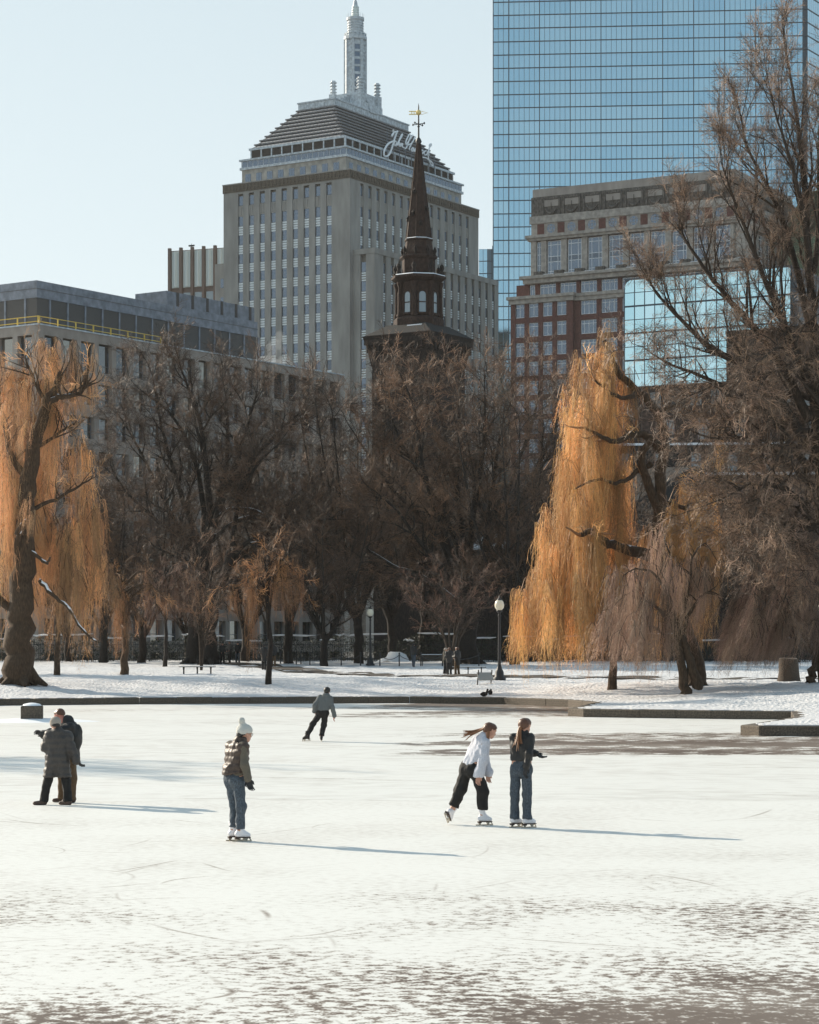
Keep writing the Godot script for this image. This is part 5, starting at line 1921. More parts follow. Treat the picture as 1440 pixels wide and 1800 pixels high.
# a branchlet about 1 unit long with side twigs, growing along +y
func spray_mesh(kind: String, variant: int) -> ArrayMesh:
	var key = kind + str(variant)
	if spray_cache.has(key):
		return spray_cache[key]
	var r := RandomNumberGenerator.new()
	r.seed = hash(key)
	var g := Geo.new()
	if kind == "twigs":
		var stem = [Vector3.ZERO]
		var dir = Vector3.UP
		for i in 7:
			dir = (dir + Vector3(r.randfn(), 0.25, r.randfn()) * 0.28).normalized()
			stem.append(stem[-1] + dir * 0.16)
		var rad = []
		for i in stem.size():
			rad.append(lerpf(0.015, 0.006, i / 7.0))
		g.tube(stem, rad, 3, false)
		for i in 19:
			var t := 0.15 + 0.85 * r.randf()
			var k = mini(int(t * 7), 6)
			var p: Vector3 = stem[k].lerp(stem[k + 1], t * 7 - k)
			var d = (stem[k + 1] - stem[k]).normalized()
			var s = Vector3(r.randfn(), r.randfn(), r.randfn())
			s = (s - d * s.dot(d)).normalized()
			var td = (d * 0.75 + s * 0.8 + Vector3.UP * 0.15).normalized()
			var len = (0.18 + 0.36 * r.randf()) * (1.15 - 0.6 * t)
			var q1 = p + td * len * 0.5 + Vector3(r.randfn(), r.randfn(), r.randfn()) * 0.02
			var q2 = q1 + (td + Vector3(r.randfn(), 0.3, r.randfn()) * 0.35).normalized() * len * 0.5
			g.tube([p, q1, q2], [0.0095, 0.0075, 0.0045], 3, false)
			for z in 2:
				var f = (td + Vector3(r.randfn(), r.randfn(), r.randfn()) * 0.7).normalized() * len * 0.45
				g.tube([q1 if z == 0 else p.lerp(q1, 0.6), (q1 if z == 0 else p.lerp(q1, 0.6)) + f], [0.007, 0.0035], 3, false)
	elif kind == "shoots":
		var stem = [Vector3.ZERO]
		var dir = Vector3.UP
		for i in 6:
			dir = (dir + Vector3(r.randfn(), 0.2, r.randfn()) * 0.22).normalized()
			stem.append(stem[-1] + dir * 0.19)
		var rad = []
		for i in stem.size():
			rad.append(lerpf(0.0125, 0.005, i / 6.0))
		g.tube(stem, rad, 3, false)
		for i in 8:
			var t = 0.1 + 0.85 * (i + r.randf()) / 8.0
			var k = mini(int(t * 6), 5)
			var p: Vector3 = stem[k].lerp(stem[k + 1], t * 6 - k)
			var d = (stem[k + 1] - stem[k]).normalized()
			var s = Vector3(r.randfn(), r.randfn(), r.randfn())
			s = (s - d * s.dot(d)).normalized()
			var td = (d * 0.9 + s * 0.75).normalized()
			var len = (0.3 + 0.4 * r.randf()) * (1.1 - 0.5 * t)
			var q1 = p + td * len * 0.5
			var q2 = q1 + (td + Vector3(r.randfn(), r.randfn() + 0.2, r.randfn()) * 0.4).normalized() * len * 0.5
			g.tube([p, q1, q2], [0.008, 0.0065, 0.004], 3, false)
			var f = (td + Vector3(r.randfn(), r.randfn(), r.randfn()) * 0.6).normalized() * len * 0.5
			g.tube([q1, q1 + f], [0.006, 0.0035], 3, false)
	else:
		# strands hanging 1 unit: start outward, fall, slight waves, little side shoots
		var n := 6
		for i in n:
			var a = r.randf() * TAU
			var out = Vector3(cos(a), 0, sin(a)) * (0.02 + 0.07 * r.randf())
			var len := 0.55 + 0.45 * r.randf()
			var pts = []
			var rad = []
			var sway = Vector3(r.randfn(), 0, r.randfn()) * 0.035
			for k in 10:
				var u = k / 9.0
				var arch = 0.085 * (1.0 - pow(1.0 - minf(u / 0.28, 1.0) * 1.0, 2.0)) - 0.085 * smoothstep(0.1, 0.5, u)
				var p = out * (0.2 + 1.3 * sqrt(u)) + Vector3(0, -u * len + arch, 0) + sway * sin(u * 5.0 + i) * (0.3 + u)
				p += Vector3(r.randfn(), 0, r.randfn()) * 0.004
				pts.append(p)
				rad.append(lerpf(0.0022, 0.0010, u))
			g.tube(pts, rad, 3, false)
			for k in range(1, 9):
				for z in 2:
					var p: Vector3 = pts[k].lerp(pts[k + 1], r.randf())
					var s = Vector3(r.randfn() * 0.028, -0.03 - 0.07 * r.randf(), r.randfn() * 0.028)
					g.tube([p, p + s * 0.5 + Vector3(s.x, 0, s.z) * 0.5, p + s], [0.0013, 0.0012, 0.0007], 3, false)
	var m = g.mesh()
	spray_cache[key] = m
	return m

class TreeWork:
	var root: Node3D
	var wood := Geo.new()
	var branches := Geo.new()
	var snow := Geo.new()
	var sprays = []
	var tones = []
	var shoots = []
	var shoot_tones = []
	var inv: Transform3D

func new_tree(called: String, label: String, base: Vector3, group := "") -> TreeWork:
	var t = TreeWork.new()
	t.root = thing(called, label, "tree", base, 0.0, group)
	return t

# limb from pixels; depth is the tree's depth plus an offset that runs from z0 to z1
func limb(t: TreeWork, px: Array, r0: float, r1: float, z0 := 0.0, z1 := 0.0, rough := 0.03, snowy := 0.0) -> Array:
	var d = -t.root.position.z
	var pts = []
	for i in px.size():
		var u = float(i) / maxi(px.size() - 1, 1)
		pts.append(P(px[i][0], px[i][1], d + lerpf(z0, z1, u)) - t.root.position)
	return limb_local(t, pts, r0, r1, rough, snowy)

func limb_local(t: TreeWork, pts: Array, r0: float, r1: float, rough := 0.03, snowy := 0.0) -> Array:
	pts = catmull(pts, 4)
	var rad = []
	for i in pts.size():
		var u = float(i) / (pts.size() - 1)
		rad.append(lerpf(r0, r1, pow(u, 0.8)))
		if i > 0 and i < pts.size() - 1:
			pts[i] += jitter(rough * rad[i] * 3.0)
	t.wood.tube(pts, rad, 9 if r0 > 0.2 else 7)
	if snowy > 0.0:
		var sp = []
		var sr = []
		for i in pts.size():
			sp.append(pts[i] + Vector3(0, rad[i] * 0.8, 0))
			sr.append(rad[i] * 0.7 * snowy * (0.6 + 0.5 * trng.randf()))
		var run = []
		var rr = []
		for i in pts.size():
			if trng.randf() < 0.82:
				run.append(sp[i]); rr.append(sr[i])
			if run.size() > 1 and (trng.randf() > 0.85 or i == pts.size() - 1):
				rr[0] *= 0.3
				rr[-1] *= 0.3
				t.snow.tube(run, rr, 6)
				run = []; rr = []
	return [pts, rad]

# grow side branches off a limb, then off those; ends carry sprays
func grow(t: TreeWork, from: Array, count: int, len: float, level: int, opts: Dictionary):
	var pts: Array = from[0]
	var rad: Array = from[1]
	var m = pts.size()
	var lo: float = opts.get("start", 0.3) if level == opts.levels else 0.15
	for i in count:
		var t01 = lo + (1.0 - lo) * (i + trng.randf()) / count
		var f = t01 * (m - 1)
		var k = mini(int(f), m - 2)
		var p: Vector3 = pts[k].lerp(pts[k + 1], f - k)
		var d: Vector3 = (pts[k + 1] - pts[k]).normalized()
		var r: float = lerpf(rad[k], rad[k + 1], f - k)
		var s = jitter(1.0)
		s = (s - d * s.dot(d)).normalized()
		var dir = (d * opts.get("along", 0.6) + s * opts.get("spread", 0.8) + Vector3.UP * opts.get("lift", 0.35)).normalized()
		var L = len * (0.6 + 0.7 * trng.randf()) * (1.15 - 0.55 * t01)
		branch(t, p, dir, L, minf(r * 0.62, 0.05 + L * 0.022), level - 1, opts)
	if level >= 1:
		branch(t, pts[-1], (pts[-1] - pts[-2]).normalized(), len * 0.8, rad[-1], level - 1, opts)

func branch(t: TreeWork, p: Vector3, dir: Vector3, L: float, r: float, level: int, opts: Dictionary):
	var n = maxi(3, int(L / 0.55))
	n = mini(n, 8)
	var pts = [p]
	var rad = [r]
	var lift: float = opts.get("tropism", 0.10)
	var r_end = maxf(0.010, r * 0.35)
	for i in n:
		dir = (dir + jitter(opts.get("wiggle", 0.16)) + Vector3.UP * lift).normalized()
		pts.append(pts[-1] + dir * L / n)
		rad.append(lerpf(r, r_end, float(i + 1) / n))
	t.branches.tube(pts, rad, 5 if level >= 2 else (4 if level == 1 else 3), false)
	if level <= 0 and opts.get("tips", false):
		add_spray(t, pts[-2], (dir + jitter(0.3)).normalized(), opts.get("spray", 0.6) * (0.6 + 0.8 * trng.randf()))
		if trng.randf() < 0.6:
			add_spray(t, pts[1], (dir + jitter(0.6)).normalized(), opts.get("spray", 0.6) * (0.5 + 0.7 * trng.randf()))
		return
	if level <= 0:
		var step: float = opts.get("spray_step", 0.42)
		var c = maxi(2, int(L / step))
		for i in c:
			var f = (0.2 + 0.8 * (i + trng.randf()) / c) * n
			var k = mini(int(f), n - 1)
			var q: Vector3 = pts[k].lerp(pts[k + 1], f - k)
			var d: Vector3 = (pts[k + 1] - pts[k]).normalized()
			var sd = (d * 0.8 + jitter(0.55) + Vector3.UP * 0.2).normalized()
			add_spray(t, q, sd, opts.get("spray", 1.1) * (0.65 + 0.7 * trng.randf()))
		add_spray(t, pts[-1], dir, opts.get("spray", 1.1))
		return
	var kids: int = maxi(3, int(L / opts.get("kid_step", 0.55)))
	grow(t, [pts, rad], kids, L * opts.get("shrink", 0.5), level, opts)

func add_spray(t: TreeWork, p: Vector3, dir: Vector3, s: float):
	var x = dir.cross(Vector3.UP)
	if x.length_squared() < 0.01:
		x = Vector3.RIGHT
	x = x.normalized()
	var b = Basis(x, dir, x.cross(dir)).rotated(dir, trng.randf() * TAU)
	t.shoots.append(Transform3D(b.scaled_local(Vector3.ONE * s), p))
	var v = 0.35 + 2.1 * pow(trng.randf(), 2.4)  # random tones; the brightest few paint sunlit highlights into the twigs
	t.shoot_tones.append(Color(v, v * 0.98, v * (0.9 + 0.14 * trng.randf())))

func finish(t: TreeWork, bark: Material, twig: Material, kind := "twigs", twig_bark: Material = null):
	if t.wood.v.size():
		part(t.root, "trunk", t.wood.mesh(), bark)
	if t.branches.v.size():
		var br = part(t.root, "branches", t.branches.mesh(), twig_bark if twig_bark else bark)
		if kind != "twigs":
			br.set_meta("kind", "stuff")
	if t.snow.v.size():
		part(t.root, "snow", t.snow.mesh(), mats.clean_snow)
	var twig_kind = "shoots" if kind == "strands" else kind
	for pass_ in [[t.shoots, t.shoot_tones, twig_kind, "twigs"], [t.sprays, t.tones, "strands", "hanging_shoots"]]:
		var sets = [[], [], [], [], [], []]
		var tones = [[], [], [], [], [], []]
		for i in pass_[0].size():
			sets[i % 6].append(pass_[0][i])
			tones[i % 6].append(pass_[1][i])
		for v in 6:
			if sets[v].size():
				scatter(t.root, pass_[3], tinted(pass_[2], v, twig), twig, sets[v], tones[v])

func tinted(kind: String, v: int, m: Material) -> ArrayMesh:
	var key: String = kind + str(v) + m.resource_name
	if not spray_cache.has(key):
		spray_cache[key] = spray_mesh(kind, v).duplicate()
	return spray_cache[key]

# strands: clouds of hanging shoots. Each entry: centre pixel, half width and half height in pixels, depth offset and spread, length in pixels, count, slant
func strands(t: TreeWork, list: Array, slant := Vector3.ZERO, density := 1.0):
	var gap := FastNoiseLite.new()
	gap.seed = 12
	gap.frequency = 1.0
	gap.fractal_octaves = 2
	var d = -t.root.position.z
	var k = d / FOCAL
	for e in list:
		var n: int = maxi(1, int(e[7] * density / 7.0))
		for bun in n:
			var a = trng.randf() * TAU
			var rr = sqrt(trng.randf())
			var px: float = e[0] + cos(a) * rr * e[2]
			var py: float = e[1] + sin(a) * rr * e[3]
			if gap.get_noise_2d(px * 0.055, py * 0.012) < -0.2:      # open gaps between the hanging masses
				continue
			var zz: float = e[4] + trng.randfn() * e[5]
			var mid = P(px, py, d + zz) - t.root.position
			var bl: float = e[6] * k * (0.4 + 0.85 * trng.randf())
			var tone = 0.35 + 1.25 * trng.randf()
			var lean = jitter(0.05)
			for i in 7:
				var p = mid + Vector3(trng.randfn() * 0.17, trng.randfn() * 0.3, trng.randfn() * 0.17)
				var len = bl * (0.55 + 0.6 * trng.randf())
				# keep the tips off the ground
				var gy = maxf(ground_y(p.x + t.root.position.x, p.z + t.root.position.z), 0.0)
				len = minf(len, p.y + t.root.position.y - gy - 0.1 - trng.randf() * 0.9)
				if len < 0.5:
					continue
				var down = (Vector3.DOWN + slant + lean + jitter(0.05)).normalized()
				var x = down.cross(Vector3.FORWARD).normalized()
				var b = Basis(x, -down, x.cross(-down)).rotated(down, trng.randf() * TAU)
				var wide = minf(len, 3.0) * (0.7 + 0.5 * trng.randf())
				t.sprays.append(Transform3D(b.scaled_local(Vector3(wide, len, wide)), p))
				var v = tone * (0.75 + 0.5 * trng.randf())
				t.tones.append(Color(v, v * (0.9 + 0.16 * trng.randf()), v * 0.95))
				# the arching shoot that carries it
				if i % 2 == 0:
					var o = Vector3(trng.randfn(), 0, trng.randfn()).normalized() * (0.25 + 0.5 * trng.randf())
					var s = p - o + Vector3(0, -0.5 - 0.5 * trng.randf(), 0)
					t.branches.tube([s, s.lerp(p, 0.55) + Vector3(0, 0.25, 0), p + Vector3(0, 0.03, 0), p + o * 0.5 + Vector3(0, -0.25, 0)], [0.018, 0.014, 0.011, 0.006], 3, false)

func build_trees():
	trng.seed = 2024
	build_golden_willow()
	build_left_willow()
	build_low_weepers()
	build_right_elm()
	build_weeping_cherries()
	build_middle_trees()
	build_back_trees()

func base_at(px: float, py: float) -> Vector3:
	var q = G(px, py)
	q.y = ground_y(q.x, q.z) - 0.1
	return q

func roots(t: TreeWork, r: float, n := 6):
	for i in n:
		var a = TAU * (i + 0.5 * trng.randf()) / n
		var o = Vector3(cos(a), 0, sin(a))
		t.wood.tube([o * r * 0.45 + Vector3(0, r * 1.1, 0), o * r * 0.95 + Vector3(0, r * 0.35, 0), o * r * 1.7 + Vector3(0, 0.02, 0)], [r * 0.28, r * 0.3, r * 0.1], 6)

func build_golden_willow():
	var b = Vector3((1222 - 720.0) / FOCAL * 112, 0, -112)
	b.y = ground_y(b.x, b.z) - 0.1
	var t = new_tree("golden_willow", "tall weeping willow with glowing golden hanging shoots and a dark leaning trunk", b)
	roots(t, 0.42)
	limb(t, [[1228, 1212], [1216, 1150], [1192, 1080], [1170, 1010], [1160, 940], [1158, 870], [1166, 800], [1163, 745], [1140, 705], [1112, 680], [1088, 655], [1070, 620], [1062, 598]], 0.5, 0.1, 0, 0, 0.05)
	limb(t, [[1160, 900], [1135, 840], [1128, 800], [1150, 770]], 0.26, 0.16, 0, -1)
	var l1 = limb(t, [[1162, 792], [1138, 768], [1112, 762], [1086, 775], [1060, 768], [1030, 752]], 0.27, 0.07, 0, -2.6, 0.08)
	var l2 = limb(t, [[1170, 985], [1130, 972], [1098, 964], [1064, 952], [1044, 934], [1020, 940]], 0.36, 0.12, 0, -3.2, 0.08, 0.3)
	var l3 = limb(t, [[1164, 880], [1196, 892], [1226, 880], [1250, 858]], 0.16, 0.05, 0, -1.5, 0.1)
	var l4 = limb(t, [[1166, 920], [1190, 935], [1214, 910], [1232, 898]], 0.13, 0.04, 0, 1, 0.1)
	var l5 = limb(t, [[1158, 730], [1186, 712], [1216, 722], [1250, 738], [1285, 742]], 0.13, 0.03, 0, -1.5, 0.1)
	var l6 = limb(t, [[1120, 690], [1098, 700], [1072, 690], [1046, 668]], 0.15, 0.05, 0, -2, 0.1)
	limb(t, [[1145, 815], [1112, 835], [1084, 850], [1050, 842], [1010, 860]], 0.16, 0.04, 0, -2.5, 0.1)
	limb(t, [[1160, 960], [1200, 985], [1240, 980]], 0.14, 0.04, 0, 2, 0.1)
	for l in [l1, l2, l5, l6, l3, l4]:
		grow(t, l, 7, 1.6, 1, {"levels": 1, "start": 0.35, "along": 0.3, "spread": 0.9, "lift": 0.4, "wiggle": 0.25, "tips": true, "spray": 0.9})
	strands(t, [
		[1062, 606, 34, 26, 0, 1.0, 120, 110], [1040, 650, 40, 40, 0, 1.2, 190, 190], [1078, 640, 26, 36, 0.5, 1.0, 150, 120],
		[1022, 715, 34, 50, 0, 1.4, 240, 210], [1062, 740, 42, 50, 0, 1.6, 210, 190], [1018, 820, 36, 60, 0, 1.8, 260, 260],
		[1064, 850, 50, 60, 0, 2.0, 230, 260], [1106, 820, 30, 50, 2.0, 1.0, 190, 60], [1100, 920, 40, 40, 2.2, 1.2, 210, 120],
		[992, 930, 44, 56, 0.5, 2.0, 220, 250], [1040, 960, 50, 50, 0, 2.2, 200, 230], [968, 1000, 36, 38, 0.5, 1.8, 180, 190],
		[936, 1042, 28, 40, 0.5, 1.8, 130, 190], [960, 980, 40, 34, 1.0, 2.0, 150, 130], [1000, 1045, 54, 36, 0, 2.2, 150, 190], [1070, 1030, 50, 44, 0, 2.0, 170, 150],
		[1126, 1000, 40, 60, 2.4, 1.2, 190, 90],
		[1222, 890, 46, 50, -1.0, 1.6, 240, 230], [1240, 960, 36, 60, -0.5, 2.0, 190, 190], [1190, 960, 26, 60, 2.4, 1.2, 210, 70], [1230, 760, 36, 16, -1.5, 1.0, 110, 26],
		[1150, 660, 40, 26, 0, 1.5, 60, 36]], Vector3(-0.03, 0, 0), 0.5)
	finish(t, mats.bark_willow, mats.strand_gold, "strands", mats.strand_amber)

func build_left_willow():
	var b = base_at(38, 1204)
	var t = new_tree("left_willow", "big old willow at the left edge, thick dark trunk under amber hanging shoots", b)
	roots(t, 0.85, 7)
	limb(t, [[38, 1208], [36, 1150], [37, 1080], [40, 1000], [44, 930], [50, 860], [58, 800], [70, 745], [84, 705], [100, 680], [108, 655]], 0.85, 0.14, 0, 0, 0.05)
	limb(t, [[40, 1010], [30, 965], [32, 935], [45, 915]], 0.24, 0.1, 0, -1, 0.1, 1.1)
	var l1 = limb(t, [[78, 715], [100, 700], [118, 697], [140, 690], [152, 676]], 0.17, 0.09, 0, -1.0, 0.1, 0.5)
	limb(t, [[48, 965], [66, 978], [82, 990], [88, 980]], 0.13, 0.05, 0, -1.5, 0.1, 0.8)
	limb(t, [[70, 1020], [92, 1046], [118, 1066], [138, 1098], [158, 1120], [170, 1128]], 0.11, 0.05, 0, -1.5, 0.1, 1.15)
	limb(t, [[28, 1085], [8, 1062], [-20, 1050], [-50, 1060]], 0.26, 0.12, 0, 0, 0.08, 0.3)
	var l2 = limb(t, [[60, 790], [90, 770], [118, 752], [135, 745]], 0.12, 0.04, 0, 1.5, 0.1)
	var l3 = limb(t, [[52, 850], [20, 800], [5, 740], [-10, 690]], 0.22, 0.06, 0, 1.5, 0.1)
	var l4 = limb(t, [[46, 900], [90, 880], [130, 860], [160, 842]], 0.14, 0.04, 0, 2, 0.1)
	var l5 = limb(t, [[82, 712], [66, 680], [52, 650], [44, 628]], 0.14, 0.04, 0, 1, 0.1)
	for q in [[152, 676, 176, 650], [150, 678, 166, 636], [140, 690, 150, 640], [146, 680, 158, 612], [128, 694, 130, 630], [152, 676, 184, 660], [108, 660, 128, 604], [106, 656, 112, 606]]:
		limb(t, [[q[0], q[1]], [(q[0] + q[2]) * 0.5 + 4, (q[1] + q[3]) * 0.5 + 4], [q[2], q[3]]], 0.05, 0.012, -1, -1.2, 0.0)
	for l in [l1, l2, l3, l4, l5]:
		grow(t, l, 9, 1.7, 1, {"levels": 1, "start": 0.25, "along": 0.3, "spread": 0.9, "lift": 0.6, "wiggle": 0.25, "tips": true, "spray": 1.0})
	strands(t, [
		[90, 618, 52, 20, 1.2, 1.0, 80, 150], [36, 652, 46, 40, 1.6, 1.4, 150, 190], [112, 660, 44, 34, 1.8, 1.0, 110, 130], [150, 646, 26, 24, -0.5, 0.7, 50, 50],
		[10, 730, 44, 60, 1.5, 1.6, 200, 190], [70, 720, 40, 40, 2.4, 1.0, 150, 110], [110, 760, 46, 60, 2.4, 1.4, 190, 130], [20, 830, 46, 60, 1.6, 1.8, 200, 150], [84, 850, 50, 60, 2.5, 1.2, 200, 130],
		[10, 930, 40, 50, 1.4, 1.8, 190, 90], [100, 930, 50, 40, 2.6, 1.2, 180, 110], [150, 920, 34, 46, 2.2, 1.4, 180, 60], [70, 900, 30, 26, -1.6, 0.6, 90, 36], [100, 1000, 56, 40, 2.2, 1.4, 150, 90], [170, 1000, 36, 50, 1.5, 1.6, 150, 60],
		[30, 700, 40, 60, -1.6, 0.8, 90, 40], [80, 1040, 60, 30, 1.0, 1.6, 110, 50]], Vector3(-0.02, 0, 0), 0.7)
	var copper = M("strand_copper", lin(0.62, 0.345, 0.155), 0.55)
	copper.vertex_color_use_as_albedo = true
	finish(t, mats.bark_willow, copper, "strands", mats.bark_willow)

# low weeping trees: a short stem and an umbrella of shoots
func weeper(called: String, label: String, px: float, py: float, top: float, half: float, r: float, n: int, m: Material, bark: Material, slant := Vector3.ZERO):
	var b = base_at(px, py)
	var t = new_tree(called, label, b, "low weeping trees")
	var d = -b.z
	var k = d / FOCAL
	limb(t, [[px, py + 2], [px + half * 0.04, lerpf(py, top, 0.3)], [px - half * 0.03, lerpf(py, top, 0.62)], [px + half * 0.02, lerpf(py, top, 0.94)]], r, r * 0.25, 0, 0, 0.08)
	var list = []
	for i in 13:
		var a = TAU * i / 13.0 + trng.randf()
		var reach = 0.2 + 0.75 * trng.randf()
		var ex = cos(a) * half * reach
		var ez = sin(a) * half * k * 0.8 * reach
		var y0 = lerpf(py, top, 0.3 + 0.55 * trng.randf())
		var ey = lerpf(y0, top, 0.35 + 0.6 * trng.randf()) + 24.0 * reach * reach
		var l = limb(t, [[px, y0], [px + ex * 0.4, lerpf(y0, ey, 0.8)], [px + ex * 0.85, ey], [px + ex * 1.15, ey + 12]], r * 0.3, 0.02, 0, ez, 0.2)
		grow(t, l, 6, 1.0, 1, {"levels": 1, "start": 0.2, "along": 0.5, "spread": 0.9, "lift": 0.25, "wiggle": 0.35, "tropism": -0.06, "tips": true, "spray": 0.85})
		list.append([px + ex * 0.8, ey + 8, half * 0.3, 20, ez * 0.9, half * k * 0.35, (py - ey) * (0.2 + 0.6 * trng.randf()), n / 14])
	strands(t, list, slant, 0.42)
	finish(t, bark, m, "strands", bark)

func build_low_weepers():
	weeper("small_weeping_tree", "small rust-orange weeping tree on a thin dark stem near the far bank", 472, 1203, 966, 74, 0.19, 620, mats.strand_amber, mats.bark_dark)
	weeper("small_weeping_tree", "low amber weeping tree on a reddish trunk right of the big left willow", 218, 1186, 990, 80, 0.30, 560, mats.strand_amber, mats.bark_willow)
	weeper("small_weeping_tree", "slender amber weeping tree directly beside the thick left willow trunk", 100, 1187, 930, 56, 0.22, 380, mats.strand_amber, mats.bark_willow)
	weeper("small_weeping_tree", "dim brown weeping tree between the amber tree and the pair of thick trunks", 290, 1172, 985, 62, 0.2, 330, mats.twig_red, mats.bark_dark)
	weeper("small_weeping_tree", "short weeping tree on a brown trunk below the golden willow's left side", 1076, 1212, 1040, 46, 0.26, 200, mats.strand_amber, mats.bark_willow)

func build_right_elm():
	var d := 101.0
	var b = Vector3((1466 - 720.0) / FOCAL * d, 0, -d)
	b.y = ground_y(b.x, b.z) - 0.1
	var t = new_tree("tall_bare_elm", "very tall bare tree at the right edge, dense brown twigs reaching above the offices", b)
	roots(t, 0.42)
	var o = {"levels": 3, "start": 0.2, "along": 0.95, "spread": 0.55, "lift": 0.3, "wiggle": 0.14, "tropism": 0.08, "tips": true, "spray": 0.72, "kid_step": 0.6, "shrink": 0.52}
	var dense = o.duplicate()
	dense.merge({"along": 0.35, "spread": 1.0, "lift": 0.0, "tropism": -0.02, "wiggle": 0.26, "spray": 0.82, "kid_step": 0.5}, true)
	var L = []
	L.append([limb(t, [[1466, 1185], [1462, 1080], [1454, 960], [1444, 850], [1434, 720], [1430, 600], [1424, 480], [1416, 360], [1406, 250], [1394, 160], [1378, 70]], 0.45, 0.03, 0, 0, 0.04), 23, 2.81, o])
	L.append([limb(t, [[1428, 590], [1402, 480], [1380, 400], [1345, 320], [1312, 255], [1304, 205]], 0.2, 0.025, 0, 1.5, 0.05), 14, 2.44, o])
	L.append([limb(t, [[1426, 520], [1418, 420], [1398, 310], [1368, 215], [1352, 150]], 0.16, 0.02, 0, -1.5, 0.05), 13, 2.32, o])
	L.append([limb(t, [[1430, 480], [1440, 380], [1438, 270], [1446, 170]], 0.15, 0.02, 0, 1, 0.05), 10, 2.32, o])
	L.append([limb(t, [[1424, 680], [1392, 600], [1356, 520], [1322, 430], [1288, 345], [1268, 285]], 0.22, 0.025, 0, -1, 0.05), 15, 2.56, o])
	L.append([limb(t, [[1424, 740], [1378, 650], [1330, 580], [1276, 520], [1236, 468], [1204, 420], [1196, 392]], 0.24, 0.025, 0, 1.5, 0.05), 15, 2.44, o])
	L.append([limb(t, [[1424, 790], [1360, 690], [1302, 640], [1248, 612], [1196, 560], [1158, 520], [1140, 492]], 0.24, 0.025, 0, -1.5, 0.05), 15, 2.07, o])
	L.append([limb(t, [[1424, 830], [1360, 740], [1290, 690], [1230, 660], [1176, 640], [1130, 610]], 0.2, 0.02, 0, 1, 0.05), 14, 1.95, dense])
	L.append([limb(t, [[1424, 850], [1370, 800], [1310, 770], [1250, 770], [1196, 748]], 0.18, 0.02, 0, 2.5, 0.06), 15, 2.20, dense])
	L.append([limb(t, [[1424, 900], [1380, 860], [1322, 850], [1280, 872], [1236, 890]], 0.17, 0.02, 0, 0, 0.06), 15, 2.20, dense])
	L.append([limb(t, [[1424, 700], [1390, 690], [1350, 720], [1310, 770]], 0.16, 0.02, 0, 3, 0.06), 14, 2.44, dense])
	L.append([limb(t, [[1424, 760], [1400, 760], [1370, 800], [1340, 860], [1320, 930]], 0.16, 0.02, 0, -2.5, 0.06), 15, 2.32, dense])
	L.append([limb(t, [[1424, 930], [1390, 920], [1350, 940], [1312, 980]], 0.15, 0.02, 0, 1, 0.06), 13, 2.07, dense])
	L.append([limb(t, [[1426, 640], [1402, 620], [1368, 610], [1330, 640]], 0.15, 0.02, 0, -3, 0.06), 14, 2.44, dense])
	L.append([limb(t, [[1426, 820], [1450, 760], [1470, 700], [1480, 600], [1490, 500]], 0.25, 0.03, 0, -1, 0.06), 14, 2.68, o])
	L.append([limb(t, [[1424, 880], [1400, 900], [1392, 960], [1380, 1030]], 0.13, 0.02, 0, 2, 0.06), 12, 2.07, dense])
	L.append([limb(t, [[1426, 930], [1450, 900], [1462, 820], [1470, 740]], 0.15, 0.02, 0, 1, 0.06), 12, 2.20, dense])
	for l in L:
		grow(t, l[0], l[1], l[2], 3, l[3])
	var lit = M("twig_elm_lit", lin(0.21, 0.135, 0.088), 0.5)  # raised twig colour, the look of bright sun painted in
	lit.vertex_color_use_as_albedo = true
	finish(t, mats.bark, lit, "shoots", mats.bark)

func cherry(label: String, base: Vector3, limbs: Array, list: Array, slant: Vector3, trunk: Array, r: float):
	var t = new_tree("weeping_cherry", label, base, "weeping cherries on the bank")
	roots(t, r * 0.75, 5)
	for k in trunk:
		limb(t, k, r, r * 0.5, 0, 0, 0.08)
	for l in limbs:
		var q = limb(t, l[0], l[1], 0.025, 0, l[2], 0.12)
		grow(t, q, 6, 0.9, 1, {"levels": 1, "start": 0.3, "along": 0.5, "spread": 0.8, "lift": 0.2, "tropism": -0.12, "wiggle": 0.3, "tips": true, "spray": 0.6})
	strands(t, list, slant, 0.8)
	finish(t, mats.bark_willow, mats.strand_mauve, "strands", mats.bark)

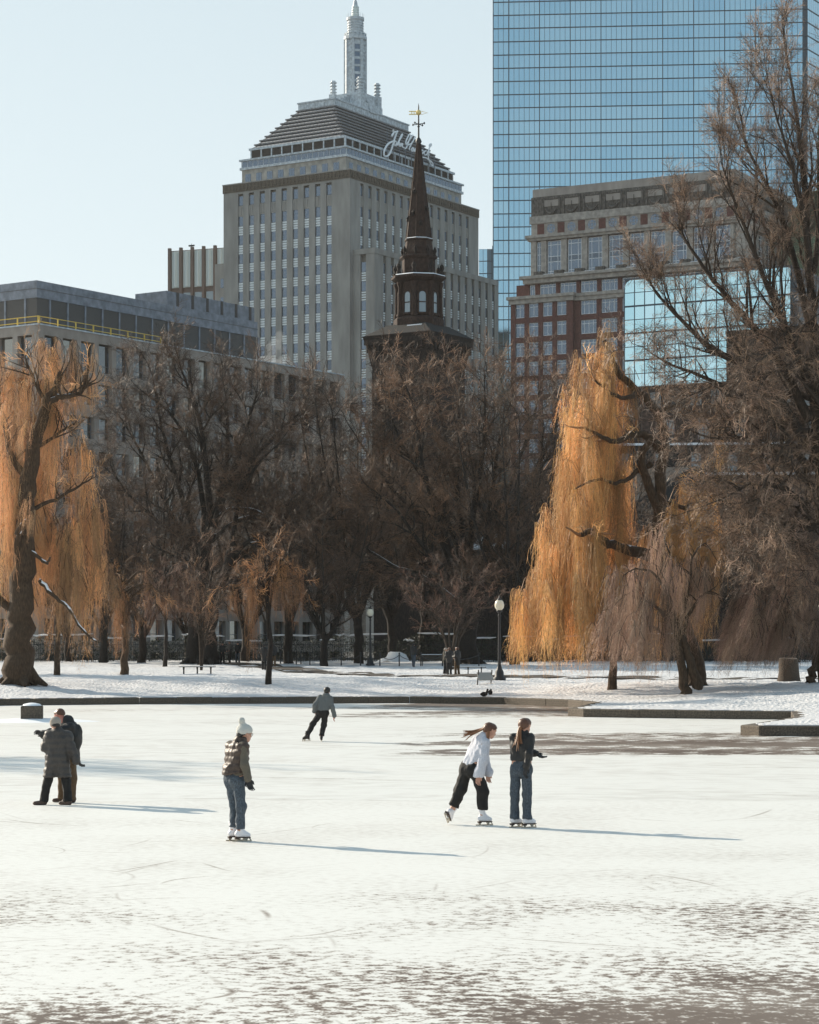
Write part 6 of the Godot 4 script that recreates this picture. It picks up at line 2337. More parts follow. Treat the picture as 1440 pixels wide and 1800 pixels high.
func build_weeping_cherries():
	var b = base_at(1204, 1221)
	cherry("small weeping cherry, twisted trunk and mauve grey shoots, below the golden willow", b,
		[[[[1192, 1110], [1168, 1080], [1138, 1058], [1104, 1045], [1082, 1062]], 0.12, 1.0], [[[1192, 1100], [1178, 1050], [1150, 1010], [1118, 1000], [1096, 1012]], 0.1, -1.0],
		[[[1196, 1105], [1202, 1050], [1186, 1000], [1174, 965], [1168, 948]], 0.11, 0.5], [[[1200, 1110], [1222, 1060], [1246, 1040], [1270, 1050]], 0.1, -0.8], [[[1198, 1090], [1212, 1030], [1218, 980], [1238, 955], [1252, 970]], 0.09, 1.2],
		[[[1186, 1130], [1150, 1104], [1110, 1094], [1078, 1112]], 0.09, 1.6]],
		[[1170, 958, 26, 14, 0, 1.0, 90, 90], [1120, 1010, 40, 24, -0.5, 1.2, 150, 130], [1150, 1000, 40, 30, 0.5, 1.4, 150, 130], [1100, 1060, 34, 24, 0.5, 1.2, 130, 120], [1210, 990, 34, 26, 0, 1.4, 130, 90], [1246, 1000, 22, 30, 0, 1.0, 110, 50], [1080, 1090, 24, 20, 0, 1.0, 110, 80], [1150, 1060, 50, 40, 0, 1.4, 130, 110]],
		Vector3(-0.10, 0, 0.05), [[[1206, 1224], [1202, 1180], [1192, 1140], [1190, 1100]], [[1226, 1208], [1216, 1170], [1202, 1130], [1196, 1095]]], 0.27)
	b = base_at(1424, 1200)
	cherry("broad weeping cherry at the right edge, mauve shoots blown leftwards over the bank", b,
		[[[[1432, 1150], [1400, 1100], [1372, 1062], [1340, 1040], [1304, 1060]], 0.13, -1.0], [[[1432, 1130], [1408, 1050], [1380, 1000], [1344, 985], [1312, 1000]], 0.12, 1.0], [[[1434, 1120], [1430, 1030], [1412, 970], [1390, 950]], 0.12, 0.0],
		[[[1436, 1130], [1452, 1050], [1470, 1000]], 0.12, 0.5], [[[1430, 1150], [1380, 1110], [1330, 1100], [1296, 1110]], 0.1, -2.0]],
		[[1390, 955, 40, 22, 0, 1.4, 150, 130], [1345, 1000, 40, 26, 0, 1.4, 190, 150], [1410, 1000, 40, 36, 0, 1.6, 170, 140], [1312, 1040, 24, 26, 0, 1.2, 180, 110], [1370, 1060, 50, 40, -1, 1.6, 170, 150], [1298, 1090, 14, 22, -1, 1.0, 130, 60], [1430, 1060, 30, 40, 0, 1.6, 140, 110], [1330, 1080, 30, 30, -2.5, 1.0, 190, 90]],
		Vector3(-0.34, 0, 0.12), [[[1424, 1204], [1430, 1180], [1436, 1150], [1434, 1115]], [[1448, 1200], [1444, 1160], [1436, 1120]]], 0.26)

func build_middle_trees():
	var o = {"levels": 3, "start": 0.25, "along": 0.65, "spread": 0.8, "lift": 0.22, "wiggle": 0.18, "tropism": 0.06, "tips": true, "spray": 1.2, "kid_step": 0.66, "shrink": 0.52}
	# the wide vase of the middle
	var b = Vector3((822 - 720.0) / FOCAL * 186, 0, -186)
	b.y = ground_y(b.x, b.z) - 0.1
	var t = new_tree("wide_bare_elm", "wide vase-shaped bare elm in the middle, thin snow on its low limbs", b)
	roots(t, 0.95)
	limb(t, [[822, 1164], [820, 1120], [822, 1085], [824, 1050]], 0.95, 0.7, 0, 0, 0.04)
	for l in [
		[[[822, 1070], [800, 1010], [774, 950], [730, 900], [690, 860], [648, 800], [622, 760]], 0.36, 3, 0.35], [[[820, 1060], [796, 980], [762, 890], [740, 800], [728, 720], [712, 676]], 0.38, -3, 0.0], [[[824, 1055], [812, 940], [800, 840], [778, 750], [768, 668]], 0.36, 4, 0.0],
		[[[824, 1055], [828, 930], [846, 820], [852, 750], [852, 676]], 0.4, -3, 0.0], [[[828, 1060], [852, 960], [866, 860], [880, 760], [908, 684]], 0.36, 3, 0.0], [[[828, 1062], [866, 980], [906, 900], [944, 820], [976, 750], [992, 710]], 0.36, -2, 0.0],
		[[[828, 1070], [872, 1010], [920, 950], [962, 880], [990, 820]], 0.3, 4, 0.3], [[[820, 1075], [782, 1040], [734, 1010], [690, 994], [640, 960], [606, 930]], 0.28, -3, 0.8], [[[820, 1062], [778, 1000], [736, 950], [700, 900], [668, 872]], 0.3, -5, 0.5],
		[[[826, 1064], [850, 1040], [880, 1010], [930, 990]], 0.2, -4, 0.5], [[[822, 1056], [790, 920], [706, 780], [676, 690]], 0.3, 5, 0.0], [[[826, 1056], [880, 900], [930, 760], [950, 680]], 0.28, 5, 0.0]]:
		var q = limb(t, l[0], l[1], 0.05, 0, l[2], 0.05, l[3])
		grow(t, q, 12, 3.2, 3, o)
	finish(t, mats.bark_dark, mats.twig_brown, "shoots", mats.bark_dark)
	# the big pair left of it
	b = Vector3((348 - 720.0) / FOCAL * 186, 0, -186)
	b.y = ground_y(b.x, b.z) - 0.1
	t = new_tree("broad_bare_oak", "broad dark bare tree with snow-lined crooked limbs, left of the middle", b)
	roots(t, 0.9)
	limb(t, [[344, 1168], [346, 1110], [352, 1060], [358, 1010], [362, 960]], 0.9, 0.55, 0, 0, 0.04)
	for l in [
		[[[362, 970], [368, 900], [362, 820], [352, 740], [330, 680], [316, 640]], 0.4, 0, 0.0], [[[360, 980], [330, 900], [306, 830], [284, 750], [268, 660]], 0.34, 3, 0.0], [[[364, 960], [390, 880], [420, 800], [440, 730], [452, 690]], 0.34, -3, 0.0],
		[[[372, 930], [394, 900], [420, 894], [452, 898], [470, 910]], 0.22, -4, 1.2], [[[372, 950], [398, 928], [430, 912], [462, 908], [496, 928], [540, 925], [572, 912]], 0.26, -4, 1.2], [[[358, 1010], [400, 1000], [440, 960], [476, 920], [520, 870]], 0.26, 3, 0.2],
		[[[356, 1000], [320, 950], [270, 910], [226, 870], [200, 830]], 0.3, -2, 0.2], [[[360, 960], [400, 860], [460, 790], [510, 740], [536, 720]], 0.3, 3, 0.0], [[[362, 950], [350, 840], [310, 740], [240, 680]], 0.3, 5, 0.0], [[[362, 955], [396, 830], [400, 730], [392, 670]], 0.3, 4, 0.0],
		[[[358, 990], [310, 920], [250, 800], [216, 740]], 0.28, 4, 0.0]]:
		var q = limb(t, l[0], l[1], 0.05, 0, l[2], 0.05, l[3])
		grow(t, q, 12, 3.0, 3, o)
	finish(t, mats.bark_dark, mats.twig_dark, "shoots", mats.bark_dark)
	b = Vector3((366 - 720.0) / FOCAL * 184, 0, -184)
	b.y = ground_y(b.x, b.z) - 0.1
	t = new_tree("twin_trunk_tree", "second thick dark trunk standing close beside the broad bare tree", b)
	roots(t, 0.8)
	limb(t, [[368, 1168], [368, 1110], [376, 1050], [400, 1000], [410, 950]], 0.8, 0.3, 0, -2, 0.05)
	for l in [[[[404, 990], [440, 950], [480, 950], [520, 930]], 0.24, -3, 0.5], [[[376, 1050], [350, 1000], [310, 980], [270, 960]], 0.22, -3, 0.2], [[[408, 960], [420, 880], [450, 820], [490, 780]], 0.25, -4, 0.0], [[[380, 1040], [420, 1030], [460, 1000]], 0.2, 3, 0.2]]:
		var q = limb(t, l[0], l[1], 0.05, -1, l[2], 0.05, l[3])
		grow(t, q, 10, 3.0, 3, o)
	finish(t, mats.bark_dark, mats.twig_dark, "shoots", mats.bark_dark)
	# upright pale sapling in front of them
	b = base_at(354, 1178)
	t = new_tree("bare_sapling", "slim multi-stemmed bare sapling in front of the pair of thick trunks", b)
	var so = {"levels": 1, "start": 0.2, "along": 1.0, "spread": 0.45, "lift": 0.4, "wiggle": 0.08, "tropism": 0.08, "spray_step": 0.5, "spray": 0.9}
	for l in [[354, 340, 1010], [354, 368, 1000], [354, 392, 990], [354, 330, 1050], [354, 405, 1030], [354, 352, 960], [354, 380, 945]]:
		var q = limb(t, [[l[0], 1180], [lerpf(l[0], l[1], 0.15), 1120], [lerpf(l[0], l[1], 0.5), lerpf(1120, l[2], 0.5)], [l[1], l[2]]], 0.09, 0.02, 0, trng.randfn() * 1.0, 0.05)
		grow(t, q, 9, 1.6, 1, so)
	finish(t, mats.bark, mats.twig_brown, "shoots", mats.bark)
	# small reddish tree under the elm
	b = base_at(792, 1184)
	b.z -= 12.0
	b.x = (792 - 720.0) / FOCAL * -b.z
	b.y = ground_y(b.x, b.z) - 0.1
	t = new_tree("reddish_small_tree", "small reddish multi-stemmed bare tree behind the group of three people", b)
	so = {"levels": 2, "start": 0.3, "along": 0.7, "spread": 0.7, "lift": 0.25, "wiggle": 0.18, "tropism": 0.05, "tips": true, "spray": 0.8, "kid_step": 0.3, "shrink": 0.5}
	for l in [[[792, 1182], [784, 1130], [770, 1090], [740, 1060]], [[792, 1182], [790, 1120], [784, 1060], [770, 1010]], [[794, 1182], [798, 1120], [806, 1060], [812, 1005]], [[794, 1182], [806, 1130], [826, 1090], [860, 1060]], [[792, 1182], [780, 1120], [750, 1070], [724, 1040]], [[794, 1182], [802, 1110], [830, 1050], [846, 1020]]]:
		var q = limb(t, l, 0.12, 0.03, 0, trng.randfn() * 1.5, 0.08)
		grow(t, q, 8, 1.5, 2, so)
	finish(t, mats.bark, mats.twig_red, "shoots", mats.bark)

func build_back_trees():
	# further trees of the park and the street behind it: three kinds grown once, then copied
	var protos = []
	for k in 3:
		var base = Vector3(-60.0 + k * 9, 1.2, -204)
		var t = new_tree("background_tree", "", base, "bare trees along the far side of the park")
		var H := 13.0 + 2.0 * k
		var o = {"levels": 2, "start": 0.2, "along": 0.6, "spread": 0.85, "lift": 0.25, "wiggle": 0.18, "tropism": 0.06, "spray_step": 0.5, "spray": 1.3, "kid_step": 0.6, "shrink": 0.5}
		limb_local(t, [Vector3.ZERO, Vector3(0.1, 1.6, 0), Vector3(0.0, 3.4, 0.1)], 0.42, 0.3, 0.05)
		for i in 8:
			var a = TAU * i / 8.0 + trng.randf()
			var e = Vector3(cos(a), 0, sin(a)) * (3.0 + 2.0 * trng.randf())
			var q = limb_local(t, [Vector3(0, 2.2 + 0.18 * i, 0), e * 0.3 + Vector3(0, 4.5 + 0.2 * i, 0), e * 0.7 + Vector3(0, H * 0.62, 0), e * (0.8 + 0.3 * trng.randf()) + Vector3(0, H * (0.8 + 0.2 * trng.randf()), 0)], 0.2, 0.04, 0.06)
			grow(t, q, 9, 2.9, 2, o)
		finish(t, mats.bark_dark, mats.twig_dark, "shoots", mats.bark_dark)
		protos.append(t.root)
	var where = [[184, 190, 0, "far bare tree behind the slender amber weeping tree"], [250, 198, 1, "far bare tree in the gap left of the broad dark tree"], [430, 200, 2, "far bare tree right behind the two standing figures"], [508, 192, 0, "far bare tree just right of the rust-orange weeping tree"],
		[570, 178, 1, "bare tree with a pale straight trunk at the start of the chain fence"], [631, 190, 2, "bare tree with a dark trunk just left of the globe lamp post"], [690, 204, 0, "far bare tree right of the globe lamp post"], [745, 208, 1, "far bare tree behind the walking person"],
		[905, 182, 2, "dark bare tree right behind the cream globe lamp post"], [960, 206, 0, "far bare tree half hidden by the golden willow's outer shoots"], [1030, 200, 1, "far bare tree behind the golden willow's curtain"], [1130, 210, 2, "far bare tree behind the leaning willow trunk"], [1230, 196, 0, "far bare tree between the two weeping cherries"], [1320, 205, 1, "far bare tree behind the broad weeping cherry"], [1400, 190, 2, "far bare tree behind the tall bare elm"], [120, 204, 1, "far bare tree behind the big left willow"], [30, 196, 2, "far bare tree left of the big willow trunk"], [330, 212, 0, "far bare tree behind the pair of thick trunks"]]
	var first = [true, true, true]
	for w in where:
		var src: Node3D = protos[w[2]]
		var x: float = (w[0] - 720.0) / FOCAL * w[1]
		var at = Vector3(x, ground_y(x, -w[1]) - 0.05, -w[1])
		var sc: float = 0.8 + 0.35 * trng.randf()
		if first[w[2]]:
			first[w[2]] = false
			src.position = at
			src.rotation.y = trng.randf() * TAU
			src.set_meta("label", w[3])
		else:
			copy_of(src, w[3], at, trng.randf() * TAU, Vector3(sc, sc * (0.9 + 0.3 * trng.randf()), sc))
	# two trees on the bank outside the left edge; their shade crosses the ice
	copy_of(protos[0], "bare tree on the bank beyond the left edge of the picture", Vector3(-27, 0.7, -68), 1.0, Vector3(0.6, 0.8, 0.6))
	copy_of(protos[1], "bare tree on the bank left of the picture, behind the old willow", Vector3(-34, 1.0, -142), 2.0, Vector3(1.05, 1.15, 1.05))
	copy_of(protos[2], "bare tree left of the picture, farther back along the path", Vector3(-42, 1.1, -151), 0.4, Vector3(1.1, 1.2, 1.1))

# ---------------------------------------------------------------- people
class Sdf:
	var ops := []
	var k := 0.04
	var cell := 0.014

	func bone(a: Vector3, b: Vector3, ra: float, rb: float):
		ops.append([0, a, b, ra, rb])

	func cut(p: Vector3, n: Vector3, radius := 9.0):     # removes what lies on the side that n points to
		ops.append([1, p, n.normalized(), radius, 0.0])

	func mesh_into(out: Geo, xf := Transform3D(), fold := 0.0, fold_freq := 9.0, quilt := 0.0, quilt_step := 0.11):
		var lo := Vector3.ONE * 1e9
		var hi := -lo
		for o in ops:
			if o[0] == 0:
				for e in 2:
					var r: Vector3 = Vector3.ONE * (maxf(o[3], o[4]) + 0.06)
					lo = lo.min(o[1 + e] - r)
					hi = hi.max(o[1 + e] + r)
		var nx := int((hi.x - lo.x) / cell) + 2
		var ny := int((hi.y - lo.y) / cell) + 2
		var nz := int((hi.z - lo.z) / cell) + 2
		var f := PackedFloat32Array()
		f.resize(nx * ny * nz)
		f.fill(1.0)
		for o in ops:
			var a: Vector3 = o[1]
			var b: Vector3 = o[2]
			var ra: float = o[3]
			var rb: float = o[4]
			var bl: Vector3
			var bh: Vector3
			if o[0] == 0:
				var m := maxf(ra, rb) + k + cell * 3.0
				bl = a.min(b) - Vector3.ONE * m
				bh = a.max(b) + Vector3.ONE * m
			else:
				bl = a - Vector3.ONE * ra
				bh = a + Vector3.ONE * ra
			var i0 := clampi(int((bl.x - lo.x) / cell), 0, nx - 1)
			var i1 := clampi(int((bh.x - lo.x) / cell) + 1, 0, nx - 1)
			var j0 := clampi(int((bl.y - lo.y) / cell), 0, ny - 1)
			var j1 := clampi(int((bh.y - lo.y) / cell) + 1, 0, ny - 1)
			var k0 := clampi(int((bl.z - lo.z) / cell), 0, nz - 1)
			var k1 := clampi(int((bh.z - lo.z) / cell) + 1, 0, nz - 1)
			var ab := b - a
			var l2 := maxf(ab.length_squared(), 1e-9)
			for kk in range(k0, k1 + 1):
				for jj in range(j0, j1 + 1):
					var q := (kk * ny + jj) * nx
					for ii in range(i0, i1 + 1):
						var p := lo + Vector3(ii, jj, kk) * cell
						var old := f[q + ii]
						if o[0] == 0:
							var t := clampf((p - a).dot(ab) / l2, 0.0, 1.0)
							var d := p.distance_to(a + ab * t) - lerpf(ra, rb, t)
							var h := clampf(0.5 + 0.5 * (old - d) / k, 0.0, 1.0)
							f[q + ii] = lerpf(old, d, h) - k * h * (1.0 - h)
						elif old < 0.1:
							var d := (p - a).dot(b)
							if d > old:
								f[q + ii] = d
		var id := PackedInt32Array()
		id.resize(nx * ny * nz)
		id.fill(-1)
		var verts := PackedVector3Array()
		var cells := PackedInt32Array()
		var sy := nx
		var sz := nx * ny
		var off := [0, 1, sy, sy + 1, sz, sz + 1, sz + sy, sz + sy + 1]
		var edges := [[0, 1], [2, 3], [4, 5], [6, 7], [0, 2], [1, 3], [4, 6], [5, 7], [0, 4], [1, 5], [2, 6], [3, 7]]
		var lim := cell * 2.0
		for kk in nz - 1:
			for jj in ny - 1:
				var q := (kk * ny + jj) * nx
				for ii in nx - 1:
					var v0 := f[q + ii]
					if v0 > lim or v0 < -lim:
						continue
					var mask := 0
					for c in 8:
						if f[q + ii + off[c]] < 0.0:
							mask |= 1 << c
					if mask == 0 or mask == 255:
						continue
					var s := Vector3.ZERO
					var n := 0
					for e in edges:
						var ma: bool = (mask >> e[0]) & 1
						var mb: bool = (mask >> e[1]) & 1
						if ma != mb:
							var fa := f[q + ii + off[e[0]]]
							var fb := f[q + ii + off[e[1]]]
							var t := fa / (fa - fb)
							var ca := Vector3(e[0] & 1, (e[0] >> 1) & 1, e[0] >> 2)
							var cb := Vector3(e[1] & 1, (e[1] >> 1) & 1, e[1] >> 2)
							s += ca.lerp(cb, t)
							n += 1
					id[q + ii] = verts.size()
					verts.append(lo + (Vector3(ii, jj, kk) + s / n) * cell)
					cells.append(q + ii)
		var idx := PackedInt32Array()
		var nrm := PackedVector3Array()
		nrm.resize(verts.size())
		for c in cells:
			for ax in 3:
				var st: int = [1, sy, sz][ax]
				var fa := f[c]
				var fb := f[c + st]
				if (fa < 0.0) == (fb < 0.0):
					continue
				var u: int = [sy, sz, 1][ax]
				var w: int = [sz, 1, sy][ax]
				var a := id[c - u - w] if c - u - w >= 0 else -1
				var b := id[c - w] if c - w >= 0 else -1
				var d := id[c]
				var e := id[c - u] if c - u >= 0 else -1
				if a < 0 or b < 0 or d < 0 or e < 0:
					continue
				var quad := [a, e, d, b] if fa < 0.0 else [a, b, d, e]
				var nn := (verts[quad[2]] - verts[quad[0]]).cross(verts[quad[1]] - verts[quad[3]])
				for z in quad:
					nrm[z] += nn
				idx.append(quad[0]); idx.append(quad[1]); idx.append(quad[2])
				idx.append(quad[0]); idx.append(quad[2]); idx.append(quad[3])
		var nz_ := FastNoiseLite.new()
		nz_.seed = 11
		nz_.frequency = fold_freq
		nz_.fractal_octaves = 2
		var base := out.v.size()
		if fold > 0.0 or quilt > 0.0:
			for i in verts.size():
				var p := verts[i]
				var n := nrm[i].normalized()
				var h := fold * nz_.get_noise_3d(p.x, p.y * 0.6, p.z)
				if quilt > 0.0:
					h += quilt * (absf(sin(PI * p.y / quilt_step)) - 0.6)
				verts[i] = p + n * h
			nrm.fill(Vector3.ZERO)
			for i in range(0, idx.size(), 3):
				var nn := (verts[idx[i + 2]] - verts[idx[i]]).cross(verts[idx[i + 1]] - verts[idx[i]])
				nrm[idx[i]] += nn
				nrm[idx[i + 1]] += nn
				nrm[idx[i + 2]] += nn
		for i in verts.size():
			out.v.append(xf * verts[i])
			out.n.append((xf.basis * nrm[i]).normalized())
		for i in idx:
			out.idx.append(base + i)

var head_geo: Geo
var hand_geo: Geo
var boot_geo: Geo
var sole_geo: Geo
var blade_geo: Geo
var shoe_geo: Geo

func make_body_pieces():
	# head: faces +z, centre between the ears
	var s := Sdf.new()
	s.cell = 0.0065
	s.k = 0.022
	s.bone(Vector3(0, 0.03, -0.025), Vector3(0, 0.035, 0.022), 0.082, 0.076)
	s.bone(Vector3(0, -0.01, 0.03), Vector3(0, -0.05, 0.042), 0.066, 0.05)
	s.bone(Vector3(-0.03, -0.055, 0.03), Vector3(0, -0.085, 0.062), 0.034, 0.026)
	s.bone(Vector3(0.03, -0.055, 0.03), Vector3(0, -0.085, 0.062), 0.034, 0.026)
	s.bone(Vector3(0, 0.012, 0.094), Vector3(0, -0.026, 0.108), 0.010, 0.015)
	s.bone(Vector3(-0.035, 0.028, 0.084), Vector3(0.035, 0.028, 0.084), 0.013, 0.013)
	s.bone(Vector3(-0.018, -0.058, 0.09), Vector3(0.018, -0.058, 0.09), 0.010, 0.010)
	for e in [-1, 1]:
		s.bone(Vector3(e * 0.083, 0.012, -0.008), Vector3(e * 0.078, -0.024, 0.0), 0.016, 0.011)
	s.bone(Vector3(0, -0.05, -0.015), Vector3(0, -0.13, -0.025), 0.052, 0.054)
	head_geo = Geo.new()
	s.mesh_into(head_geo)
	# a relaxed hand hanging down -y, thumb towards +z, palm towards -x
	s = Sdf.new()
	s.cell = 0.0045
	s.k = 0.010
	s.bone(Vector3(0, 0.03, 0), Vector3(0, -0.01, 0), 0.026, 0.025)
	var reach := [0.062, 0.074, 0.078, 0.070]
	for i in 4:
		var z: float = -0.030 + i * 0.0205
		var kn := Vector3(-0.002, -0.085 - 0.004 * i, z)
		s.bone(Vector3(0, -0.012, z * 0.55), kn, 0.0165, 0.0125)
		var m := kn + Vector3(-0.010, -0.5 * reach[i], z * 0.12)
		var t := m + Vector3(-0.026, -0.42 * reach[i], z * 0.05)
		s.bone(kn, m, 0.0098, 0.0088)
		s.bone(m, t, 0.0088, 0.0074)
	s.bone(Vector3(-0.004, -0.02, 0.022), Vector3(-0.016, -0.055, 0.045), 0.015, 0.0115)
	s.bone(Vector3(-0.016, -0.055, 0.045), Vector3(-0.026, -0.088, 0.048), 0.0105, 0.0085)
	hand_geo = Geo.new()
	s.mesh_into(hand_geo)
	# skate: ankle at the origin, toe along +x
	s = Sdf.new()
	s.cell = 0.009
	s.k = 0.03
	s.bone(Vector3(-0.008, 0.11, 0), Vector3(0, 0.0, 0), 0.056, 0.046)
	s.bone(Vector3(-0.035, -0.055, 0), Vector3(0.13, -0.072, 0), 0.044, 0.034)
	s.bone(Vector3(0.02, 0.0, 0), Vector3(0.09, -0.055, 0), 0.042, 0.034)
	s.cut(Vector3(0, -0.1, 0), Vector3.DOWN)
	s.cut(Vector3(0, 0.13, 0), Vector3.UP)
	boot_geo = Geo.new()
	s.mesh_into(boot_geo)
	sole_geo = Geo.new()
	sole_geo.box(-0.075, 0.16, -0.112, -0.099, -0.034, 0.034)
	sole_geo.box(-0.075, -0.02, -0.128, -0.112, -0.028, 0.028)
	blade_geo = Geo.new()
	blade_geo.box(-0.11, 0.18, -0.166, -0.148, -0.004, 0.004)
	blade_geo.frustum(-0.06, -0.03, -0.005, 0.005, -0.150, -0.07, -0.02, -0.014, 0.014, -0.112)
	blade_geo.frustum(0.08, 0.11, -0.005, 0.005, -0.150, 0.06, 0.13, -0.014, 0.014, -0.112)
	blade_geo.frustum(0.16, 0.18, -0.004, 0.004, -0.150, 0.13, 0.155, -0.01, 0.01, -0.112)
	s = Sdf.new()
	s.cell = 0.011
	s.k = 0.03
	s.bone(Vector3(0, 0.06, 0), Vector3(-0.005, -0.02, 0), 0.054, 0.05)
	s.bone(Vector3(-0.03, -0.03, 0), Vector3(0.15, -0.042, 0), 0.046, 0.036)
	s.cut(Vector3(0, -0.075, 0), Vector3.DOWN)
	shoe_geo = Geo.new()
	s.mesh_into(shoe_geo)

func frame_to(dir: Vector3, side: Vector3) -> Basis:     # y runs against dir (the piece hangs along dir), z near side
	var y := -dir.normalized()
	var x := y.cross(side).normalized()
	return Basis(x, y, x.cross(y))

func facing(yaw: float, pitch := 0.0, roll := 0.0) -> Basis:
	return Basis(Vector3.UP, yaw) * Basis(Vector3.RIGHT, pitch) * Basis(Vector3.BACK, roll)

# J holds the joints: head neck chest pelvis sa ea wa ha sb eb wb hb (arm: shoulder elbow wrist fingers) pa ka aa pb kb ab (leg: hip knee ankle)
func torso(s: Sdf, J: Dictionary, g: float, bulk := 1.0, down := 0.0):
	var side: Vector3 = (J.sb - J.sa).normalized()
	var hip: Vector3 = (J.pb - J.pa).normalized()
	for e in [-1.0, 1.0]:
		s.bone(J.chest + side * 0.075 * e * bulk, J.pelvis + hip * 0.055 * e * bulk + Vector3(0, -down, 0), 0.098 * bulk + g, 0.104 * bulk + g)
	s.bone(J.sa.lerp(J.neck, 0.12) + Vector3(0, -0.03, 0), J.sb.lerp(J.neck, 0.12) + Vector3(0, -0.03, 0), 0.066 + g, 0.066 + g)
	s.bone(J.neck + Vector3(0, -0.01, 0), J.chest, 0.07 + g, 0.1 + g)

func arm(s: Sdf, J: Dictionary, q: String, g: float, wrist_extra := 0.0):
	s.bone(J["s" + q], J["e" + q], 0.052 + g, 0.040 + g)
	s.bone(J["e" + q], J["w" + q], 0.040 + g, 0.028 + g + wrist_extra)

func leg(s: Sdf, J: Dictionary, q: String, g: float, knee := 0.0, hem := 0.0):
	s.bone(J["p" + q], J["k" + q], 0.082 + g, 0.056 + g + knee)
	s.bone(J["k" + q], J["a" + q], 0.056 + g + knee, 0.040 + g + hem)

func body(t: Node3D, J: Dictionary, head: Basis, skin: Material, cell := 0.014, bare := ["a", "b"]):
	var s := Sdf.new()
	s.cell = cell
	torso(s, J, 0.0)
	for q in ["a", "b"]:
		arm(s, J, q, 0.0)
		leg(s, J, q, 0.0)
		s.bone(J["a" + q], J["a" + q] + Vector3(0, -0.03, 0), 0.04, 0.035)
	s.bone(J.neck, J.head + head * Vector3(0, -0.06, -0.02), 0.056, 0.05)
	var g := Geo.new()
	s.mesh_into(g)
	g.add(head_geo, Transform3D(head, J.head))
	for q in bare:
		var dir: Vector3 = J["h" + q] - J["w" + q]
		g.add(hand_geo, Transform3D(frame_to(dir, head.z), J["w" + q]))
	part(t, "body", g.mesh(), skin)
	var eyes := Geo.new()
	for e in [-1, 1]:
		eyes.T = Transform3D(head, J.head + head * Vector3(e * 0.032, 0.008, 0.0865))
		eyes.lathe([Vector2(0, -0.007), Vector2(0.010, 0), Vector2(0, 0.007)], 8)
	part(t, "eyes", eyes.mesh(), mats.hair_dark)
	var lips := Geo.new()
	lips.T = Transform3D(head, J.head + head * Vector3(0, -0.058, 0.1))
	lips.tube([Vector3(-0.02, 0, -0.006), Vector3(0, 0.002, 0.0), Vector3(0.02, 0, -0.006)], [0.003, 0.005, 0.003], 6)
	part(t, "mouth", lips.mesh(), mats.skin_red)

func gloves(t: Node3D, J: Dictionary, head: Basis, m: Material, which := ["a", "b"]):
	for q in which:
		var g := Geo.new()
		var dir: Vector3 = J["h" + q] - J["w" + q]
		g.add(hand_geo, Transform3D(frame_to(dir, head.z).scaled_local(Vector3(1.22, 1.1, 1.16)), J["w" + q]))
		var c := Sdf.new()
		c.cell = 0.011
		c.bone(J["w" + q] - dir.normalized() * 0.05, J["w" + q] + dir.normalized() * 0.02, 0.042, 0.038)
		c.mesh_into(g)
		part(t, "glove", g.mesh(), m)

func skate(t: Node3D, at: Vector3, toe: Vector3, up := Vector3.UP):
	var x := toe.normalized()
	var z := x.cross(up).normalized()
	var xf := Transform3D(Basis(x, z.cross(x), z), at)
	var b := part(t, "skate_boot", boot_mesh("boot"), mats.boot_white, xf)
	part(b, "sole", boot_mesh("sole"), mats.sole)
	part(b, "blade", boot_mesh("blade"), mats.blade)

var boot_meshes := {}
func boot_mesh(k: String) -> ArrayMesh:
	if not boot_meshes.has(k):
		boot_meshes[k] = {"boot": boot_geo, "sole": sole_geo, "blade": blade_geo, "shoe": shoe_geo}[k].mesh()
	return boot_meshes[k]

func shoe(t: Node3D, at: Vector3, toe: Vector3, m: Material):
	var x := toe.normalized()
	var z := x.cross(Vector3.UP).normalized()
	part(t, "shoe", boot_mesh("shoe"), m, Transform3D(Basis(x, z.cross(x), z), at))

func hair_cap(t: Node3D, J: Dictionary, head: Basis, m: Material, thick := 0.012, face := 0.05):
	var s := Sdf.new()
	s.cell = 0.008
	s.k = 0.02
	s.bone(Vector3(0, 0.032, -0.028), Vector3(0, 0.04, 0.022), 0.085 + thick, 0.078 + thick)
	s.bone(Vector3(0, 0.0, -0.045), Vector3(0, -0.045, -0.04), 0.066 + thick, 0.05 + thick)
	s.cut(Vector3(0, 0.03, face), Vector3(0, -0.85, 0.55))
	var g := Geo.new()
	s.mesh_into(g, Transform3D(head, J.head), 0.004, 30.0)
	part(t, "hair", g.mesh(), m)

func locks(t: Node3D, pts: Array, r: float, n: int, m: Material, called := "ponytail"):
	var r2 := RandomNumberGenerator.new()
	r2.seed = 7 + n
	var g := Geo.new()
	for i in n:
		var o := Vector3(r2.randfn(), r2.randfn(), r2.randfn()) * r * 0.55
		var o2 := Vector3(r2.randfn(), r2.randfn(), r2.randfn()) * r * 0.9
		var q := []
		for j in pts.size():
			var u := float(j) / (pts.size() - 1)
			q.append(pts[j] + o.lerp(o2, u) * (0.35 + 0.65 * u) * (1.0 if j < pts.size() - 1 else 1.2))
		q = catmull(q, 4)
		var rad := []
		for j in q.size():
			var u := float(j) / (q.size() - 1)
			rad.append(r * 0.42 * (1.0 - 0.85 * pow(u, 3.0)) * (0.7 + 0.3 * sin(u * PI)))
		g.tube(q, rad, 6)
	part(t, called, g.mesh(), m)

func garment(t: Node3D, called: String, s: Sdf, m: Material, fold := 0.010, freq := 8.0, quilt := 0.0, step := 0.11) -> MeshInstance3D:
	var g := Geo.new()
	s.mesh_into(g, Transform3D(), fold, freq, quilt, step)
	return part(t, called, g.mesh(), m)

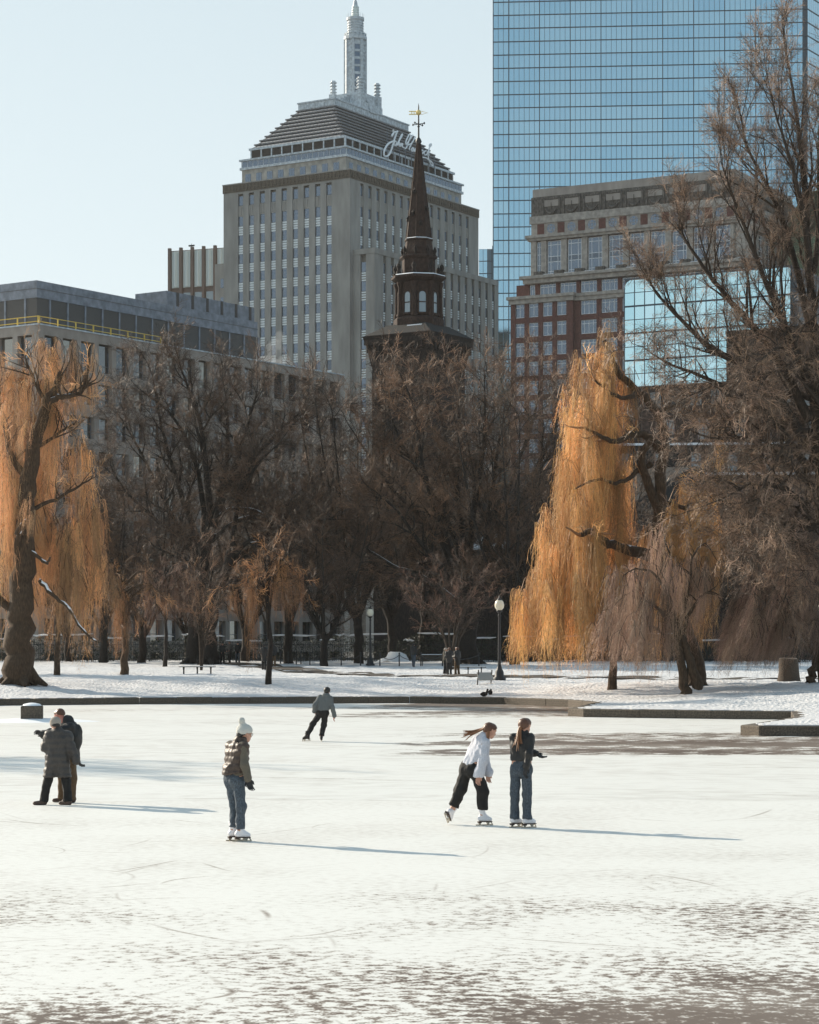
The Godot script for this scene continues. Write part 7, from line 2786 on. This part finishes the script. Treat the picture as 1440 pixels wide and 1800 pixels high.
func trousers(t: Node3D, J: Dictionary, m: Material, g: float, knee: float, hem: float, hem_y: Array, waist: Vector3, k := 0.035, called := "trousers"):
	var s := Sdf.new()
	s.k = k
	var hip: Vector3 = (J.pb - J.pa).normalized()
	s.bone(J.pelvis + hip * -0.06, J.pelvis + hip * 0.06, 0.118 + g * 0.6, 0.118 + g * 0.6)
	s.bone(J.pelvis + hip * -0.05, waist + hip * -0.05, 0.112 + g * 0.4, 0.10 + g * 0.4)
	s.bone(J.pelvis + hip * 0.05, waist + hip * 0.05, 0.112 + g * 0.4, 0.10 + g * 0.4)
	for i in 2:
		var q: String = ["a", "b"][i]
		leg(s, J, q, g, knee, hem)
		var d: Vector3 = (J["a" + q] - J["k" + q]).normalized()
		s.bone(J["a" + q], J["a" + q] + d * 0.1, 0.04 + g + hem, 0.04 + g + hem)
		s.cut(J["a" + q] + d * hem_y[i], d, 0.24)
	garment(t, called, s, m, 0.015, 9.0)

func build_people():
	make_body_pieces()
	skater_with_bobble_hat()
	skater_in_white_hoodie()
	skater_in_dark_jacket()
	far_skater()
	couple()
	onlookers()

func skater_with_bobble_hat():
	var at := P(421, 1479, 33.45)
	at.y = 0.0
	var t := thing("person", "skater in a white bobble hat, brown quilted vest and blue jeans, arms hanging", "person", at)
	var J := {"head": Vector3(0.075, 1.575, 0.0), "neck": Vector3(0.02, 1.47, 0), "chest": Vector3(-0.035, 1.28, 0), "pelvis": Vector3(-0.075, 0.90, 0),
		"sa": Vector3(-0.135, 1.40, -0.13), "ea": Vector3(-0.14, 1.13, -0.2), "wa": Vector3(0.02, 0.96, -0.2), "ha": Vector3(0.05, 0.8, -0.2),
		"sb": Vector3(0.065, 1.40, 0.14), "eb": Vector3(0.09, 1.12, 0.19), "wb": Vector3(0.142, 0.93, 0.17), "hb": Vector3(0.18, 0.74, 0.16),
		"pa": Vector3(-0.13, 0.88, -0.06), "ka": Vector3(-0.075, 0.51, -0.06), "aa": Vector3(-0.10, 0.166, -0.07), "pb": Vector3(-0.02, 0.88, 0.065), "kb": Vector3(0.03, 0.52, 0.08), "ab": Vector3(0.01, 0.166, 0.06)}
	var head := facing(deg_to_rad(122), 0.12)
	body(t, J, head, mats.skin, 0.014, [])
	trousers(t, J, mats.denim_light, 0.012, 0.004, 0.012, [-0.02, -0.02], Vector3(-0.085, 1.02, 0), 0.03, "jeans")
	var s := Sdf.new()
	torso(s, J, 0.012)
	s.cut(Vector3(-0.09, 0.965, 0), Vector3(0.1, -1, 0))
	arm(s, J, "a", 0.018, 0.012)
	arm(s, J, "b", 0.020, 0.014)
	garment(t, "sweater", s, mats.sleeve_taupe, 0.018, 7.0)
	s = Sdf.new()
	torso(s, J, 0.036)
	s.bone(J.neck + Vector3(-0.01, -0.02, 0), J.neck + Vector3(0.015, 0.05, 0), 0.088, 0.08)
	s.cut(J.neck + Vector3(0.02, 0.07, 0), Vector3(0.2, 1, 0))
	s.cut(Vector3(-0.09, 1.0, 0), Vector3(0.15, -1, 0))
	s.bone(Vector3(-0.10, 1.03, 0.03), Vector3(-0.10, 1.03, -0.03), 0.15, 0.15)
	s.cut(Vector3(-0.09, 1.0, 0), Vector3(0.15, -1, 0))
	garment(t, "quilted_vest", s, mats.vest_brown, 0.012, 10.0, 0.016, 0.105)
	s = Sdf.new()
	s.cell = 0.009
	s.k = 0.03
	s.bone(Vector3(0, 0.045, -0.03), Vector3(0, 0.052, 0.02), 0.102, 0.096)
	s.bone(Vector3(0, 0.1, -0.03), Vector3(0, 0.13, -0.04), 0.07, 0.045)
	s.cut(Vector3(0, 0.022, 0.05), Vector3(0, -0.96, 0.28))
	s.bone(Vector3(0, 0.19, -0.07), Vector3(0, 0.195, -0.07), 0.047, 0.047)
	var g := Geo.new()
	s.mesh_into(g, Transform3D(head, J.head), 0.006, 40.0)
	part(t, "bobble_hat", g.mesh(), mats.knit_white)
	hair_cap(t, {"head": J.head + head * Vector3(0, -0.03, -0.012)}, head, mats.hair_dark, -0.002, 0.0)
	locks(t, [J.head + head * Vector3(-0.02, -0.03, -0.085), J.head + head * Vector3(-0.02, -0.12, -0.1), J.head + head * Vector3(-0.01, -0.17, -0.09)], 0.035, 12, mats.hair_dark, "hair_ends")
	var gl := Geo.new()
	for e in [-1, 1]:
		gl.T = Transform3D(head, J.head)
		var ring := []
		var rr := []
		for k in 11:
			var a := TAU * k / 10.0
			ring.append(Vector3(e * 0.033 + 0.026 * cos(a), 0.004 + 0.02 * sin(a), 0.108))
			rr.append(0.003)
		gl.tube(ring, rr, 5)
		gl.tube([Vector3(e * 0.06, 0.008, 0.106), Vector3(e * 0.085, 0.012, 0.0)], [0.0028, 0.0028], 5)
	part(t, "glasses", gl.mesh(), mats.iron)
	gloves(t, J, head, mats.glove_black)
	skate(t, J.aa, Vector3(0.86, 0, -0.35))
	skate(t, J.ab, Vector3(0.93, 0, -0.3))

func skater_in_white_hoodie():
	var at := P(848.5, 1449, 36.4)
	at.y = 0.0
	var t := thing("person", "skater in a white hoodie and black joggers leaning forward, long hair flying behind", "person", at)
	var J := {"head": Vector3(0.115, 1.515, 0.02), "neck": Vector3(0.035, 1.40, 0.0), "chest": Vector3(-0.055, 1.23, 0), "pelvis": Vector3(-0.20, 0.90, 0),
		"sa": Vector3(-0.085, 1.36, -0.11), "ea": Vector3(0.05, 1.07, -0.14), "wa": Vector3(0.09, 0.84, -0.08), "ha": Vector3(0.09, 0.66, -0.08),
		"sb": Vector3(0.035, 1.325, 0.13), "eb": Vector3(0.005, 1.03, 0.19), "wb": Vector3(-0.065, 0.82, 0.17), "hb": Vector3(-0.09, 0.66, 0.16),
		"pa": Vector3(-0.255, 0.87, -0.07), "ka": Vector3(-0.35, 0.575, -0.1), "aa": Vector3(-0.47, 0.265, -0.12), "pb": Vector3(-0.12, 0.87, 0.06), "kb": Vector3(0.0, 0.56, 0.04), "ab": Vector3(-0.005, 0.166, 0.03)}
	var head := facing(deg_to_rad(118), 0.35)
	body(t, J, head, mats.skin)
	trousers(t, J, mats.black_cloth, 0.02, 0.02, 0.02, [-0.03, -0.085], Vector3(-0.16, 1.01, 0), 0.04, "joggers")
	var s := Sdf.new()
	torso(s, J, 0.022)
	s.bone(J.neck + Vector3(-0.06, -0.01, 0.0), J.neck + Vector3(-0.01, 0.035, 0.01), 0.085, 0.075)
	s.cut(Vector3(-0.155, 1.0, 0), Vector3(0.42, -1, 0))
	arm(s, J, "a", 0.024, 0.025)
	arm(s, J, "b", 0.030, 0.03)
	s.bone(J.wb, J.wb.lerp(J.hb, 0.35), 0.058, 0.06)
	s.cut(J.wb.lerp(J.hb, 0.3), J.hb - J.wb, 0.12)
	s.bone(J.wa, J.wa.lerp(J.ha, 0.4), 0.055, 0.055)
	s.cut(J.wa.lerp(J.ha, 0.35), J.ha - J.wa, 0.12)
	garment(t, "hoodie", s, mats.hoodie_white, 0.022, 7.0)
	hair_cap(t, J, head, mats.hair_auburn, 0.010, 0.045)
	locks(t, [J.head + head * Vector3(0.0, 0.01, -0.1), J.head + Vector3(-0.17, 0.0, -0.02), J.head + Vector3(-0.29, -0.035, -0.02), J.head + Vector3(-0.39, -0.06, 0.0)], 0.035, 22, mats.hair_copper, "flying_hair")
	locks(t, [J.head + head * Vector3(-0.06, 0.0, -0.06), J.head + Vector3(-0.04, -0.12, 0.1), J.head + Vector3(-0.075, -0.2, 0.13), J.head + Vector3(-0.115, -0.265, 0.14)], 0.028, 12, mats.hair_copper, "hair_lock")
	skate(t, J.aa + Vector3(-0.015, -0.03, 0), Vector3(0.22, -0.62, -0.75), Vector3(0.6, 0.75, -0.2))
	skate(t, J.ab, Vector3(0.92, 0, -0.28))

func skater_in_dark_jacket():
	var at := P(917, 1454.5, 35.95)
	at.y = 0.0
	var t := thing("person", "skater in a short black jacket and wide blue jeans, auburn ponytail, one arm held out", "person", at)
	var J := {"head": Vector3(0.055, 1.605, 0.0), "neck": Vector3(0.02, 1.49, 0), "chest": Vector3(0.0, 1.30, 0), "pelvis": Vector3(0.0, 0.92, 0),
		"sa": Vector3(-0.125, 1.42, -0.07), "ea": Vector3(0.02, 1.17, -0.24), "wa": Vector3(0.23, 1.165, -0.2), "ha": Vector3(0.36, 1.08, -0.18),
		"sb": Vector3(0.135, 1.42, 0.07), "eb": Vector3(0.105, 1.17, 0.16), "wb": Vector3(0.068, 0.975, 0.17), "hb": Vector3(0.03, 0.8, 0.15),
		"pa": Vector3(-0.085, 0.89, -0.03), "ka": Vector3(-0.105, 0.52, -0.03), "aa": Vector3(-0.112, 0.166, -0.03), "pb": Vector3(0.08, 0.89, 0.04), "kb": Vector3(0.085, 0.52, 0.04), "ab": Vector3(0.085, 0.166, 0.05)}
	var head := facing(deg_to_rad(140), 0.05)
	body(t, J, head, mats.skin, 0.014, [])
	trousers(t, J, mats.denim, 0.008, 0.008, 0.026, [0.03, 0.03], Vector3(0.0, 1.08, 0), 0.03, "jeans")
	var s := Sdf.new()
	torso(s, J, 0.016)
	s.bone(J.neck + Vector3(0, -0.03, 0), J.neck + Vector3(0.01, 0.03, 0), 0.08, 0.07)
	s.cut(Vector3(0, 1.055, 0), Vector3(0, -1, 0))
	arm(s, J, "a", 0.018, 0.012)
	arm(s, J, "b", 0.018, 0.012)
	garment(t, "jacket", s, mats.black_jacket, 0.016, 8.0)
	hair_cap(t, J, head, mats.hair_auburn, 0.010, 0.045)
	locks(t, [J.head + head * Vector3(0, -0.01, -0.1), J.head + Vector3(-0.095, -0.07, 0.1), J.head + Vector3(-0.105, -0.17, 0.13), J.head + Vector3(-0.125, -0.27, 0.13)], 0.042, 22, mats.hair_copper)
	gloves(t, J, head, mats.glove_black)
	skate(t, J.aa, Vector3(0.72, 0, -0.6))
	skate(t, J.ab, Vector3(0.8, 0, -0.5))

func far_skater():
	var at := P(563.5, 1303, 67.8)
	at.y = 0.0
	var t := thing("person", "skater in a grey hooded top and black trousers striding away, far out on the ice", "person", at)
	var J := {"head": Vector3(0.195, 1.49, -0.04), "neck": Vector3(0.17, 1.385, -0.03), "chest": Vector3(0.13, 1.19, 0), "pelvis": Vector3(0.07, 0.86, 0.02),
		"sa": Vector3(-0.015, 1.31, -0.04), "ea": Vector3(-0.165, 1.07, 0.05), "wa": Vector3(-0.185, 0.90, -0.05), "ha": Vector3(-0.13, 0.76, -0.09),
		"sb": Vector3(0.29, 1.28, 0.04), "eb": Vector3(0.36, 1.01, 0.08), "wb": Vector3(0.41, 0.76, 0.02), "hb": Vector3(0.38, 0.6, 0.0),
		"pa": Vector3(-0.005, 0.84, 0), "ka": Vector3(-0.225, 0.52, 0.02), "aa": Vector3(-0.39, 0.185, 0.1), "pb": Vector3(0.145, 0.83, 0.03), "kb": Vector3(0.10, 0.5, -0.03), "ab": Vector3(0.03, 0.166, 0.05)}
	var head := facing(deg_to_rad(172), 0.1)
	body(t, J, head, mats.skin_red)
	trousers(t, J, mats.black_cloth, 0.018, 0.012, 0.014, [0.0, 0.0], Vector3(0.085, 0.98, 0), 0.035)
	var s := Sdf.new()
	torso(s, J, 0.026)
	s.bone(J.neck + Vector3(-0.03, -0.02, 0.07), J.neck + Vector3(0.05, -0.02, 0.07), 0.075, 0.075)
	s.cut(Vector3(0.09, 0.92, 0), Vector3(0.05, -1, 0))
	arm(s, J, "a", 0.024, 0.016)
	arm(s, J, "b", 0.024, 0.016)
	garment(t, "hooded_top", s, mats.grey_hoodie, 0.018, 7.0)
	hair_cap(t, J, head, mats.hair_dark, 0.016, 0.06)
	skate_dark(t, J.aa, Vector3(-0.85, -0.1, -0.3), Vector3(0.1, 1, 0))
	skate_dark(t, J.ab, Vector3(-0.1, 0, -1), Vector3.UP)

func skate_dark(t: Node3D, at: Vector3, toe: Vector3, up: Vector3):
	var x := toe.normalized()
	var z := x.cross(up).normalized()
	var b := part(t, "skate_boot", boot_mesh("boot"), mats.black_jacket, Transform3D(Basis(x, z.cross(x), z), at))
	part(b, "sole", boot_mesh("sole"), mats.sole)
	part(b, "blade", boot_mesh("blade"), mats.blade)

func couple():
	# the one in the long coat, seen from behind
	var at := P(95.5, 1415, 41.0)
	at.y = 0.0
	var t := thing("person", "person in a long dark quilted coat and pale knit hat, seen from behind, leaning close", "person", at)
	var J := {"head": Vector3(0.02, 1.445, 0.0), "neck": Vector3(0.05, 1.33, 0), "chest": Vector3(0.075, 1.15, 0), "pelvis": Vector3(0.05, 0.80, 0),
		"sa": Vector3(-0.085, 1.25, 0.02), "ea": Vector3(-0.165, 1.03, -0.02), "wa": Vector3(-0.14, 1.18, -0.15), "ha": Vector3(-0.1, 1.3, -0.2),
		"sb": Vector3(0.235, 1.25, -0.03), "eb": Vector3(0.325, 1.0, 0.02), "wb": Vector3(0.40, 0.80, 0.02), "hb": Vector3(0.49, 0.70, 0.0),
		"pa": Vector3(-0.035, 0.78, 0.0), "ka": Vector3(-0.12, 0.42, 0.0), "aa": Vector3(-0.19, 0.075, 0.0), "pb": Vector3(0.16, 0.78, 0.0), "kb": Vector3(0.215, 0.42, 0.0), "ab": Vector3(0.25, 0.075, 0.02)}
	var head := facing(deg_to_rad(200), 0.25)
	body(t, J, head, mats.skin, 0.014, [])
	trousers(t, J, mats.black_cloth, 0.014, 0.012, 0.02, [0.01, 0.01], Vector3(0.05, 0.9, 0), 0.03)
	var s := Sdf.new()
	s.k = 0.05
	torso(s, J, 0.04)
	for e in [-1.0, 1.0]:
		s.bone(Vector3(0.06 + 0.085 * e, 0.85, 0), Vector3(0.055 + 0.125 * e, 0.48, 0), 0.125, 0.135)
	s.cut(Vector3(0.05, 0.505, 0), Vector3(0, -1, 0))
	s.bone(J.neck + Vector3(-0.02, -0.05, 0.03), J.neck + Vector3(0.02, -0.02, 0.03), 0.1, 0.09)
	arm(s, J, "a", 0.036, 0.02)
	arm(s, J, "b", 0.034, 0.02)
	garment(t, "long_coat", s, mats.coat_taupe, 0.014, 9.0, 0.012, 0.115)
	s = Sdf.new()
	s.cell = 0.009
	s.k = 0.03
	s.bone(Vector3(0, 0.04, -0.03), Vector3(0, 0.046, 0.02), 0.102, 0.096)
	s.cut(Vector3(0, 0.0, 0.03), Vector3(0, -0.92, 0.4))
	var g := Geo.new()
	s.mesh_into(g, Transform3D(head, J.head), 0.005, 40.0)
	part(t, "knit_hat", g.mesh(), mats.knit_beige)
	hair_cap(t, {"head": J.head + head * Vector3(0, -0.035, -0.01)}, head, mats.hair_dark, -0.002, 0.0)
	gloves(t, J, head, mats.glove_black)
	shoe(t, J.aa + Vector3(-0.01, 0, 0), Vector3(-0.85, 0, 0.2), mats.boot_brown)
	shoe(t, J.ab, Vector3(-0.8, 0, -0.3), mats.boot_brown)
	# the taller one with an arm round the other's shoulders
	at = P(95.5, 1412.5, 41.55)
	at.y = 0.0
	t = thing("person", "tall person in black jacket and khaki trousers, bare short-haired head bent to the companion", "person", at)
	J = {"head": Vector3(0.10, 1.595, -0.02), "neck": Vector3(0.22, 1.49, -0.02), "chest": Vector3(0.33, 1.22, -0.02), "pelvis": Vector3(0.28, 0.86, -0.05),
		"sa": Vector3(0.30, 1.39, -0.2), "ea": Vector3(0.1, 1.15, -0.35), "wa": Vector3(-0.05, 1.1, -0.25), "ha": Vector3(-0.12, 1.0, -0.2),
		"sb": Vector3(0.30, 1.37, 0.16), "eb": Vector3(0.085, 1.315, 0.34), "wb": Vector3(-0.12, 1.26, 0.40), "hb": Vector3(-0.27, 1.32, 0.36),
		"pa": Vector3(0.24, 0.83, -0.12), "ka": Vector3(0.13, 0.48, -0.12), "aa": Vector3(0.13, 0.08, -0.12), "pb": Vector3(0.31, 0.83, 0.03), "kb": Vector3(0.335, 0.46, 0.05), "ab": Vector3(0.33, 0.08, 0.06)}
	head = facing(deg_to_rad(235), 0.5)
	body(t, J, head, mats.skin_red, 0.014, [])
	trousers(t, J, mats.khaki, 0.016, 0.012, 0.02, [0.02, 0.02], Vector3(0.29, 0.98, -0.05), 0.03)
	s = Sdf.new()
	s.k = 0.05
	torso(s, J, 0.045, 1.08)
	s.bone(Vector3(0.37, 1.3, 0.02), Vector3(0.36, 1.08, 0.0), 0.15, 0.14)
	s.bone(J.neck + Vector3(0.06, -0.05, 0.02), J.neck + Vector3(0.05, 0.01, 0.02), 0.095, 0.085)
	s.cut(Vector3(0.3, 0.80, 0), Vector3(0.05, -1, 0))
	arm(s, J, "a", 0.034, 0.02)
	arm(s, J, "b", 0.036, 0.02)
	garment(t, "jacket", s, mats.black_jacket, 0.018, 7.0)
	hair_cap(t, J, head, mats.hair_auburn, 0.004, 0.02)
	gloves(t, J, head, mats.glove_black)
	shoe(t, J.aa, Vector3(-0.95, 0, 0.15), mats.boot_brown)
	shoe(t, J.ab, Vector3(-0.85, 0, 0.3), mats.boot_brown)

# people far off in the park: standing or walking, built the same way with coarser cloth
func onlooker(label: String, px: float, py: float, tall: float, yaw: float, stride: float, top: Material, low: Material, hair: Material, coat: float, arms: float):
	var at: Vector3 = G(px, py)
	at.y = ground_y(at.x, at.z)
	var t := thing("person", label, "person", at, yaw)
	var k := tall / 1.75
	var J := {"head": Vector3(0, 1.62, 0.02), "neck": Vector3(0, 1.49, 0), "chest": Vector3(0, 1.28, 0), "pelvis": Vector3(0, 0.93, 0),
		"sa": Vector3(0.18, 1.42, 0), "ea": Vector3(0.23, 1.15, 0.02 - arms * 0.1), "wa": Vector3(0.2 - arms * 0.1, 0.92 + arms * 0.25, 0.08 + arms * 0.2), "ha": Vector3(0.18 - arms * 0.15, 0.78 + arms * 0.35, 0.12 + arms * 0.25),
		"sb": Vector3(-0.18, 1.42, 0), "eb": Vector3(-0.23, 1.15, 0.02), "wb": Vector3(-0.2 + arms * 0.1, 0.92 + arms * 0.22, 0.08 + arms * 0.2), "hb": Vector3(-0.18 + arms * 0.15, 0.78 + arms * 0.3, 0.12 + arms * 0.25),
		"pa": Vector3(0.09, 0.9, 0), "ka": Vector3(0.1, 0.5, 0.03 + stride * 0.5), "aa": Vector3(0.1, 0.08, stride), "pb": Vector3(-0.09, 0.9, 0), "kb": Vector3(-0.1, 0.5, 0.03 - stride * 0.4), "ab": Vector3(-0.1, 0.08, -stride)}
	for key in J:
		J[key] *= k
	var head := facing(0.0, 0.15)
	body(t, J, head, mats.skin, 0.02)
	trousers(t, J, low, 0.016, 0.01, 0.015, [0.02, 0.02], J.pelvis + Vector3(0, 0.12, 0), 0.035)
	var s := Sdf.new()
	s.cell = 0.02
	torso(s, J, 0.035)
	s.bone(J.pelvis, J.pelvis + Vector3(0, -coat, 0), 0.15, 0.16)
	s.bone(J.neck + Vector3(0, -0.03, -0.03), J.neck + Vector3(0, 0.02, -0.03), 0.09, 0.08)
	s.cut(J.pelvis + Vector3(0, -coat, 0), Vector3(0, -1, 0))
	arm(s, J, "a", 0.03, 0.015)
	arm(s, J, "b", 0.03, 0.015)
	garment(t, "coat", s, top, 0.015, 8.0)
	hair_cap(t, J, head, hair, 0.014, 0.05)
	shoe(t, J.aa, Vector3(0.1, 0, 1), mats.boot_brown)
	shoe(t, J.ab, Vector3(-0.1, 0, 1), mats.boot_brown)

func onlookers():
	onlooker("lone person in black walking past the slatted park bench in the distance", 727, 1172.5, 1.78, 2.8, 0.22, mats.black_jacket, mats.denim, mats.hair_dark, 0.05, 0.0)
	onlooker("person with a pale hood at the left of the group of three", 783, 1185, 1.66, 1.2, 0.05, mats.sleeve_taupe, mats.black_cloth, mats.knit_beige, 0.2, 0.8)
	onlooker("person in black with a dark red hat in the middle of the group of three", 790, 1187, 1.72, 3.0, 0.05, mats.black_jacket, mats.black_cloth, mats.twig_red, 0.15, 0.6)
	onlooker("person in black coat with bare pale legs at the right of the group of three", 804, 1187, 1.68, 3.9, 0.04, mats.black_jacket, mats.khaki, mats.hair_auburn, 0.3, 0.9)
	onlooker("dark figure by the thick trunks, nearest to the trunks", 391, 1167, 1.68, 0.5, 0.1, mats.black_jacket, mats.black_cloth, mats.hair_dark, 0.2, 0.3)
	onlooker("dark figure by the thick trunks, tallest of the small group there", 404, 1166, 1.82, -0.6, 0.1, mats.coat_taupe, mats.black_cloth, mats.hair_auburn, 0.2, 0.5)
	onlooker("dark figure by the thick trunks, last of the group towards the rust-orange tree", 418, 1166, 1.74, 0.2, 0.2, mats.black_jacket, mats.denim, mats.hair_dark, 0.1, 0.2)
	onlooker("dark figure half hidden behind the rust-orange weeping tree's stem, wearing a long coat", 464, 1178, 1.76, 2.9, 0.08, mats.black_jacket, mats.black_cloth, mats.hair_dark, 0.35, 0.2)
	onlooker("dark figure just right of the rust-orange weeping tree's stem", 481, 1172, 1.7, 3.3, 0.15, mats.black_jacket, mats.khaki, mats.hair_dark, 0.1, 0.1)
